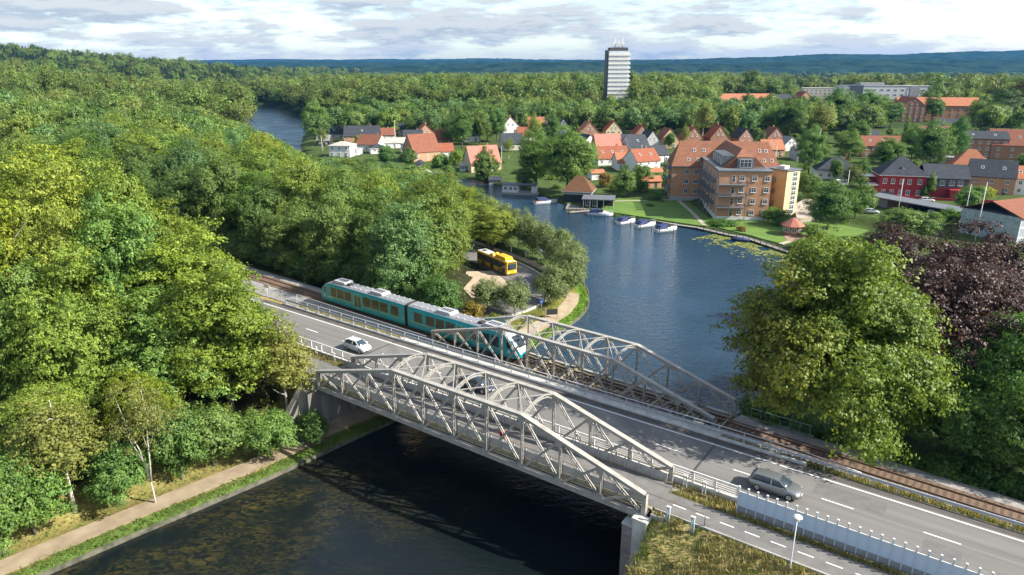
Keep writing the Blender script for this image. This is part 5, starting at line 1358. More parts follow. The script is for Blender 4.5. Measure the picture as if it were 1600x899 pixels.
H(1465, 189, 118, 16, 9.8, 5.0, -10, 'x', w_brick_o, r_org, (10, 3), 'three storey orange brick institution with long tiled roof', 0, name='institution')
H(1424, 191, 34, 24, 10.2, 5.4, -10, 'y', w_brick, r_red, (4, 3), 'brick end wing of the orange institution', 0, name='institution_wing')
H(1401, 176, 30, 10, 4.2, 3.0, -4, 'x', w_brick, r_org, (3, 0), 'low brick house with orange roof left of the institution', 0)
H(1168, 166, 92, 16, 5.0, 5.6, 4, 'x', w_brick, r_org, (6, 1), 'long low building with orange roof inside the tree belt', 0, name='school')
H(1257, 170, 26, 14, 7.0, 7.0, 4, 'y', w_brick_o, r_red, (2, 1), 'stepped brick gable rising from the trees', 0, name='church_hall')
H(1232, 166, 44, 12, 6.0, 4.0, 4, 'x', w_brick, r_dark, (4, 0), 'slate roof beside the stepped brick gable', 0, name='church_wing')

def box_building(name, px, py, wpx, D, h, rot, wall, label, rows, cols, roofm, wcol=2, ww=1.5, wh=1.5, side=2):
    p = on_ground(px, py); k = mpp(p); W = wpx * k; a = R(rot)
    cx, cy = p.x - math.sin(a) * D / 2, p.y + math.cos(a) * D / 2
    par = empty(name, (cx, cy, p.z), a, label, 'building'); foot(cx, cy, max(W, D) * .45)
    walls(par, -W / 2, W / 2, -D / 2, D / 2, -2, h, wall)
    walls(par, -W / 2 - .15, W / 2 + .15, -D / 2 - .15, D / 2 + .15, h, h + .5, roofm, 'roof')
    for r_ in range(rows):
        z = 1.8 + r_ * (h - .6) / rows
        for c in range(cols): add_window(par, -W / 2 + W * (c + .5) / cols, -D / 2, z, 'f', ww, wh, wcol, False)
        for c in range(side): add_window(par, W / 2, -D / 2 + D * (c + .5) / side, z, 'r', ww, wh, wcol, False)
    return par, W, D, p
hp, W_, D_, _ = box_building('hospital', 1390, 167, 142, 26, 17.5, -9, w_white, 'wide white clinic block with flat roof before the pine forest', 4, 14, r_grey, 3, 2.4, 1.4)
walls(hp, -W_ * .44, -W_ * .30, -D_ / 2 - .4, D_ / 2, -1, 18.4, w_slate, 'stair_block'); walls(hp, W_ * .18, W_ * .28, -D_ / 2 - .4, D_ / 2, -1, 18.2, w_grey, 'stair_block')
walls(hp, -W_ * .3, -W_ * .05, -4, 6, 17.9, 20.4, w_grey, 'plant_room')
box_building('clinic_annex', 1284, 158, 66, 20, 13.5, -6, w_beige, 'beige flat roofed block left of the white clinic', 4, 10, r_pale)
walls(empty('sports_field', (*on_ground(1500, 160).xy, tz(*on_ground(1500, 160).xy) + .3), R(-9), 'flat bright green sports field beside the clinic', 'sports field'), -50, 60, -12, 40, -.4, .1, m_lawn, 'turf')
box_building('stand', 1482, 150, 36, 10, 5, -8, w_grey, 'low grey spectator stand on the sports field', 1, 6, r_grey)
box_building('clubhouse', 1527, 150, 26, 10, 6, -8, w_white, 'white clubhouse on the sports field', 1, 4, r_pale)

# ---- tower block
tp = at(962, 160, 12); tk = 560 / tp.y; tp = Vector((tp.x * tk, 560, 9)); 
tw = empty('tower_block', tp, R(1), 'white banded residential tower rising above the trees', 'tower'); foot(tp.x, tp.y, 14)
TWW = 34 * mpp(tp) * 0.92
walls(tw, -TWW / 2, TWW / 2, -7, 7, -3, 45.6, mat('tower_core', (0.50, 0.52, 0.54), 0.4, (0.56, 0.58, 0.60), 0.5))
walls(tw, -TWW / 2 - 1.0, -TWW / 2, -5.5, 7.5, -3, 46.4, mat('tower_shade', (0.11, 0.105, 0.11), 0.8), 'shaded_side')  # dark slab: shade of the tower's left face put into its colour
bnd = MB(); bnd.box(-TWW / 2 - .1, TWW / 2 + .9, -7.9, 7.4, 0, 1.55); bme = bnd.mesh('balcony_band', w_white)
gl = MB(); gl.box(-TWW / 2 + .5, TWW / 2 - .4, -7.12, -7.02, 0, 1.6); gme = gl.mesh('window_band', mat('tower_glass', (0.46, 0.51, 0.56), 0.25, (0.58, 0.61, 0.64), 0.35, spec=.7))
for k in range(14): inst('balcony_band', bme, tw, (0, 0, 1.2 + k * 3.15)); inst('window_band', gme, tw, (0, 0, 2.75 + k * 3.15))
walls(tw, -TWW / 2 + 1, TWW / 2 - 1, -5, 6, 45.6, 48.2, mat('tower_top', (0.06, 0.055, 0.06), 0.8), 'plant_room')
for i in range(9):
    mb = MB(); x = -4 + i * 1.05; mb.tube([(x, (i % 3) * 1.6 - 2, 48), (x, (i % 3) * 1.6 - 2, 51.5 + (i * 37 % 5) * .9)], .22, 5); mb.box(x - .38, x + .38, (i % 3) * 1.6 - 2.2, (i % 3) * 1.6 - 1.8, 49.2 + (i % 4) * .4, 50.8 + (i % 4) * .4); mb.build('antenna', m_white, tw)
# small distant church tower and white roofs in the far suburb
for i, (px, py, wp, h) in enumerate(((1034, 137, 5, 13), (1010, 137, 9, 6), (1022, 133, 7, 5), (1046, 136, 7, 5), (929, 146, 7, 9), (1075, 148, 6, 9), (1082, 150, 8, 6), (1012, 127, 8, 6), (1053, 130, 6, 6), (998, 141, 10, 5))):
    H(px, py, wp, 9, h, 2.4, 6, 'x', w_white, [r_dark, r_red, r_grey][i % 3], (1, 0), ['slim white turret in the far suburb', 'white house farthest left below the slim turret', 'white house just left of the slim turret', 'white house just right of the slim turret', 'pale building left of the tower block', 'white mast base building in the dark trees', 'white shed in the dark trees', 'small white house high in the far suburb', 'small white house right of the far suburb', 'low white roof close to the tower block'][i], 0)

# ---- brick apartment house
AX = R(-6); A0 = Vector((51.8, 221.3))
ap = empty('apartment_house', (A0.x, A0.y, 1.4), AX, 'brick apartment house with tiled roof, grey balconies and yellow stair tower', 'building')
for fx, fy in ((6, 6), (16, 6), (26, 6), (19, -6), (19, -16), (19, -24), (30, -12)):
    c_, s_ = math.cos(AX), math.sin(AX); foot(A0.x + c_ * fx - s_ * fy, A0.y + s_ * fx + c_ * fy, 7.5)
m_aproof = roof_mat('tiles_apartment', (0.285, 0.13, 0.078), (0.175, 0.08, 0.05), pitch=0.5)
m_bal = mat('balcony_steel', (0.17, 0.19, 0.21), 0.55, (0.13, 0.145, 0.16), 2)
m_lead = mat('lead_roof', (0.095, 0.105, 0.118), 0.65, (0.13, 0.14, 0.152), 0.8)
EV = 10.7
walls(ap, 0, 33, 0, 12.5, -.5, EV, w_brick_o); walls(ap, -.12, 33.12, -.12, 12.62, -.5, .9, w_grey, 'plinth')
mb = MB(); o_ = .5; rz_ = EV + 7.4
mb.add([(-o_, -o_, EV), (33 + o_, -o_, EV), (33 + o_, 12.5 + o_, EV), (-o_, 12.5 + o_, EV), (2.6, 6.25, rz_), (30.4, 6.25, rz_)], [(0, 1, 5, 4), (1, 2, 5), (2, 3, 4, 5), (3, 0, 4), (3, 2, 1, 0)]); mrf = mb.build('roof', m_aproof, ap)
walls(ap, -o_, 33 + o_, -o_, 12.5 + o_, EV - .25, EV - .02, m_lead, 'gutter')
for fl in range(3):
    for x in (4.6, 7.4, 10.2): add_window(ap, x, 0, 2.7 + fl * 3.1, 'f', 1.3, 1.5)
    for x in (29.0, 31.4): add_window(ap, x, 0, 2.7 + fl * 3.1, 'f', 1.3, 1.5)
    for y in (3, 6.2, 9.4): add_window(ap, 33, y, 2.7 + fl * 3.1, 'r', 1.3, 1.5)
tl = math.atan2(7.4, 6.75)
for x, f in ((5, .25), (8, .25), (7, .62), (10, .62), (28.6, .25), (31, .25), (27.4, .62), (29.4, .62)): skylight(ap, x, -o_ + 6.75 * f, EV + 7.4 * f + .05, tl, 'x')
X0, X1, YF, FT = 9.4, 23.6, -29.0, 13.2
walls(ap, X0, X1, YF, 0, -1.0, FT, w_brick_o, 'wing_wall'); walls(ap, X0 - .1, X1 + .1, YF - .1, 0, -1, .5, w_white, 'wing_plinth')
walls(ap, X0 - .35, X1 + .35, YF - .35, 2, FT, FT + .3, m_lead, 'flat_roof')
mb = MB(); xa, xb, ya, xm = X0 + 1.8, X1 - .6, YF + 5.0, (X0 + X1) / 2 + .6
zt = rz_ + .3
mb.add([(xa, ya, FT + .3), (xb, ya, FT + .3), (xb, 6.0, FT + .3), (xa, 6.0, FT + .3), (xm, ya + 5.5, zt), (xm, 6.0, zt), (xm - 2.6, ya, FT + 3.4), (xm + 2.6, ya, FT + 3.4)], [(0, 6, 4, 5, 3), (1, 2, 5, 4, 7), (6, 7, 4), (0, 1, 7, 6)]); mb.build('wing_roof', m_aproof, ap)
walls(ap, xm - 2.3, xm + 2.3, ya - 1.0, ya + 1.5, FT + .3, FT + 3.1, m_lead, 'roof_terrace_room'); add_window(ap, xm, ya - 1.0, FT + 1.75, 'f', 3.2, 2.2, 3, False)
for k in range(5):
    y = ya + 3.5 + k * 3.0
    mb = MB(); mb.box(xa - .2, xa + 3.4, y - .75, y + .75, FT + .3, FT + 3.5); d_ = mb.build('dormer', m_lead, ap)
    o = add_window(ap, xa - .2, y, FT + 1.9, 'l', 1.2, 2.2, 2, False)
for k in range(16):
    t = k / 15
    mb = MB(); mb.tube([(X0 + 4 + t * 8, YF - .1, FT + .3), (X0 + 4 + t * 8, YF - .1, FT + 1.3)], .03, 4); mb.build('terrace_baluster', m_bal, ap)
mb = MB(); mb.tube([(X0 + 4, YF - .1, FT + 1.3), (X0 + 12, YF - .1, FT + 1.3)], .04, 5); mb.build('terrace_rail', m_bal, ap)
for fl in range(4):
    z = 1.75 + fl * 3.2
    for x in (X0 + 6.2, X0 + 9.6, X0 + 13.0): add_window(ap, x, YF, z, 'f', 1.35, 1.45)
    add_window(ap, X0 + 3.9, YF, z - .2, 'f', .95, 2.0, 1, False)
    for y in (-22.5, -18, -12.5, -7.5, -3): add_window(ap, X0, y, z, 'l', 1.4, 1.6)
    for y in (-23, -19, -5): add_window(ap, X1, y, z, 'r', 1.3, 1.5)
def balcony(par, x0, x1, y0, y1, z):
    mb = MB(); mb.box(x0, x1, y0, y1, z, z + .2); o = mb.build('balcony', m_bal, par)
    mb = MB()
    for a, b in (((x0, y0), (x1, y0)), ((x0, y0), (x0, y1)), ((x1, y0), (x1, y1))):
        mb.beam((a[0], a[1], z + 1.1), (b[0], b[1], z + 1.1), .06, .06)
        L = math.hypot(b[0] - a[0], b[1] - a[1]); n = max(2, int(L / .35))
        for i in range(n + 1): t = i / n; mb.beam((a[0] + (b[0] - a[0]) * t, a[1] + (b[1] - a[1]) * t, z + .2), (a[0] + (b[0] - a[0]) * t, a[1] + (b[1] - a[1]) * t, z + 1.1), .05, .05)
    mb.build('balcony_rail', m_bal, o); return o
for fl in range(3):
    z = 3.1 + fl * 3.2
    balcony(ap, X0 - .6, X0 + 7.6, YF - 1.7, YF, z)
    for y in (-24, -16.5, -9): balcony(ap, X0 - 2.0, X0, y, y + 5, z)
    balcony(ap, -1.9, 0, 3, 9, z - .3)
for x, y in ((X0 - .5, YF - 1.6), (X0 + 7.4, YF - 1.6), (X0 - 1.9, -23.8), (X0 - 1.9, -16.3), (X0 - 1.9, -8.8), (-1.8, 3.1), (-1.8, 8.9), (X0 - 1.9, -19.2), (X0 - 1.9, -11.6)):
    mb = MB(); mb.box(x - .09, x + .09, y - .09, y + .09, -.6, 12.9); mb.build('balcony_post', m_bal, ap)
# stair tower, turned on its corner
q0 = at(1222, 339, 1.4); ta = math.atan2(.5, .866)
st_ = MB(); st_.box(0, 5.4, 0, 6.6, -.8, 13.0); stt = st_.build('stair_tower', w_brick_y, ap)
rel = Matrix.Rotation(-AX, 3, 'Z') @ (Vector((q0.x, q0.y, 1.4)) - Vector((A0.x, A0.y, 1.4)))
stt.location = rel; stt.rotation_euler = (0, 0, ta - AX)
walls(stt, -.35, 5.75, -.35, 6.95, 13.0, 13.3, m_lead, 'stair_tower_roof'); walls(stt, 1.4, 3.4, 2.2, 4.4, 13.3, 14.1, w_white, 'roof_box')
mb = MB(); mb.box(-.02, 5.42, -.03, .0, -.8, 13.0); mb.build('front_face', w_cream, stt)
for k in range(9): add_window(stt, 3.4, -.03, 1.2 + k * 1.35, 'f', 1.9, 1.25, 2, False)
for fl in range(3): balcony(stt, -1.6, 0, 3.6, 6.4, 3.1 + fl * 3.35)
walls(ap, X1, X1 + 4.0, -19, -12, -.5, 12.2, w_brick_y, 'link_block')

# ---- red villa with slate roofs
vp = on_ground(1441, 310); 
vl = empty('red_villa', (vp.x, vp.y + 5, vp.z), R(-14), 'dark red villa with pointed slate roofs and white windows', 'building'); kk = mpp(vp)
for fx in (-16, -8, 0, 8, 15): foot(vp.x + fx, vp.y + 5 - fx * .25, 6)
walls(vl, -12, 1.5, -5, 6, -2, 7.2, w_red); hip_roof(vl, 13.5, 11, 7.2, 5.6, r_dark, .6, -5.25, .5, ridge=.5)
walls(vl, 1.5, 14, -4, 6, -2, 6.6, w_slate, 'side_wing'); walls(vl, 1.55, 14.1, -4.1, 5.9, -2, 3.6, w_red, 'side_wing_base'); gable_roof(vl, 12.6, 10, 6.6, 3.6, 'x', r_dark, .5, .2, 7.75, 1, 'side_roof')
walls(vl, 8.4, 14.3, -6.5, -3.9, -2, 3.2, w_red, 'bay'); walls(vl, -23, -12, -4, 4.5, -2, 3.4, w_red, 'low_wing'); walls(vl, -23.3, -11.9, -4.3, 4.8, 3.4, 3.75, w_white, 'low_wing_roof'); walls(vl, -16, -12, 1, 6, 3.5, 5.6, w_red, 'attic_block'); walls(vl, -16.3, -11.95, .7, 6.3, 5.6, 5.85, w_white, 'attic_roof')
for x in (-10.6, -8.2, -5.6, -3.4, -.4):
    for z in (1.7, 5.2): add_window(vl, x, -5, z, 'f', 1.15, 1.6)
for x in (-20.5, -17.2): add_window(vl, x, -4, 1.6, 'f', 1.2, 1.4)
for x in (4.0, 6.4, 9.2, 11.6): add_window(vl, x, -4, 5.1, 'f', 1.5, 1.7, 3)
add_window(vl, 11, -6.5, 1.5, 'f', 1.2, 1.2); dmr = MB(); dmr.box(-6.0, -4.8, -3.6, -1.5, 8.0, 9.7); dmr.build('dormer', w_slate, vl); add_window(vl, -5.4, -3.6, 8.9, 'f', .8, .9)
mb = MB(); mb.box(-12.1, 2, -8.4, -8.1, -2, 1.1); mb.box(2, 26, -11.4, -11.1, -2, 1.3); mb.build('garden_wall', w_red, vl)
# ---- garage row
gp_ = (at(1352, 318, 2.4), at(1528, 352, 2.4)); gd = gp_[1] - gp_[0]; gL = gd.length
gg = empty('garage_row', (gp_[0].x, gp_[0].y, 2.3), math.atan2(gd.y, gd.x), 'long dark garage row under one flat grey roof', 'garage')
for t in (.1, .3, .5, .7, .9): q = gp_[0].lerp(gp_[1], t); foot(q.x, q.y, 6)
walls(gg, 0, gL * .4, .6, 6.2, -2, 2.5, mat('garage_brown', (0.05, 0.038, 0.034), .85, (0.075, 0.055, 0.05), 1.5)); walls(gg, gL * .4, gL, 5.6, 6.2, -2, 2.5, w_dark, 'back_wall'); walls(gg, -.6, gL + .6, -.6, 6.8, 2.5, 2.8, m_lead, 'roof')
for k in range(7): x = gL * .4 + k * gL * .1; walls(gg, x - .09, x + .09, .0, .18, -2, 2.5, w_dark, 'carport_post')
walls(gg, 4, 7, .5, .58, -.2, 2.2, mat('garage_door_grey', (.13, .16, .17), .6), 'garage_door'); walls(gg, .6, 2.4, .5, .58, -.2, 2.2, m_dark, 'garage_door')
for i, (px, py, rz, col, lab) in enumerate(((1361, 334, -20, p_silver, 'parked white estate car before the garage doors'), (1454, 336, 60, p_silver, 'parked pale car under the carport'), (1448, 316, -12, p_silver, 'parked silver car between villa and garage roof'), (1386, 308, -12, p_blue, 'parked dark car by the villa entrance'), (1357, 303, -10, p_silver, 'parked light car at the low red wing'), (1255, 291, 15, p_black, 'parked dark car on the garden street'))):
    p = on_ground(px, py); make_car(lab, (p.x, p.y, p.z + .06), R(rz), col, group=None, parts=False)
# ---- glass fronted building at the right edge
gb = on_ground(1602, 378); gbo = empty('glazed_hall', (gb.x, gb.y + 6, gb.z), R(24), 'white glazed hall with red brown roof at the right edge', 'building'); foot(gb.x, gb.y + 6, 11)
walls(gbo, -7, 12, -6, 8, -2, 6.2, mat('glazed_wall', (0.26, 0.30, 0.34), 0.2, (0.42, 0.45, 0.48), 1.2)); gable_roof(gbo, 19, 14, 6.2, 2.6, 'x', r_brown, .5, .2, 2.5, 1)
for k in range(8): walls(gbo, -7 + k * 2.65, -6.85 + k * 2.65, -6.1, -6.0, -2, 6.0, w_white, 'mullion')
for z in (1.2, 3.6): walls(gbo, -7, 12, -6.12, -6.0, z, z + .18, w_white, 'transom')
# ---- waterside sheds
bh = empty('boathouse', (*at(902, 318, .4).xy, .3), R(-14), 'tarred boathouse with tall brown tiled hip roof over the water', 'boathouse'); q = at(902, 318, .4); foot(q.x, q.y + 5, 7)
walls(bh, -4.6, 4.4, 0, 9, -1.2, 4.0, w_dark); walls(bh, -4.65, 4.45, -.05, 9.05, 2.9, 3.5, w_grey, 'window_strip'); hip_roof(bh, 9, 9, 4.0, 4.4, r_straw, .6, -.1, 4.5, ridge=1.2)
walls(bh, -3.4, 3.2, -.1, .3, -1, 2.3, m_dark, 'boat_opening')
wd_ = empty('waterside_cafe', (*at(932, 325, .5).xy, .5), R(-10), 'low dark pavilion with flat roof and veranda on the deck', 'pavilion'); q = at(932, 325, .5); foot(q.x, q.y + 3, 5)
walls(wd_, -9.5, 5.5, -3.4, 6, -1.2, .05, mat('deck_boards', (.24, .21, .18), .85, (.17, .15, .13), 2, stretch=(.4, 8, 1)), 'deck'); walls(wd_, -4, 5, 1.2, 5.8, 0, 2.7, w_dark); walls(wd_, -4.6, 5.6, -1.9, 6.3, 2.7, 3.0, m_lead, 'roof')
for x in (-4, -2, 0.2, 2.2, 5.2): walls(wd_, x - .08, x + .08, -1.6, -1.44, 0, 2.7, w_white, 'veranda_post')
for x in (-2.8, -.6): add_window(wd_, x, 1.2, 1.3, 'f', 1.6, 1.9)
for k in range(14): walls(wd_, -9.4 + k * 1.1, -9.3 + k * 1.1, -3.4, -3.3, 0, 1.0, w_dark, 'deck_post')
hb = empty('houseboat', (*at(820, 303, .1).xy, .1), R(-10), 'white houseboat with flat roof and open stern terrace', 'houseboat'); q = at(820, 303, 0); foot(q.x, q.y, 4)
walls(hb, -8, 5, -2.4, 2.4, -.4, .7, mat('pontoon', (.30, .29, .27), .85), 'pontoon'); walls(hb, -7.6, -2, -2.1, 2.2, .7, 3.2, w_white); walls(hb, -8, 4.4, -2.5, 2.5, 3.2, 3.45, m_lead, 'roof'); walls(hb, 2.6, 4.2, -2, 2.1, .7, 3.2, w_white, 'stern_cabin')
for x in (-6.5, -4.6, -3): add_window(hb, x, -2.1, 2.1, 'f', 1.2, 1.1)
for k in range(12): walls(hb, -1.9 + k * .55, -1.84 + k * .55, -2.35, -2.29, .7, 1.7, w_white, 'baluster')
# ---- round garden pavilions
def pavilion(loc, r, h, rh, wall, roof, label, n=8, z=None):
    p = empty('garden_pavilion', loc, .2, label, 'pavilion'); foot(loc[0], loc[1], r + .5)
    ring = lambda R_, z_: [(math.cos(2 * math.pi * k / n) * R_, math.sin(2 * math.pi * k / n) * R_, z_) for k in range(n)]
    mb = MB(); mb.loft([ring(r, -.3), ring(r, h)], smooth=False); mb.build('wall', wall, p)
    mb = MB(); mb.loft([ring(r * 1.35, h - .1), ring(r * .35, h + rh * .8), ring(.12, h + rh)], smooth=False); rf = mb.build('roof', roof, p)
    for k in range(n):
        a = 2 * math.pi * (k + .5) / n; rr = r * math.cos(math.pi / n); f, pa_, s_ = win_mesh(r * .5, h * .55, 2)
        o = inst('window', f, p, (math.cos(a) * rr, math.sin(a) * rr, h * .58), a + math.pi / 2); inst('pane', pa_, o)
    mb = MB(); mb.tube([(0, 0, h + rh), (0, 0, h + rh + .5)], .06, 5); mb.build('finial', m_dark, rf)
    return p
q = at(1243, 369, 1.0); pavilion((q.x, q.y + 2.4, .95), 2.35, 2.5, 1.9, w_timber, mat('copper_red_roof', (.36, .13, .085), .5, (.28, .10, .06), 1.5), 'octagonal timber garden pavilion with copper red roof')
q = on_ground(657, 264); pavilion((q.x, q.y, q.z), 2.0, 2.6, 1.4, w_white, r_dark, 'white octagonal pavilion with dark roof above the marina')
# ---- wooden dock and piles
dk = empty('wooden_dock', (0, 0, 0), 0, 'wooden dock on piles along the garden bank by the lily pads', 'dock')
m_board = mat('dock_boards', (.30, .27, .23), .9, (.20, .18, .155), 3)
dpts = [at(1092, 356, .5), at(1140, 367, .5), at(1165, 371, .5), at(1258, 402, .5)]
for i in range(3):
    a, b = dpts[i], dpts[i + 1]; L = (b - a).length; d_ = (b - a).normalized(); n_ = Vector((-d_.y, d_.x, 0)); k = int(L / .42)
    bm_ = MB(); bm_.box(-.19, .19, -.75, .75, -.05, .04); bme_ = bm_.mesh('board', m_board)
    for j in range(k): q = a + d_ * (j + .5) * L / k; inst('board', bme_, dk, q, math.atan2(d_.y, d_.x))
    for j in range(int(L / 2.2) + 1):
        q = a + d_ * (j * 2.2) - n_ * .8; mb = MB(); mb.tube([(q.x, q.y, -1), (q.x, q.y, 1.35)], .09, 6); mb.build('pile', w_dark, dk)
        q = a + d_ * (j * 2.2) + n_ * .8; mb = MB(); mb.tube([(q.x, q.y, -1), (q.x, q.y, 1.2)], .07, 6); mb.build('pile', w_dark, dk)
    a2, b2 = a + n_ * .8, b + n_ * .8
    mb = MB(); mb.beam((a2.x, a2.y, 1.15), (b2.x, b2.y, 1.15), .06, .1); mb.beam((a2.x, a2.y, .8), (b2.x, b2.y, .8), .05, .08); mb.build('hand_rail', w_dark, dk)
for i, (px, py) in enumerate(((905, 346), (925, 347), (945, 344), (960, 340), (985, 355), (1000, 359), (1018, 363), (1030, 366), (1052, 366), (1060, 364), (970, 352), (890, 341))):
    q = at(px, py, 0); mb = MB(); mb.tube([(0, 0, -1.2), (0, 0, 1.5)], .12, 7); tag(mb.build('mooring_pile', w_dark, None, (q.x, q.y, 0)), 'dark mooring pile standing in the water by the motor boats', 'mooring pile', 'mooring piles by the lawn')
jt = empty('boat_jetty', (0, 0, 0), 0, 'low grey plank walkway along the lawn edge behind the boats', 'jetty')
for a, b in ((at(890, 332, .4), at(935, 328, .4)), (at(935, 328, .4), at(1062, 352, .4)), (at(1062, 352, .4), at(1092, 356, .5))):
    mb = MB(); mb.beam(a, b, 1.3, .14); mb.build('walkway', m_board, jt)
for (px, py, rz) in ((664, 276, 20), (690, 279, 20)):
    q = at(px, py, .3); mb = MB(); mb.box(-5, 5, -.8, .8, -.5, .25); mb.build('pontoon_arm', m_pale, jt, q, R(rz))
# ---- poles
for i, (px, py, h, lab) in enumerate(((1001, 262, 9, 'white flagpole before the terrace house'), (784, 272, 11, 'white flagpole beside the cream house'), (1320, 318, 10, 'lamp mast beside the garage yard'), (1403, 330, 9, 'white flagpole before the garage roof'), (1507, 340, 9, 'lamp mast by the hedge near the glazed hall'), (1523, 378, 14, 'tall white flagpole in the right hand garden'), (1211, 258, 8, 'white flagpole behind the stair tower'), (1397, 256, 9, 'pale pole between the street trees and villa'), (1447, 256, 8, 'pale pole left of the slate gable'), (1411, 188, 20, 'tall chimney mast beside the institution'), (1545, 160, 18, 'floodlight mast nearest the sports stand'), (1535, 158, 20, 'floodlight mast left of the clubhouse'), (1560, 158, 20, 'floodlight mast right of the clubhouse'), (504, 242, 9, 'white pole at the villa by the far water'), (618, 232, 14, 'thin grey mast among the far houses'))):
    p = on_ground(px, py); pl = empty('flagpole' if 'flag' in lab else 'mast', p, 0, lab, 'pole')
    mb = MB(); mb.tube([(0, 0, -.3), (0, 0, h)], [.12, .07], 6); mb.build('pole', m_white, pl)
    mb = MB(); mb.tube([(0, 0, h), (0, 0, h + .12), (0, 0, h + .25)], [.12, .16, .03], 6); mb.build('finial', m_white, pl)
sg_ = empty('blue_round_sign', (*at(846, 492, 1.5).xy, 1.45), 0, 'round blue traffic sign on a leaning pole beside the path', 'sign')
mb = MB(); mb.tube([(0, 0, 0), (0, 0, 2.9)], .04, 6); mb.build('pole', m_galv, sg_)
mb = MB(); n = 16; mb.loft([[(math.cos(2 * math.pi * k / n) * .42, y, 2.5 + math.sin(2 * math.pi * k / n) * .42) for k in range(n)] for y in (-.06, -.03)], smooth=False); mb.build('sign_plate', mat('sign_blue', (.015, .08, .32), .4), sg_)
mb = MB(); mb.beam((.18, -.07, 2.68), (-.16, -.07, 2.32), .02, .09); mb.beam((-.16, -.07, 2.32), (.1, -.07, 2.30), .02, .08); mb.beam((-.16, -.07, 2.32), (-.13, -.07, 2.55), .02, .08); mb.build('white_arrow', m_white, sg_)
bs = empty('notice_board', (*at(862, 497, 1.2).xy, 1.1), R(10), 'small dark notice board on posts by the riverside path', 'sign')
mb = MB(); mb.box(-1.1, 1.1, -.05, .05, .7, 1.7); mb.build('board', w_dark, bs)
for x in (-1.05, 1.05): mb = MB(); mb.box(x - .07, x + .07, -.07, .07, 0, 1.9); mb.build('post', m_pale, bs)
ts = empty('track_sign', TW(-34, -7.0, 5.0), PSR, 'white rectangular sign on a post beside the track', 'sign')
mb = MB(); mb.tube([(0, 0, 0), (0, 0, 2.7)], .05, 6); mb.build('post', m_galv, ts)
mb = MB(); mb.box(-.75, .75, -.05, .0, 2.5, 3.1); mb.build('sign_plate', m_white, ts)
lamp('path_lamp', (*at(764, 388, 1.5).xy, 1.4), 4.6, 'lamp post with round white head behind the bus')
ds = empty('dark_round_sign', (*at(755, 476, 1.8).xy, 1.5), .4, 'dark round sign seen from behind in the grass', 'sign')
mb = MB(); mb.tube([(0, 0, 0), (0, 0, 2.4)], .04, 6); mb.build('post', m_galv, ds)
mb = MB(); mb.loft([[(math.cos(2 * math.pi * k / 14) * .4, y, 2.1 + math.sin(2 * math.pi * k / 14) * .4) for k in range(14)] for y in (-.04, .04)], smooth=False); mb.build('sign_plate', m_dark, ds)
for i, (px, py) in enumerate(((799, 394), (822, 402), (842, 407))):
    q = at(px, py, 1.5); pb = empty('marker_post', (q.x, q.y, 1.45), 0, ['pale marker post by the promenade nearest the bus', 'pale marker post in the middle of the promenade', 'pale marker post nearest the tip of the spit'][i], 'post', 'marker posts along the promenade')
    mb = MB(); mb.box(-.12, .12, -.12, .12, 0, 1.6); mb.build('post', m_white, pb); mb = MB(); mb.box(-.14, .14, -.14, .14, 1.6, 1.7); mb.build('cap', m_pale, pb)
for i, (px, py) in enumerate(((811, 396), (832, 403), (850, 412))):
    q = at(px, py, 1.5); cv = empty('chevron_sign', (q.x, q.y, 1.45), R(-150 + 60), ['bend marker board nearest the bus on the promenade', 'middle bend marker board on the promenade', 'bend marker board nearest the tip of the spit'][i], 'sign', 'bend marker boards')
    mb = MB(); mb.tube([(0, 0, 0), (0, 0, 1.7)], .035, 6); mb.build('post', m_rust, cv); mb = MB(); mb.box(-.38, .38, -.03, .03, 1.05, 1.7); mb.build('board', m_dark, cv); mb = MB(); mb.add([(-.3, -.04, 1.15), (0, -.04, 1.38), (-.3, -.04, 1.6), (-.05, -.04, 1.6), (.25, -.04, 1.38), (-.05, -.04, 1.15)], [(0, 1, 4, 5), (1, 2, 3, 4)]); mb.build('chevron', mat('sign_red', (.55, .04, .04), .5), cv)
# ================================================================== trees
def unit(v): return v / np.maximum(np.linalg.norm(v, axis=1, keepdims=True), 1e-9)
def leaves(rs, C, Nn, L, Wd, droop=0.0):
    """diamond leaf sprays at C facing Nn"""
    n = len(C)
    Nn = unit(Nn)
    t = rs.normal(size=(n, 3)); t[:, 2] -= droop
    t = unit(t - Nn * (t * Nn).sum(1, keepdims=True)); b = np.cross(Nn, t)
    L = np.broadcast_to(L, n)[:, None]; Wd = np.broadcast_to(Wd, n)[:, None]
    fold = Nn * (L * 0.10)
    V = np.stack([C - t * L * 0.5, C + b * Wd * 0.5 + t * L * 0.08 - fold, C + t * L * 0.5 - fold * 0.6, C - b * Wd * 0.5 + t * L * 0.08 - fold], 1).reshape(-1, 3)
    F = np.arange(n * 4).reshape(n, 4)
    return V, F
def lobes(rs, d, k=11, amp=0.22):
    """uneven radius over directions d"""
    r = np.ones(len(d))
    for _ in range(k):
        a = unit(rs.normal(size=(1, 3)))[0]; c = d @ a
        r += amp * np.exp((c - 1) * rs.uniform(5, 14)) * rs.choice([1, 1, -0.8])
    return r
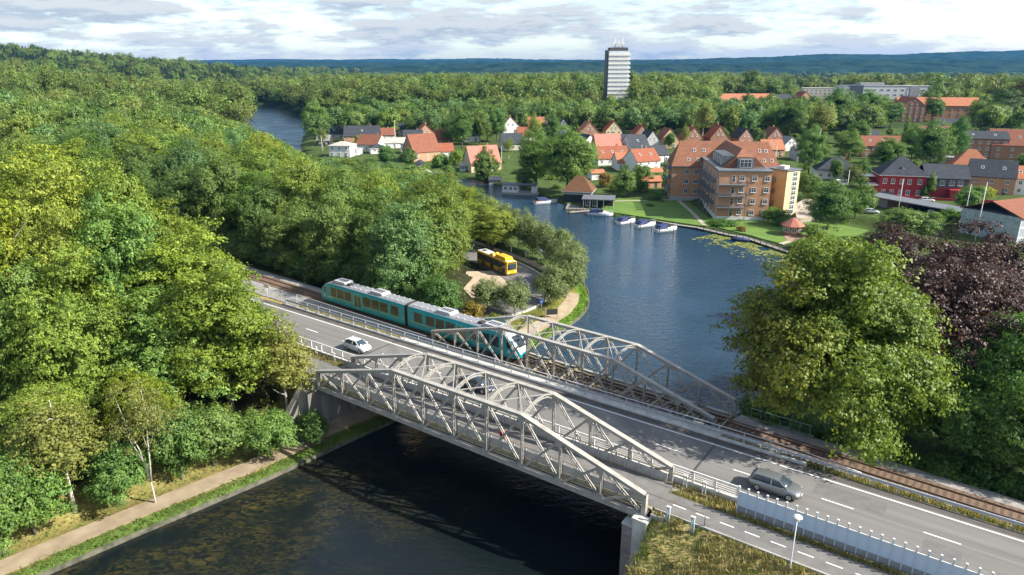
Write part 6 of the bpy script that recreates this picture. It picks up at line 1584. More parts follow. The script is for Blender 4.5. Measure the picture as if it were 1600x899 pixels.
def crown_mesh(name, seed, R0, Hh, zb, m, nc=110, per=105, leaf=0.42, cr=(0.20, 0.32), lowcut=-0.55, flat=0.62, fill=0.12, droop=0.0, shell=(0.62, 1.0), upb=0.35, brownf=None, squash=1.0, power=1.0, core=0.34):
    rs = np.random.RandomState(seed)
    cz = zb + Hh / 2
    d = unit(rs.normal(size=(nc * 4, 3))); d = d[d[:, 2] > lowcut + rs.uniform(-0.15, 0.15, len(d))][:nc]
    nc = len(d)
    nb = max(5, nc // 11); bd = unit(rs.normal(size=(nb, 3))); bd[:, 2] = np.maximum(bd[:, 2], lowcut * .8); br = rs.uniform(0.84, 1.12, nb)
    j = (d @ bd.T).argmax(1)
    d = unit(d * 0.85 + bd[j] * 0.35)
    rad = lobes(rs, d) * br[j]
    rr = (rs.uniform(shell[0], shell[1], nc)) * rad
    spike = rs.rand(nc) < 0.10; rr[spike] *= rs.uniform(1.06, 1.2, spike.sum())
    C = d * rr[:, None] * np.array([R0, R0, Hh / 2]) + np.array([0, 0, cz])
    # crowns are widest below the middle
    hrel = np.clip((C[:, 2] - zb) / Hh, 0, 1)
    wf = 1.0 + 0.22 * (0.42 - hrel) * power
    C[:, 0] *= wf; C[:, 1] *= wf
    crad = R0 * rs.uniform(cr[0], cr[1], nc); crad[spike] *= 0.7
    out = unit(d + np.array([0, 0, upb]))
    Cs, Ns, Ls, Vs = [], [], [], []
    for i in range(nc):
        tl = 9                                                                     # leaves per tuft
        k = max(3, int(per * rs.uniform(0.7, 1.3) / tl))
        q = unit(rs.normal(size=(k * 3, 3))); q = q[(q @ out[i]) > -0.3 + rs.uniform(-.3, .3, len(q))][:k]; k = len(q)
        off = q * crad[i] * np.array([1.15, 1.15, flat]) * np.abs(rs.normal(0.82, 0.26, k))[:, None]
        oh = np.array([d[i, 0], d[i, 1], 0.12]); off += oh[None] * (rs.uniform(-.6, .8, k) * crad[i] * (1 - .5 * abs(d[i, 2])))[:, None]
        off[:, 2] -= droop * np.hypot(off[:, 0], off[:, 1]) ** 2 / max(crad[i], .1)
        tn = unit(q * 0.55 + out[i] * 0.5 + np.array([0.0, 0, 0.25]) + rs.normal(size=(k, 3)) * 0.22)
        tr_ = leaf * rs.uniform(0.75, 1.5, k)
        tq = rs.normal(size=(k, tl, 3)) * np.array([.62, .62, .42]); tq += tn[:, None, :] * np.abs(rs.normal(0, .35, (k, tl, 1)))
        pos = C[i] + off[:, None, :] + tq * tr_[:, None, None]
        nn = tn[:, None, :] * 0.8 + tq * 0.55 + rs.normal(size=(k, tl, 3)) * 0.28
        tv = np.clip(rs.normal(0.48 + rs.uniform(-.16, .16), 0.22, (k, 1)) + rs.normal(0, .12, (k, tl)), 0, 1)
        Cs.append(pos.reshape(-1, 3)); Ns.append(nn.reshape(-1, 3)); Vs.append(tv.ravel()); Ls.append(leaf * rs.uniform(0.5, 1.3, k * tl))
    k = int(nc * per * fill)
    q = unit(rs.normal(size=(k, 3))) * (rs.uniform(0.1, 1, k) ** (1 / 3) * 0.66)[:, None]
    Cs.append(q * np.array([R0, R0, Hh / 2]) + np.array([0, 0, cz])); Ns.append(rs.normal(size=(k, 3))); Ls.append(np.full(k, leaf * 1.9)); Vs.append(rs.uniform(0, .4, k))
    Cc = np.concatenate(Cs); Nn = np.concatenate(Ns); L = np.concatenate(Ls); var = np.concatenate(Vs)
    V, F = leaves(rs, Cc, Nn, L, L * rs.uniform(0.5, 0.8, len(L)), droop)
    fa = {'var': var}
    if brownf: fa['brown'] = np.clip(brownf(Cc, rs), 0, 1)
    return np_mesh(name, V, F, [m], fa)
def conifer_mesh(name, seed, R0, Hh, zb, m, tiers=17, per=26, leaf=0.55):
    rs = np.random.RandomState(seed); Cs, Ns = [], []
    for i in range(tiers):
        f = i / (tiers - 1); z = zb + Hh * f; r = R0 * (1 - f) ** 0.85 * rs.uniform(0.85, 1.1) + 0.15
        nb = max(5, int(12 * (1 - f) + 5))
        for b in range(nb):
            a = rs.uniform(0, 6.283); rl = r * rs.uniform(0.7, 1.1)
            t = rs.uniform(0.1, 1, per) ** 0.7
            x = np.cos(a) * t * rl; y = np.sin(a) * t * rl
            P = np.stack([x, y, z - t * t * rl * 0.32 + rs.uniform(-.1, .1, per)], 1) + rs.normal(size=(per, 3)) * 0.16
            Cs.append(P); Ns.append(np.array([math.cos(a) * .45, math.sin(a) * .45, 0.8]) + rs.normal(size=(per, 3)) * 0.35)
    C = np.concatenate(Cs); N_ = np.concatenate(Ns); n = len(C)
    V, F = leaves(rs, C, N_, leaf * rs.uniform(.6, 1.2, n), leaf * 0.5 * rs.uniform(.6, 1.2, n))
    return np_mesh(name, V, F, [m], {'var': rs.uniform(0, 1, n)})
def pine_mesh(name, seed, R0, Hh, zb, m, nc=26, per=26, leaf=0.6):
    return crown_mesh(name, seed, R0, Hh * 0.55, zb + Hh * 0.42, m, nc, per, leaf, (0.3, 0.5), -0.6, 0.5)
def trunk_mesh(name, seed, h, r, m, zb, R0, Hh, nlimb=7, lean=0.25, multi=1):
    rs = random.Random(seed); mb = MB()
    for k in range(multi):
        a0 = rs.uniform(0, 6.28); sp = 0.0 if multi == 1 else R0 * 0.22
        pts = [(sp * .2 * math.cos(a0 + k * 2.4), sp * .2 * math.sin(a0 + k * 2.4), -0.6)]; n = 6
        for i in range(1, n + 1):
            f = i / n
            pts.append((sp * f * math.cos(a0 + k * 2.4) + rs.uniform(-lean, lean) * f, sp * f * math.sin(a0 + k * 2.4) + rs.uniform(-lean, lean) * f, h * f))
        rr = r / (multi ** 0.5)
        mb.tube(pts, [rr * 1.35] + [rr * (1 - 0.8 * (i / n)) for i in range(1, n + 1)], 7)
        for j in range(nlimb // multi):
            f = rs.uniform(0.35, 0.9); i = int(f * n); p = Vector(pts[i]); a = rs.uniform(0, 6.28); L = R0 * rs.uniform(0.45, 0.85)
            q = p + Vector((math.cos(a) * L * .5, math.sin(a) * L * .5, L * rs.uniform(.25, .55))); e = p + Vector((math.cos(a) * L, math.sin(a) * L, L * rs.uniform(.5, 1.0)))
            mb.tube([p, q, e], [rr * .42, rr * .27, rr * .08], 5, cap=False)
    return mb.mesh(name, m)

m_bark = mat('bark', (0.075, 0.062, 0.048), 0.95, (0.13, 0.115, 0.09), 1.2, 0.6, 5, stretch=(1, 1, 0.25))
m_bark_g = mat('grey_bark', (0.17, 0.155, 0.13), 0.95, (0.10, 0.09, 0.075), 1.5, 0.5, 5, stretch=(1, 1, 0.3))
m_birchbark = mat('birch_bark', (0.50, 0.46, 0.40), 0.8, (0.10, 0.085, 0.07), 2.2, 0.2, contrast=(0.52, 0.66), stretch=(1, 1, 2.5))
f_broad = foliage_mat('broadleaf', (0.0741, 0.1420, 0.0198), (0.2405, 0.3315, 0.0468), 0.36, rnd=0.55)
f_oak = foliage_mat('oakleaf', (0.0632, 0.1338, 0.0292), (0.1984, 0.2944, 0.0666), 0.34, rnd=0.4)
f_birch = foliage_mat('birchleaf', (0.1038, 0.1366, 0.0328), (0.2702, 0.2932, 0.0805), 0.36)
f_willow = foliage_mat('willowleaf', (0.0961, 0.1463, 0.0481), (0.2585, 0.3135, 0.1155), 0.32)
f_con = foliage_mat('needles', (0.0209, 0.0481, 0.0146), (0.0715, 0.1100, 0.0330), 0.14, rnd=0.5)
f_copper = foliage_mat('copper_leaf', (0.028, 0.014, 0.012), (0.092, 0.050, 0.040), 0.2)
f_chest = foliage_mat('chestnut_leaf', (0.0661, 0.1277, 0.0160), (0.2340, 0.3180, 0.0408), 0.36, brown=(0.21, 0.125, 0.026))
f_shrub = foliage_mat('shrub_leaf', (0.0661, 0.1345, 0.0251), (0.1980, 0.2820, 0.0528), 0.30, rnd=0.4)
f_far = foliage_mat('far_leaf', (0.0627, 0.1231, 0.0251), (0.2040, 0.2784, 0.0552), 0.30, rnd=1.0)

KIND = {}
def add_kind(k, crown, trunk, h, r):
    co = np.empty(len(crown.vertices) * 3, np.float32); crown.vertices.foreach_get('co', co); co = co.reshape(-1, 3)
    KIND.setdefault(k, []).append((crown, trunk, float(np.percentile(co[:, 2], 99.7)), float(np.percentile(np.hypot(co[:, 0], co[:, 1]), 96))))
for i in range(3):
    add_kind('broad', crown_mesh('crown_broad', 10 + i, 6.6, 18.0, 3.5, f_broad, 210, 260, 0.33, (0.17, 0.30), lowcut=-0.85, flat=0.5, droop=0.06), trunk_mesh('trunk_broad', 10 + i, 18, 0.40, m_bark_g, 5, 6.6, 17), 21.5, 6.6)
for i in range(3):
    add_kind('oak', crown_mesh('crown_oak', 30 + i, 7.0, 16.0, 3.2, f_oak, 190, 290, 0.33, (0.18, 0.31), lowcut=-0.82, flat=0.6), trunk_mesh('trunk_oak', 30 + i, 15, 0.42, m_bark, 5, 7, 14, 9), 19.2, 7.0)
for i in range(2):
    add_kind('beech', crown_mesh('crown_beech', 50 + i, 6.6, 19.0, 2.2, f_broad, 250, 220, 0.33, (0.17, 0.29), lowcut=-0.9, flat=0.34, droop=0.14, upb=0.7), trunk_mesh('trunk_beech', 50 + i, 18, 0.40, m_bark_g, 4, 6.5, 16), 21.2, 6.6)
for i in range(2):
    add_kind('birch', crown_mesh('crown_birch', 60 + i, 3.0, 11.5, 3.2, f_birch, 120, 115, 0.235, (0.20, 0.36), lowcut=-0.9, flat=0.9, droop=0.25, fill=0.03, shell=(0.25, 1.0)), trunk_mesh('trunk_birch', 60 + i, 13, 0.17, m_birchbark, 4, 3, 11, 8), 14.7, 3.0)
wbt = MB()
for pts, r0 in (([(0, 0, -.5), (0, 0, 1.5), (-.15, 0, 3.4), (-.9, .2, 6.5), (-1.9, .1, 9.5), (-2.9, .3, 12.8)], .24), ([(-.05, 0, 2.8), (.35, -.2, 5), (.5, 0, 8), (.9, .1, 11), (.8, 0, 14)], .19), ([(-.5, .1, 5), (-1.6, -.3, 8), (-2.0, -.5, 11)], .10), ([(.5, 0, 7), (1.7, .3, 9.5), (2.2, .2, 12)], .09), ([(-1.2, .1, 7.4), (-2.6, -.2, 9.4), (-3.6, -.2, 10.6)], .08), ([(.45, 0, 6), (-.3, .4, 8.5), (-.5, .5, 12)], .08), ([(.7, 0, 9.5), (1.6, -.4, 11.5), (2.6, -.4, 12.2)], .06)):
    wbt.tube(pts, [r0 * .62 * (1 - .8 * i / (len(pts) - 1)) for i in range(len(pts))], 7)
add_kind('white_birch', crown_mesh('crown_birch', 66, 3.6, 8.5, 6.6, f_birch, 95, 80, 0.21, (0.18, 0.30), lowcut=-0.9, flat=1.0, droop=0.3, fill=0.0, shell=(0.2, 1.05)), wbt.mesh('trunk_white_birch', mat('white_birch_bark', (0.44, 0.40, 0.35), .8, (0.13, 0.11, 0.09), 1.6, contrast=(.56, .68), stretch=(1, 1, 2.2))), 15.5, 3.6)
for i in range(3):
    add_kind('willow', crown_mesh('crown_willow', 70 + i, 3.3, 6.4, 1.2, f_willow, 100, 190, 0.22, (0.22, 0.34), lowcut=-0.85, flat=0.9, fill=0.1, power=1.4), trunk_mesh('trunk_willow', 70 + i, 5.5, 0.16, m_bark_g, 2, 3, 6), 7.6, 3.3)
for i in range(3):
    add_kind('mid', crown_mesh('crown_mid', 80 + i, 5.0, 11.0, 3.0, f_oak, 95, 46, 0.72, (0.22, 0.36), lowcut=-0.8, flat=0.75), trunk_mesh('trunk_mid', 80 + i, 11, 0.32, m_bark, 4, 5, 11, 4), 14.0, 5.0)
add_kind('spruce', conifer_mesh('crown_spruce', 90, 3.0, 17, 1.5, f_con), trunk_mesh('trunk_spruce', 90, 16, 0.2, m_bark, 3, 1, 16, 0, 0.05), 18.5, 3.0)
add_kind('thuja', crown_mesh('crown_thuja', 95, 1.5, 8.4, 0.2, f_shrub, 80, 45, 0.34, (0.26, 0.42), lowcut=-0.95, flat=1.2, power=3.2), trunk_mesh('trunk_thuja', 95, 6, 0.1, m_bark, 2, 1, 6, 0), 8.6, 1.5)
for i in range(2):
    add_kind('shrub', crown_mesh('crown_shrub', 100 + i, 1.8, 2.6, 0.0, f_shrub, 56, 90, 0.22, (0.26, 0.42), lowcut=-0.5, flat=0.8), trunk_mesh('trunk_shrub', 100 + i, 1.2, 0.06, m_bark, .3, 1.2, 2, 6, 0.2, 3), 2.6, 1.8)
    add_kind('young', crown_mesh('crown_young', 110 + i, 2.7, 6.6, 0.8, f_oak, 100, 150, 0.25, (0.20, 0.34), lowcut=-0.9, flat=0.8), trunk_mesh('trunk_young', 110 + i, 6, 0.13, m_bark_g, 2, 2.4, 6), 7.4, 2.7)

RT = random.Random(77)
NTREE = {}
def tree(name, kind, x, y, h, r, label, group=None, col=None, z=None, cat='tree', var=None, rz=None):
    L = KIND[kind]; cm, tm, h0, r0 = L[(RT.randrange(len(L)) if var is None else var) % len(L)]
    if z is None: z = tz(x, y) - 0.05
    root = empty(name, (x, y, z), RT.uniform(0, 6.28) if rz is None else rz, label, cat, group)
    sc_ = (r / r0, r / r0 * RT.uniform(0.92, 1.08), h / h0)
    c = inst('crown', cm, root, scale=sc_); t = inst('trunk', tm, root, scale=sc_)
    col = col or (1, 1, 1)
    c.color = (*col, 1)
    NTREE[kind] = NTREE.get(kind, 0) + 1
    return root
YEL = (1.34, 1.16, 0.75); YG = (1.24, 1.12, 0.85); BLU = (0.92, 1.02, 1.45); DRK = (0.68, 0.78, 0.8); GRN = (1.0, 1.0, 1.0); LITE = (1.40, 1.28, 1.35); OCH = (1.46, 1.14, 0.7)
TAKEN = TAKEN
def clear_of(x, y, r):
    for X, Y, Q in TAKEN:
        if (x - X) ** 2 + (y - Y) ** 2 < (r + Q) ** 2: return False
    return True
def rail_w(x, y): return (x - LM.x) * LN.x + (y - LM.y) * LN.y
def rail_s(x, y): return (x - LM.x) * LD.x + (y - LM.y) * LD.y
def road_w(x, y): return (x - RO.x) * RN.x + (y - RO.y) * RN.y
def road_s(x, y): return (x - RO.x) * RD.x + (y - RO.y) * RD.y
def put(name, kind, px, py, hpx, wpx, label, group=None, col=None, z=None, cat='tree', **k):
    """a tree whose foot stands at photograph pixel (px,py), hpx tall and wpx wide there"""
    p = on_ground(px, py) if z is None else at(px, py, z)
    f = mpp(p)
    TAKEN.append((p.x, p.y, wpx * f * 0.30))
    return tree(name, kind, p.x, p.y, hpx * f / 0.97, wpx * f * 0.44, label, group, col, p.z - 0.05, cat, **k)

# ---- named trees near the river and the bridge
put('birch_tree', 'white_birch', 243, 786, 205, 125, 'birch with tall forked white stems on the towpath bank', None, (1.0, 0.95, 0.9), var=0, rz=0.0)
put('birch_tree', 'birch', 118, 800, 200, 150, 'pale yellowish birch left of the white forked stems', None, (1.1, 1.05, 0.9))
put('birch_tree', 'birch', 452, 668, 180, 118, 'pale birch hiding the end of the footway truss', None, (1.2, 1.1, 0.9))
put('young_tree', 'young', 335, 728, 98, 118, 'round bushy young tree between the white birch and the underpass', None, (1.0, 1.02, 1.05))
put('young_tree', 'young', 424, 712, 76, 108, 'low bushy young tree at the foot of the abutment', None, (1.0, 1.05, 1.0))
put('young_tree', 'young', 488, 690, 52, 60, 'dark green bush against the abutment wall', None, (0.8, 0.95, 0.95))
put('young_tree', 'young', 188, 788, 116, 112, 'dense green young tree just behind the towpath beside the pale birch', None, (0.95, 1.0, 1.0))
put('young_tree', 'young', 55, 834, 140, 135, 'bright green young tree near the lower corner by the towpath', None, (1.05, 1.15, 1.0))
put('young_tree', 'young', 8, 868, 170, 150, 'leafy tree cut by the lower left edge of the picture', None, (1.05, 1.1, 1.0))
put('young_tree', 'young', 285, 750, 125, 100, 'leafy young tree directly behind the forked white birch', None, (0.85, 1.0, 1.0))
chest_c = crown_mesh('crown_chestnut', 200, 8.4, 20.0, 0.5, f_chest, 300, 360, 0.34, (0.14, 0.26), lowcut=-0.78, flat=0.5, droop=0.1, upb=0.5, fill=0.07,
                     brownf=lambda C, rs: 0.6 * smooth(-2.0, -8.5, C[:, 0] + rs.normal(0, 2.2, len(C))) * rs.uniform(0.2, 1, len(C)))
ct = MB(); ct.tube([(6.8, 2.3, -1.5), (6.6, 2.2, 0.2), (6.3, 2.0, 4), (4.5, 1.4, 8), (2, 0.6, 13), (0.5, 0, 18)], [1.05, 0.8, 0.65, 0.5, 0.32, 0.1], 10)
for i in range(12):
    a = i * 0.55; rs_ = random.Random(i); b0 = Vector((6.3 - i * 0.45, 2 - i * .16, 4 + i * 0.9)); L = rs_.uniform(4, 8)
    ct.tube([b0, b0 + Vector((math.cos(a * 3) * L * .5, math.sin(a * 3) * L * .5, L * .3)), b0 + Vector((math.cos(a * 3) * L, math.sin(a * 3) * L, L * .45))], [0.3, 0.2, 0.05], 6, cap=False)
ch = empty('chestnut_tree', (31.8, 63.2, 3.6), 0, 'huge round chestnut with browning leaves beside the river and track', 'tree')
inst('crown', chest_c, ch, (0, 0, 2.6)); inst('trunk', ct.mesh('trunk_chestnut', m_bark), ch)
TAKEN.append((33, 64, 9))
cop = [crown_mesh('crown_copper', 210 + i, 7.0, 18.5, 1.5, f_copper, 220, 240, 0.30, (0.17, 0.30), lowcut=-0.8, flat=0.5, droop=0.1, fill=0.1) for i in range(2)]
copt = trunk_mesh('trunk_copper', 210, 16, 0.6, m_bark, 4, 7, 16, 10)
for x, y, z, sr_, sh_, lab, v in ((45.5, 69.5, 2.6, 1.0, 1.08, 'dark copper beech directly behind the big chestnut', 0), (53.5, 76, 2.4, 1.05, 1.0, 'broad copper beech in the garden right of the chestnut', 1),
                            (66, 90, 2.6, 0.95, 0.95, 'copper beech at the right edge beside the glass roofed building', 0), (61, 107, 2.2, 0.7, 0.80, 'smaller copper beech below the garage row', 1)):
    r = empty('copper_beech', (x, y, z), v * 2.1, lab, 'tree', 'copper beeches in the riverside gardens')
    inst('crown', cop[v], r, scale=(sr_, sr_, sh_)); inst('trunk', copt, r, scale=(sr_, sr_, sh_)); TAKEN.append((x, y, 5))
tree('beech_tree', 'oak', 51.5, 61.5, 17, 6.3, 'bright green broadleaf at the right edge beside the track', None, (1.05, 1.15, 1.15), 3.2)
tree('beech_tree', 'oak', 58, 62, 15, 5.5, 'green broadleaf half cut by the right edge above the guard rail', None, (0.9, 1.05, 1.1), 3.2)
TAKEN += [(51.5, 61.5, 5), (58, 62, 5)]
for s_, w_, h_, r_, lab in ((60.5, 11.0, 14, 5.6, 'dense broadleaf just right of the copper beech beside the track'), (66.5, 9.8, 13, 5.4, 'dense broadleaf hanging over the wire fence at the right edge'), (72.5, 10.5, 14, 6, 'broadleaf at the right edge beyond the guard rail'), (64.0, 16.0, 16, 6, 'tall broadleaf behind the trackside trees at the right edge'), (54.5, 14.5, 9, 4, 'low broadleaf under the copper beech')):
    p = TW(s_, w_); tree('broadleaf_tree', 'oak', p.x, p.y, h_, r_, lab, None, RT.choice([(0.9, 1.05, 1.1), (0.8, .95, .9)])); TAKEN.append((p.x, p.y, 4))
for s_, w_, h_, r_, lab in ((-8.6, -6.2, 18.5, 6.6, 'tall green tree leaning over the footpath by the bridge end'), (-16.5, -5.6, 21, 7.0, 'tall full tree hiding the road where it enters the wood'), (-25, -5.0, 22, 7.2, 'yellow green tall tree over the road beyond the bridge trees')):
    p = SW(s_, w_); tree('broadleaf_tree', 'broad', p.x, p.y, h_, r_, lab, None, (1.08, 1.08, .9)); TAKEN.append((p.x, p.y, 2.5))
# shrubs along the far side of the track on the town bank
k = 0
for s_, w_, h_, r_ in ((44.2, 5.6, 3.4, 2.3), (47.5, 6.2, 3.0, 2.2), (50.5, 7.0, 2.6, 2.0), (58.2, 6.8, 2.8, 2.4), (61.5, 6.6, 3.2, 2.6), (65.0, 7.2, 4.0, 3.0), (69, 7.0, 3.6, 2.8), (73, 7.5, 4.2, 3.2), (42.6, 7.5, 4.2, 2.4)):
    p = TW(s_, w_); q = tree('shrub', 'shrub', p.x, p.y, h_, r_, 'leafy undergrowth shrub along the far side of the track under the big trees', 'shrubs along the track', (0.75, 0.9, 0.85), None, 'shrub'); k += 1

# wild undergrowth along the foot of the wooded bank
for i in range(34):
    j = 18 + i * 1.15; k_ = int(j); a_ = Vector(tow[min(k_, len(tow) - 2)]); b_ = Vector(tow[min(k_ + 1, len(tow) - 1)]); n_ = Vector((-(b_ - a_).y, (b_ - a_).x)).normalized()
    q = a_ + n_ * RT.uniform(6.4, 9.5) + (b_ - a_) * RT.random()
    if not (40 < q.y < 70 and road_s(q.x, q.y) < -1.5): continue
    tree('wild_shrub', 'shrub', q.x, q.y, RT.uniform(1.2, 3.4), RT.uniform(1.0, 2.3), 'wild leafy shrub at the foot of the wood beside the towpath', 'wild shrubs beside the towpath', RT.choice([(1.2, 1.15, .8), (.9, 1, .9), (1.05, 1.05, .9), (1.35, 1.2, .7)]), None, 'shrub')
# ---- willows round the spit
WIL = [(10.8, 123.6, 8.6, 3.6, 'willow nearest the tip of the spit by the water'), (11.6, 129.0, 9.0, 3.7, 'second willow from the tip of the spit'), (11.2, 134.6, 9.0, 3.6, 'third willow along the promenade from the tip'),
       (9.8, 140.2, 9.0, 3.6, 'fourth willow along the promenade from the tip'), (7.6, 145.8, 9.0, 3.6, 'fifth willow along the promenade opposite the bus'), (4.8, 151.4, 9.2, 3.7, 'sixth willow along the promenade behind the bus'),
       (1.6, 157.0, 9.4, 3.7, 'seventh willow along the promenade'), (-2.0, 162.6, 9.6, 3.8, 'eighth willow along the promenade'), (-6.4, 168.4, 9.8, 3.9, 'willow where the promenade enters the trees'),
       (7.0, 117.2, 7.4, 3.5, 'round willow inside the bus loop by the blue sign'), (0.4, 111.0, 6.2, 3.2, 'willow just behind the railway bridge'), (-4.2, 112.0, 6.2, 2.9, 'willow with sunlit pale twigs behind the train nose')]
for x, y, h, r, lab in WIL:
    tree('willow_tree', 'willow', x, y, h, r, lab, 'willows round the spit', (1, 1, 1)); TAKEN.append((x, y, 2.5))
put('shrub', 'shrub', 738, 500, 30, 42, 'rust coloured bush beside the train front', None, (1.9, 0.95, 0.6), cat='shrub')
put('shrub', 'shrub', 770, 512, 24, 34, 'yellowish low bush behind the railway truss end', None, (1.5, 1.1, 0.6), cat='shrub')

def top_limit(px):
    return np.interp(px, [-50, 150, 300, 400, 440, 480, 520, 620, 700, 760, 800], [140, 150, 168, 205, 222, 250, 264, 272, 282, 308, 338])
def cap_height(x, y, z, h, hmin=6.0):
    """trees stay low enough to leave the river reach and the houses beyond in sight, as they stand there"""
    dep = y * _ct; px = 800 + 1067 * x / (dep + 9)
    lim = top_limit(px); U = (449.5 - lim) / 1067.0
    zt = ZC + y * (-_st + U * _ct) / (_ct + U * _st)
    return np.clip(np.minimum(h, zt - z), hmin, None)
# ---- forest: individual trees
def scatter(n_try, box, ok, rmin):
    pts = []
    cell = {}
    for _ in range(n_try):
        x = RT.uniform(box[0], box[1]); y = RT.uniform(box[2], box[3])
        i, j = int(x // rmin), int(y // rmin)
        if any((x - a) ** 2 + (y - b) ** 2 < rmin * rmin for di in (-1, 0, 1) for dj in (-1, 0, 1) for a, b in cell.get((i + di, j + dj), ())): continue
        if not ok(x, y): continue
        cell.setdefault((i, j), []).append((x, y)); pts.append((x, y))
    return pts
def in_view(x, y, m=10): 
    dep = y * 0.952 + 9
    return abs(x) < dep * 0.755 + m
def sdp(x, y): return float(river_sd(np.array([x]), np.array([y]))[0])
# slope between the towpath and the road
def ok_near(x, y):
    return in_view(x, y, 4) and road_w(x, y) < -4.2 and road_s(x, y) < -2.5 and is_left(x, y) and sdp(x, y) > 9.0 and clear_of(x, y, 1.2)
near = scatter(9000, (-170, -15, 40, 230), ok_near, 6.6)
near.sort(key=lambda p: p[1])
for x, y in near:
    sd_ = sdp(x, y); pxx = 800 + x / (y * .952 + 9) * 1067; s_ = road_s(x, y)
    h = 15 + 7 * min(1, max(0, (sd_ - 9) / 16)) + RT.uniform(-1.5, 2.0) + 4.5 * min(1, max(0, (-s_ - 14) / 20)); r = RT.uniform(5.6, 8.0)
    if sd_ < 14: h *= 0.62; r *= 0.68
    if pxx > 385: h *= 0.80; r *= 0.66
    elif pxx > 330: h *= 0.92; r *= 0.85
    kd = RT.choice(['broad', 'broad', 'beech', 'oak', 'beech', 'broad'])
    cl = RT.choice([GRN, YG, YG, YEL, BLU, GRN, LITE])
    if pxx < 210 and RT.random() < 0.5: cl = RT.choice([YEL, YG, OCH])
    where = 'left edge of the wood above the towpath' if pxx < 120 else 'middle of the wood above the towpath' if pxx < 260 else 'wood end nearest the bridges'
    tone = {YEL: 'yellow green', OCH: 'ochre tinged', BLU: 'bluish green', LITE: 'pale green'}.get(cl, 'green')
    size = 'low' if h < 15 else 'tall' if h > 24 else 'full'
    tree('broadleaf_tree', kd, x, y, h, r, f'{size} {tone} leafy tree at the {where}', 'trees between the towpath and the road', cl)
# wood between the railway and the river
def ok_mid(x, y):
    if not (in_view(x, y, 4) and is_left(x, y)): return False
    if rail_w(x, y) < 7.2: return False
    if math.hypot(x + 3, y - 128) < 17 and x > -10.5: return False
    for i in range(0, len(BUS_C) - 1, 2):
        if (x - BUS_C[i][0]) ** 2 + (y - BUS_C[i][1]) ** 2 < 6.3 ** 2: return False
    if y < 152 and 800 + x / (y * .952 + 11) * 1067 > 692: return False
    return sdp(x, y) > (2.5 if y > 165 else 9) and (x < -6 or y > 150 or x + y < 108) and not (x > -9 and y < 140) and clear_of(x, y, 2)
mid = scatter(12000, (-210, 10, 92, 330), ok_mid, 7.6)
mid.sort(key=lambda p: p[1])
for x, y in mid:
    h = 19.5 + RT.uniform(-2.5, 3.5); r = RT.uniform(6.0, 8.2)
    if sdp(x, y) < 10: h *= 0.75
    if rail_w(x, y) < 13: r *= 0.85; h *= 0.9
    h0_ = h; h = float(cap_height(x, y, tz(x, y), h)); r *= max(.55, h / h0_) ** .7
    kd = RT.choice(['oak', 'oak', 'broad', 'beech']) if y < 210 else RT.choice(['mid', 'mid', 'oak'])
    cl = RT.choice([GRN, GRN, YG, BLU, LITE, GRN, YEL, DRK])
    tone = {YEL: 'yellow green', DRK: 'dark green', BLU: 'bluish green', LITE: 'pale green', YG: 'light green'}.get(cl, 'green')
    where = 'row along the far side of the track' if rail_w(x, y) < 15 else 'fringe on the river bank' if sdp(x, y) < 10 else 'nearer part of the wood behind the train' if y < 175 else 'middle of the wood behind the train' if y < 250 else 'farther part of the wood behind the train'
    side = 'left' if x / y < -.55 else 'centre' if x / y < -.28 else 'right'
    tree('broadleaf_tree', kd, x, y, h, r, f'{tone} leafy tree in the {where}, {side}', 'trees between the railway and the river', cl)
# undergrowth filling the edge of the wood along the track
kk_ = 0
for s_ in np.arange(-92, -6, 3.1):
    p = TW(s_ + RT.uniform(-1, 1), RT.uniform(7.4, 9.6)); kk_ += 1
    tree('edge_tree', 'young', p.x, p.y, RT.uniform(5, 8.5), RT.uniform(2.8, 3.8), 'dense low tree closing the edge of the wood along the far side of the track', 'low trees along the track edge', RT.choice([DRK, GRN, (.8, .95, .9)]))
put('oak_tree', 'oak', 662, 476, 165, 130, 'tall tree with a bare grey trunk standing behind the train', None, (1.05, 1.05, 0.95), rz=0.4)

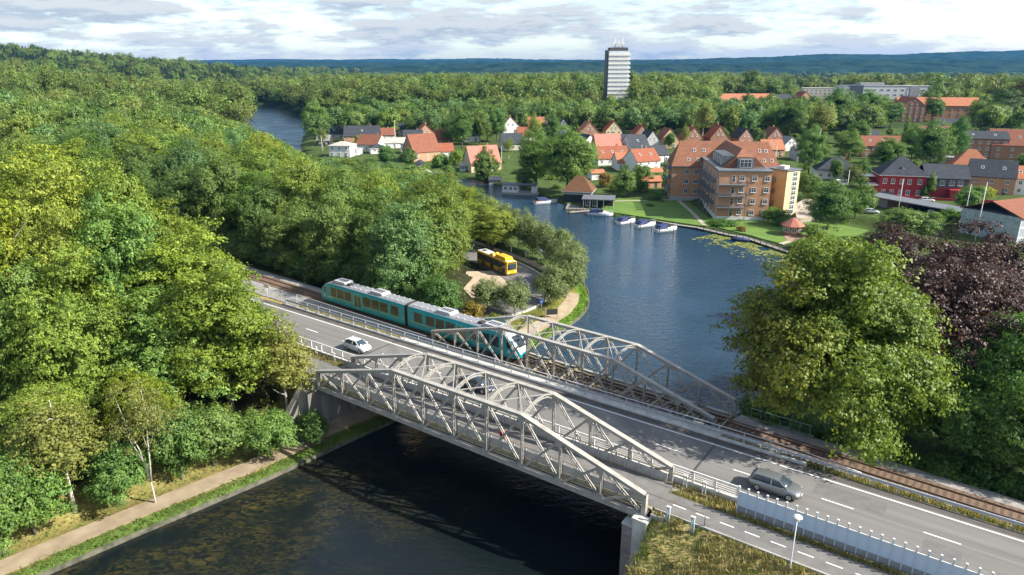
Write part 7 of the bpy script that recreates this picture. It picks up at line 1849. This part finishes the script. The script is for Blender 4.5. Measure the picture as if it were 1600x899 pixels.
# ---- garden and street trees of the town
TOWN = [  # px, py, height px, width px, kind, colour, label
 (886, 303, 100, 100, 'oak', (1.1, 1.12, 1.0), 'huge round garden tree right of the boathouse path'), (838, 292, 88, 72, 'oak', (1.15, 1.15, .9), 'big sunlit tree left of the huge round garden tree'),
 (976, 309, 50, 44, 'young', (.95, .95, .95), 'slim grey green tree standing on the lawn'), (1003, 292, 34, 34, 'young', (.9, 1.1, .9), 'dense bush behind the lawn by the orange sheds'),
 (757, 290, 58, 50, 'young', (.85, .95, .85), 'garden tree in front of the cream house'), (834, 238, 60, 30, 'birch', (1.1, 1.3, .7), 'light yellow green tree before the orange roof'),
 (795, 250, 34, 22, 'birch', (1.05, 1.2, .8), 'small pale tree by the cream house flagpole'), (862, 226, 46, 34, 'oak', (.75, .9, .9), 'dark tree between orange roof and white gable'),
 (722, 232, 60, 46, 'oak', (.8, .95, .85), 'dark round tree left of the white gable house'), (750, 226, 52, 40, 'oak', (1, 1.05, .9), 'green tree behind the cream house'), (776, 222, 50, 36, 'oak', (.85, 1, .9), 'green tree between the white gable and slate house'),
 (706, 226, 44, 36, 'oak', (.8, .95, .9), 'dark tree by the red roof at the blank gable'), (495, 216, 56, 46, 'oak', (1, 1.1, .95), 'round tree on the far water edge'), (505, 235, 34, 22, 'birch', (.9, 1, .8), 'narrow tree beside the white villa'),
 (1292, 360, 74, 84, 'oak', (.95, 1.05, .95), 'round garden tree right of the timber pavilion'), (1262, 312, 40, 44, 'young', (1, 1.1, .9), 'small round tree by the forecourt'), (1200, 345, 22, 40, 'shrub', (.9, 1.05, .9), 'dense bush between pavilion and apartments'),
 (1263, 272, 72, 52, 'oak', (.9, 1.05, .95), 'full round street tree right of the yellow stair tower'), (1325, 250, 46, 44, 'oak', (1, 1.1, .9), 'street tree before the brown terrace'), (1382, 270, 52, 62, 'oak', (.85, 1.1, .75), 'broad bright green tree above the villa roof'),
 (1450, 268, 76, 62, 'oak', (.8, .95, .9), 'large dark street tree behind the villa'), (1490, 258, 72, 40, 'oak', (.7, .9, .9), 'tall dark tree before the three storey block'), (1422, 258, 60, 44, 'oak', (.95, 1.05, .9), 'green street tree left of the large dark one'),
 (1408, 250, 66, 14, 'thuja', (1, 1.1, .9), 'thin poplar like tree beside the street trees'), (1305, 282, 32, 22, 'young', (.75, .9, .75), 'dark small tree before the white slate house'), (1345, 285, 36, 24, 'young', (.8, 1, .75), 'small tree at the corner of the white slate house'),
 (1188, 240, 36, 14, 'thuja', (.6, .75, .7), 'dark column shaped conifer in the gardens'), (1451, 309, 40, 18, 'thuja', (.9, 1.05, .9), 'cypress in front of the slate wing of the villa'), (1419, 306, 22, 10, 'thuja', (.85, 1.05, .8), 'small cypress before the red wall'), (1497, 304, 24, 9, 'thuja', (.7, .85, .75), 'slim dark cypress at the villa bay'), (1441, 310, 22, 18, 'young', (.7, .85, .75), 'dark bush at the foot of the cypress'),
 (1046, 233, 24, 18, 'young', (.75, .95, .85), 'clipped round tree before the yellow brick gable'), (1070, 230, 34, 16, 'birch', (1.1, 1.2, .7), 'narrow yellow green tree between two gables'), (1097, 222, 60, 38, 'birch', (1.1, 1.1, .9), 'tall pale drooping tree in the belt behind the gables'),
 (1515, 325, 34, 50, 'young', (1, 1.1, .95), 'big shrub behind the garage roof end'), (1508, 327, 30, 40, 'young', (.9, 1, .9), 'rounded shrub beside the yellow bush'), (1400, 372, 46, 76, 'young', (1.15, 1.15, 1.1), 'pale flowering tree above the chestnut'), (1440, 372, 40, 60, 'young', (1.05, 1.1, 1.05), 'pale green garden tree next to the garage row'),
 (1478, 352, 28, 28, 'shrub', (.8, 1, .8), 'round clipped bush below the carport'), (1500, 354, 26, 36, 'shrub', (1.1, 1.3, .8), 'bright green round bush below the carport'), (1530, 360, 22, 30, 'shrub', (.9, 1, .8), 'low bush by the garden path near the tall flagpole'),
 (1330, 300, 40, 40, 'young', (1, .8, .8), 'reddish small tree left of the garage row'), (1336, 340, 60, 60, 'young', (.9, 1.05, .9), 'tall garden tree beside the garage yard'), (945, 292, 22, 30, 'shrub', (1.4, .7, .6), 'reddish bush left of the garden shelter'), (917, 260, 34, 34, 'young', (.9, 1.05, .85), 'garden tree behind the huge round tree'),
 (985, 252, 16, 16, 'shrub', (1, 1.2, .8), 'small bush among the slate roofs'), (1028, 288, 18, 40, 'shrub', (.9, 1.1, .8), 'hedge like bush between the orange sheds'), (1000, 300, 20, 30, 'shrub', (.95, 1.15, .85), 'bush at the back of the lawn'), (1027, 310, 12, 20, 'shrub', (.8, 1.0, .8), 'clipped bush at the left corner of the apartments'),
 (640, 262, 30, 34, 'young', (.8, .95, .85), 'garden tree by the white pavilion'), (604, 262, 34, 30, 'young', (.75, .95, .8), 'dark garden tree in front of the little hip roof house'), (560, 232, 20, 12, 'young', (1.3, 1.2, .6), 'small yellowish tree at the long dark roof'), (712, 262, 26, 26, 'young', (1.2, 1.25, .6), 'lime coloured garden tree beside the shed'), (735, 258, 24, 26, 'young', (.8, .95, .8), 'dark bush by the conservatory'), (688, 262, 22, 30, 'shrub', (.9, 1.05, .85), 'bush below the tall blank gable'), (662, 275, 18, 26, 'shrub', (.8, 1, .8), 'bush beside the marina pontoon'), (700, 274, 16, 26, 'shrub', (.9, 1.1, .8), 'low bush at the small marina lawn'),
 (1545, 352, 16, 20, 'shrub', (1.9, 1.5, .3), 'bright yellow bush beside the glazed hall'), (1541, 312, 20, 24, 'shrub', (2.1, 1.6, .25), 'bright yellow flowering bush at the villa wall end'),
 (1130, 352, 10, 52, 'shrub', (.8, 1.0, .8), 'long clipped hedge at the foot of the apartments'), (1115, 322, 10, 24, 'shrub', (.7, .9, .8), 'clipped hedge under the apartment balconies'), (1215, 352, 26, 50, 'shrub', (.75, .9, .8), 'dark bushes beside the timber pavilion'), (1270, 372, 22, 40, 'shrub', (.8, .95, .8), 'bush behind the timber pavilion'), (1255, 388, 16, 40, 'shrub', (1, 1.1, .85), 'low bush at the end of the wooden dock'), (1158, 362, 9, 20, 'shrub', (1.5, .6, .8), 'purple bush on the dock garden'), (1016, 323, 5, 16, 'shrub', (.9, .8, .8), 'small grey bush in the middle of the lawn'),
 (820, 296, 36, 40, 'young', (.8, .9, .8), 'bush behind the houseboat'), (700, 300, 34, 34, 'birch', (1.1, 1.15, .9), 'light tree on the near bank opposite the marina'), (1560, 200, 60, 60, 'oak', (.6, .75, .8), 'dark tree before the brick hall'), (1585, 196, 66, 50, 'oak', (.75, .45, .5), 'dark purple tree at the right edge behind the hall'), (1455, 190, 44, 34, 'oak', (.75, .9, .85), 'round tree before the orange institution'), (1390, 200, 40, 44, 'oak', (.85, 1, .9), 'round tree left of the institution'), (1350, 196, 52, 56, 'oak', (.9, 1.05, .9), 'broad tree below the white clinic'), (1305, 200, 58, 60, 'oak', (.8, .95, .9), 'broad tree left of the clinic'), (1280, 222, 60, 44, 'birch', (1, 1, .8), 'pale drooping tree above the street'), (1232, 218, 64, 50, 'oak', (.75, .9, .85), 'dark tree behind the brick gable at the belt'), (1340, 230, 40, 40, 'oak', (.9, 1.1, .9), 'tree behind the terrace roof')]
for px, py, hp_, wp_, kd, cl, lab in TOWN:
    kk_ = 'shrub' if kd == 'shrub' else 'garden_tree'
    put(kk_, kd, px, py, hp_, wp_, lab, None, cl, cat='shrub' if kd == 'shrub' else 'tree')
# tree belt behind the houses
def ok_belt(x, y):
    if is_left(x, y) or not in_view(x, y, 6): return False
    if sdp(x, y) < 4: return False
    for X, Y, Q in HOUSES:
        if (x - X) ** 2 + (y - Y) ** 2 < (Q + 4) ** 2: return False
        # keep the view of each house front open
        if Y < 560 and 0 < Y - y < (26 if Y < 400 else 90) and abs(x - X * y / Y) < Q + 2: return False
    return clear_of(x, y, 3)
belt = scatter(5000, (-110, 330, 385, 520), ok_belt, 9.8)
belt.sort(key=lambda p: p[1])
for x, y in belt[:250]:
    cl = RT.choice([GRN, BLU, DRK, YG, GRN, LITE]); tone = {DRK: 'dark green', BLU: 'bluish green', LITE: 'pale green', YG: 'light green'}.get(cl, 'green')
    pxx = 800 + x / (y * .952 + 9) * 1067
    where = 'left of the tower block' if pxx < 920 else 'below the tower block' if pxx < 1010 else 'above the brick gables' if pxx < 1230 else 'around the clinic'
    tree('belt_tree', 'mid', x, y, RT.uniform(12.5, 17.5), RT.uniform(5.5, 8), f'{tone} round tree in the belt {where}', 'trees in the belt behind the houses', cl)
# loose garden trees between the houses
gard = scatter(2600, (-60, 330, 225, 385), lambda x, y: ok_belt(x, y) and x > 20 - (y - 225) * .6 and not (50 < x < 90 and y < 235), 9)
for i, (x, y) in enumerate(gard[:190]):
    big = i % 4 == 0
    tree('garden_tree', 'young' if big else 'shrub', x, y, RT.uniform(4, 7) if big else RT.uniform(1.5, 3.2), RT.uniform(2.2, 3.2) if big else RT.uniform(1.3, 2.8), 'small leafy tree or bush growing in a back garden between the houses', 'loose garden trees between the houses', RT.choice([GRN, YG, DRK, LITE]))

# ================================================================== far forest, hills, lily pads, rough grass
def far_protos():
    c = bpy.data.collections.new('forest_kinds')
    for i in range(7):
        me = crown_mesh('far_crown', 300 + i, [5.2, 6.0, 4.4, 5.6, 4.0, 6.4, 5.0][i], [12.5, 11, 14, 13, 15, 12, 10][i], [3, 3, 2.5, 3, 2, 3, 4][i], f_far, 64, 36, 0.70, (0.22, 0.40), lowcut=-0.6, flat=0.7, fill=0.15); c.objects.link(bpy.data.objects.new(f'kind_a{i}', me))
    c2 = bpy.data.collections.new('conifer_kinds')
    for i in range(2):
        me = conifer_mesh('far_conifer', 310 + i, 3.2, 19, 1.0, f_con, 12, 9, 1.5); c2.objects.link(bpy.data.objects.new(f'kind_b{i}', me))
    return c, c2
def forest_nodes(coll):
    ng = bpy.data.node_groups.new('scatter_' + coll.name, 'GeometryNodeTree')
    ng.interface.new_socket('Geometry', in_out='INPUT', socket_type='NodeSocketGeometry'); ng.interface.new_socket('Geometry', in_out='OUTPUT', socket_type='NodeSocketGeometry')
    n = ng.nodes; l = ng.links
    gi, go = n.new('NodeGroupInput'), n.new('NodeGroupOutput')
    mp = n.new('GeometryNodeMeshToPoints'); ip = n.new('GeometryNodeInstanceOnPoints'); ci = n.new('GeometryNodeCollectionInfo')
    ci.inputs['Collection'].default_value = coll; ci.inputs['Separate Children'].default_value = True; ci.inputs['Reset Children'].default_value = True
    ip.inputs['Pick Instance'].default_value = True
    def na(name, t):
        a = n.new('GeometryNodeInputNamedAttribute'); a.data_type = t; a.inputs['Name'].default_value = name; return a.outputs['Attribute']
    l.new(gi.outputs[0], mp.inputs['Mesh']); l.new(mp.outputs[0], ip.inputs['Points']); l.new(ci.outputs[0], ip.inputs['Instance'])
    l.new(na('idx', 'INT'), ip.inputs['Instance Index']); l.new(na('rot', 'FLOAT_VECTOR'), ip.inputs['Rotation']); l.new(na('scl', 'FLOAT_VECTOR'), ip.inputs['Scale'])
    l.new(ip.outputs[0], go.inputs[0])
    return ng
def forest(name, P, scl, nk, coll, label):
    rs = np.random.RandomState(len(P))
    me = bpy.data.meshes.new(name); me.vertices.add(len(P)); me.vertices.foreach_set('co', np.asarray(P, np.float32).ravel())
    a = me.attributes.new('idx', 'INT', 'POINT'); a.data.foreach_set('value', rs.randint(0, nk, len(P)).astype(np.int32))
    r = np.zeros((len(P), 3), np.float32); r[:, 2] = rs.uniform(0, 6.28, len(P)); a = me.attributes.new('rot', 'FLOAT_VECTOR', 'POINT'); a.data.foreach_set('vector', r.ravel())
    a = me.attributes.new('scl', 'FLOAT_VECTOR', 'POINT'); a.data.foreach_set('vector', np.asarray(scl, np.float32).ravel())
    o = inst(name, me); md = o.modifiers.new('scatter', 'NODES'); md.node_group = forest_nodes(coll)
    tag(o, label, 'forest', kind='stuff'); return o
CB, CC = far_protos()
def far_points(n, y0, y1, rmin, seed):
    rs = np.random.RandomState(seed)
    y = np.sqrt(rs.uniform(y0 * y0, y1 * y1, n)); x = rs.uniform(-1, 1, n) * (y * 0.73 + 25)
    cx, cy = np.floor(x / rmin).astype(int), np.floor(y / rmin).astype(int)
    _, i = np.unique(cx * 100003 + cy, return_index=True)
    return x[i], y[i]
allx, ally, cel = [], [], []
for n, y0, y1, rm in ((9000, 225, 700, 8.6), (26000, 700, 1700, 10.5), (16000, 1700, 3000, 17)):
    x, y = far_points(n, y0, y1, rm, int(y0)); allx.append(x); ally.append(y); cel.append(np.full(len(x), rm))
fx, fy, fc = np.concatenate(allx), np.concatenate(ally), np.concatenate(cel)
keep = river_sd(fx, fy) > 3
lf_ = is_left(fx, fy)
keep &= np.where(lf_, (fy > 326) | (fx < -208), fy > 515)
for X, Y, Q in HOUSES:
    if Y > 380: keep &= ((fx - X) ** 2 + (fy - Y) ** 2 > (Q + 6) ** 2) & ~((fy < Y) & (Y - fy < 300) & (np.abs(fx - X * fy / Y) < Q) & (fy > 480))
sub = (np.abs(fx - 0.155 * fy) < 0.055 * fy) & (fy > 760) & (fy < 1500)          # open suburb beside the tower
rs_ = np.random.RandomState(4)
keep &= ~(sub & (rs_.rand(len(fx)) < 0.45))
fx, fy, fc, lf_ = fx[keep], fy[keep], fc[keep], lf_[keep]
fz = terrain(fx, fy) - 0.3
con = ((lf_ & (fx < -0.30 * fy) & (fy > 800)) | ((fy > 1150) & (fbm(fx, fy, 260, 9) > -0.2)) | (~lf_ & (fx > 0.35 * fy) & (fy > 720))) & (rs_.rand(len(fx)) < 0.85)
sc_ = np.stack([rs_.uniform(.7, 1.55, len(fx))] * 3, 1) * (fc / 8.5)[:, None] ** 0.7; sc_[:, 2] *= rs_.uniform(.85, 1.1, len(fx)) / ((fc / 8.5) ** 0.7) * 1.12
h_ = np.where(con, 20.0, 15.5) * sc_[:, 2]
near_l = lf_ & (fy < 445)
h2 = np.where(near_l, cap_height(fx, fy, fz, h_, 5.0), h_)
sc_[:, 2] *= h2 / h_; sc_[:, 0] *= np.clip(h2 / h_, .5, 1); sc_[:, 1] = sc_[:, 0]
P = np.stack([fx, fy, fz], 1)
forest('broadleaf_forest', P[~con], sc_[~con], 7, CB, 'sunlit broadleaf forest stretching to the hills')
forest('conifer_forest', P[con], sc_[con] * np.array([1.25, 1.25, .62]), 2, CC, 'dark conifer forest on the far slopes')
# distant wooded ridges
m_ridge = mat('wooded_ridge', (0.010, 0.024, 0.016), 0.95, (0.028, 0.050, 0.030), 0.012, 0.6, 0.05, detail=12, contrast=(.38, .62), spec=0.0)
def ridge(y0, dep, prof, seed, x0, x1, name='hills', nx_=420, ny_=14):
    rs = np.random.RandomState(seed); xs = np.linspace(x0, x1, nx_); ts = np.linspace(0, 1, ny_)
    X, T = np.meshgrid(xs, ts); Y = y0 + dep * T
    hp = np.interp(800 + X / Y * 1067 / _ct * 1.0 * _ct, [p[0] for p in prof], [p[1] for p in prof])      # crest line
    Hh = hp * np.sin(np.clip(T * 1.25, 0, 1) * math.pi / 2)
    Z = Hh + fbm(X, Y * .6, dep * .22, seed) * hp * .035 + rs.uniform(0, 1, X.shape) * 9 * (T > .05) - 6
    I_ = np.arange(nx_ * ny_).reshape(ny_, nx_)
    F_ = np.stack([I_[:-1, :-1].ravel(), I_[:-1, 1:].ravel(), I_[1:, 1:].ravel(), I_[1:, :-1].ravel()], 1)
    tag(inst(name, np_mesh(name, np.stack([X.ravel(), Y.ravel(), Z.ravel()], 1), F_, [m_ridge], smooth=False)), kind='structure')
ridge(2900, 700, [(-400, 40), (300, 48), (700, 56), (900, 74), (1100, 62), (1300, 82), (1450, 78), (1700, 96), (2200, 90)], 1, -3300, 3300)
ridge(4300, 1200, [(-400, 60), (280, 66), (420, 84), (700, 92), (850, 88), (1000, 100), (1180, 118), (1260, 140), (1370, 132), (1480, 168), (1600, 160), (2200, 150)], 2, -5000, 5000)
ridge(7200, 2000, [(-400, 110), (250, 100), (300, 128), (420, 152), (560, 148), (750, 152), (900, 140), (1100, 150), (1300, 170), (2000, 200)], 3, -8200, 8200)
# lily pads
rs_ = np.random.RandomState(12); C = []
while len(C) < 1100:
    t = rs_.rand(); a = Vector((56, 178)).lerp(Vector((70, 151)), t); off = abs(rs_.normal(0, 4.2)) + .8
    n_ = Vector((-.887, -.46)); p = a + n_ * off
    if river_sd(np.array([p.x]), np.array([p.y]))[0] < -.3 and math.sin(p.x * 1.1) + math.sin(p.y * .8 + 1) > -.9: C.append((p.x, p.y, .02 + rs_.rand() * .02))
for _ in range(70): C.append((rs_.uniform(17, 23), rs_.uniform(206, 210), .02))
C = np.array(C); n = len(C); ang = np.linspace(.25, 6.03, 7); rr = rs_.uniform(.16, .42, n)
V_ = np.concatenate([C[:, None, :] + np.stack([np.cos(ang + 0) * 1.0, np.sin(ang), np.zeros(7)], 1)[None] * rr[:, None, None]], 1)
rot = rs_.uniform(0, 6.28, n); d_ = V_ - C[:, None, :]; V_ = C[:, None, :] + np.stack([d_[..., 0] * np.cos(rot)[:, None] - d_[..., 1] * np.sin(rot)[:, None], d_[..., 0] * np.sin(rot)[:, None] + d_[..., 1] * np.cos(rot)[:, None], d_[..., 2]], -1)
o = inst('lily_pads', np_mesh('lily_pads', V_.reshape(-1, 3), np.arange(n * 7).reshape(n, 7), [foliage_mat('lily', (.11, .14, .025), (.26, .27, .06), .1)], {'var': rs_.rand(n)})); tag(o, 'yellow green lily pads floating by the wooden dock', 'lily pads', kind='stuff')
# rough grass tufts on the verge and the bank
def tufts(name, pts, hmin, hmax, m, label, per=7):
    rs = np.random.RandomState(len(pts)); P_ = np.repeat(np.array(pts), per, 0); n = len(P_)
    P_[:, :2] += rs.normal(0, .14, (n, 2)); h = rs.uniform(hmin, hmax, n); a = rs.uniform(0, 6.28, n); w = rs.uniform(.015, .045, n) * 1.6
    lean = rs.normal(0, .35, (n, 2)) * h[:, None]
    b1 = P_ + np.stack([np.cos(a) * w, np.sin(a) * w, np.zeros(n)], 1); b2 = P_ - np.stack([np.cos(a) * w, np.sin(a) * w, np.zeros(n)], 1); t = P_ + np.concatenate([lean, h[:, None]], 1)
    V_ = np.stack([b1, b2, t], 1).reshape(-1, 3)
    o = inst(name, np_mesh(name, V_, np.arange(n * 3).reshape(n, 3), [m], {'var': rs.rand(n)})); tag(o, label, 'grass', kind='stuff')
g_dry = foliage_mat('dry_grass', (.17, .18, .05), (.40, .34, .15), .2); g_green = foliage_mat('fresh_grass', (.07, .125, .018), (.17, .225, .045), .3)
pts = []
rs_ = np.random.RandomState(5)
for _ in range(9000):
    s_, w_ = rs_.uniform(41.6, 62), rs_.uniform(-14, .4); q = SW(s_, w_); 
    if q.y < 34: continue
    pts.append((q.x, q.y, 0))
a_ = np.array(pts); a_[:, 2] = terrain(a_[:, 0], a_[:, 1]) - .03
sel = fbm(a_[:, 0], a_[:, 1], 1.1, 8) > -.2
tufts('dry_grass', a_[sel], .15, .42, g_dry, 'dry yellow grass on the bank below the path'); 
tufts('green_tufts', a_[~sel][::3], .12, .35, g_green, 'green weeds in the dry grass bank')
pts = [tuple(SW(rs_.uniform(-24, -2), rs_.uniform(15.0, 18.5))) for _ in range(2600)] + [tuple(SW(rs_.uniform(42, 75), rs_.choice([rs_.uniform(3.4, 4.0), rs_.uniform(14.7, 16.0), rs_.uniform(4.3, 5.3)]))) for _ in range(2200)] + [tuple(SW(rs_.uniform(-14, -1), rs_.uniform(4.3, 5.3))) for _ in range(700)]
a_ = np.array(pts); a_[:, 2] = terrain(a_[:, 0], a_[:, 1]) - .02
tufts('verge_grass', a_, .15, .5, g_dry, 'tall straw coloured grass on the road verges')
pts = []
for i in range(len(tow) - 1):
    if -50 < tow[i][0] and tow[i][1] > 38 and tow[i][1] < 132:
        a = Vector(tow[i]); b = Vector(tow[i + 1]); n_ = Vector((-(b - a).y, (b - a).x)).normalized()
        for _ in range(int((b - a).length * 20)): q = a.lerp(b, rs_.rand()) + n_ * rs_.uniform(.3, 1.8); pts.append((q.x, q.y, 0))
        for _ in range(int((b - a).length * 8)): q = a.lerp(b, rs_.rand()) + n_ * rs_.uniform(4.4, 7.5); pts.append((q.x, q.y, 0))
a_ = np.array(pts); a_[:, 2] = terrain(a_[:, 0], a_[:, 1]) - .02
tufts('bank_grass', a_, .10, .32, g_green, 'fresh green grass along the water edge', 5)
# ================================================================== air
hz = MB(); hz.box(-9500, 9500, -400, 10000, -4.5, 260)
hm = bpy.data.materials.new('haze_air'); hm.use_nodes = True
hm.node_tree.nodes.clear()
ho = hm.node_tree.nodes.new('ShaderNodeOutputMaterial'); hv = hm.node_tree.nodes.new('ShaderNodeVolumePrincipled')
hv.inputs['Color'].default_value = (0.08, 0.40, 1.0, 1); hv.inputs['Density'].default_value = 0.000037; hv.inputs['Anisotropy'].default_value = 0.1
hm.node_tree.links.new(hv.outputs[0], ho.inputs['Volume'])
tag(hz.build('haze', hm), 'thin blue summer haze over the valley', kind='stuff')

# ================================================================== labels: look-alikes are told apart by their place from the left
ORD = ['leftmost', 'second from left', 'third from left', 'fourth from left', 'fifth from left', 'sixth from left', 'seventh from left', 'eighth from left', 'ninth from left', 'tenth from left', 'eleventh from left', 'twelfth from left']
by = {}
for o in SC.objects:
    if o.parent is None and 'label' in o: by.setdefault(o['label'], []).append(o)
for lab, L in by.items():
    if 1 < len(L) <= 12:
        L.sort(key=lambda o: o.location.x / max(1, o.location.y))
        for i, o in enumerate(L):
            t = f'{lab}, {ORD[i]} of {len(L)} such' if len(lab.split()) <= 10 else f'{lab}, {ORD[i]}'
            if len(t.split()) <= 16: o['label'] = t
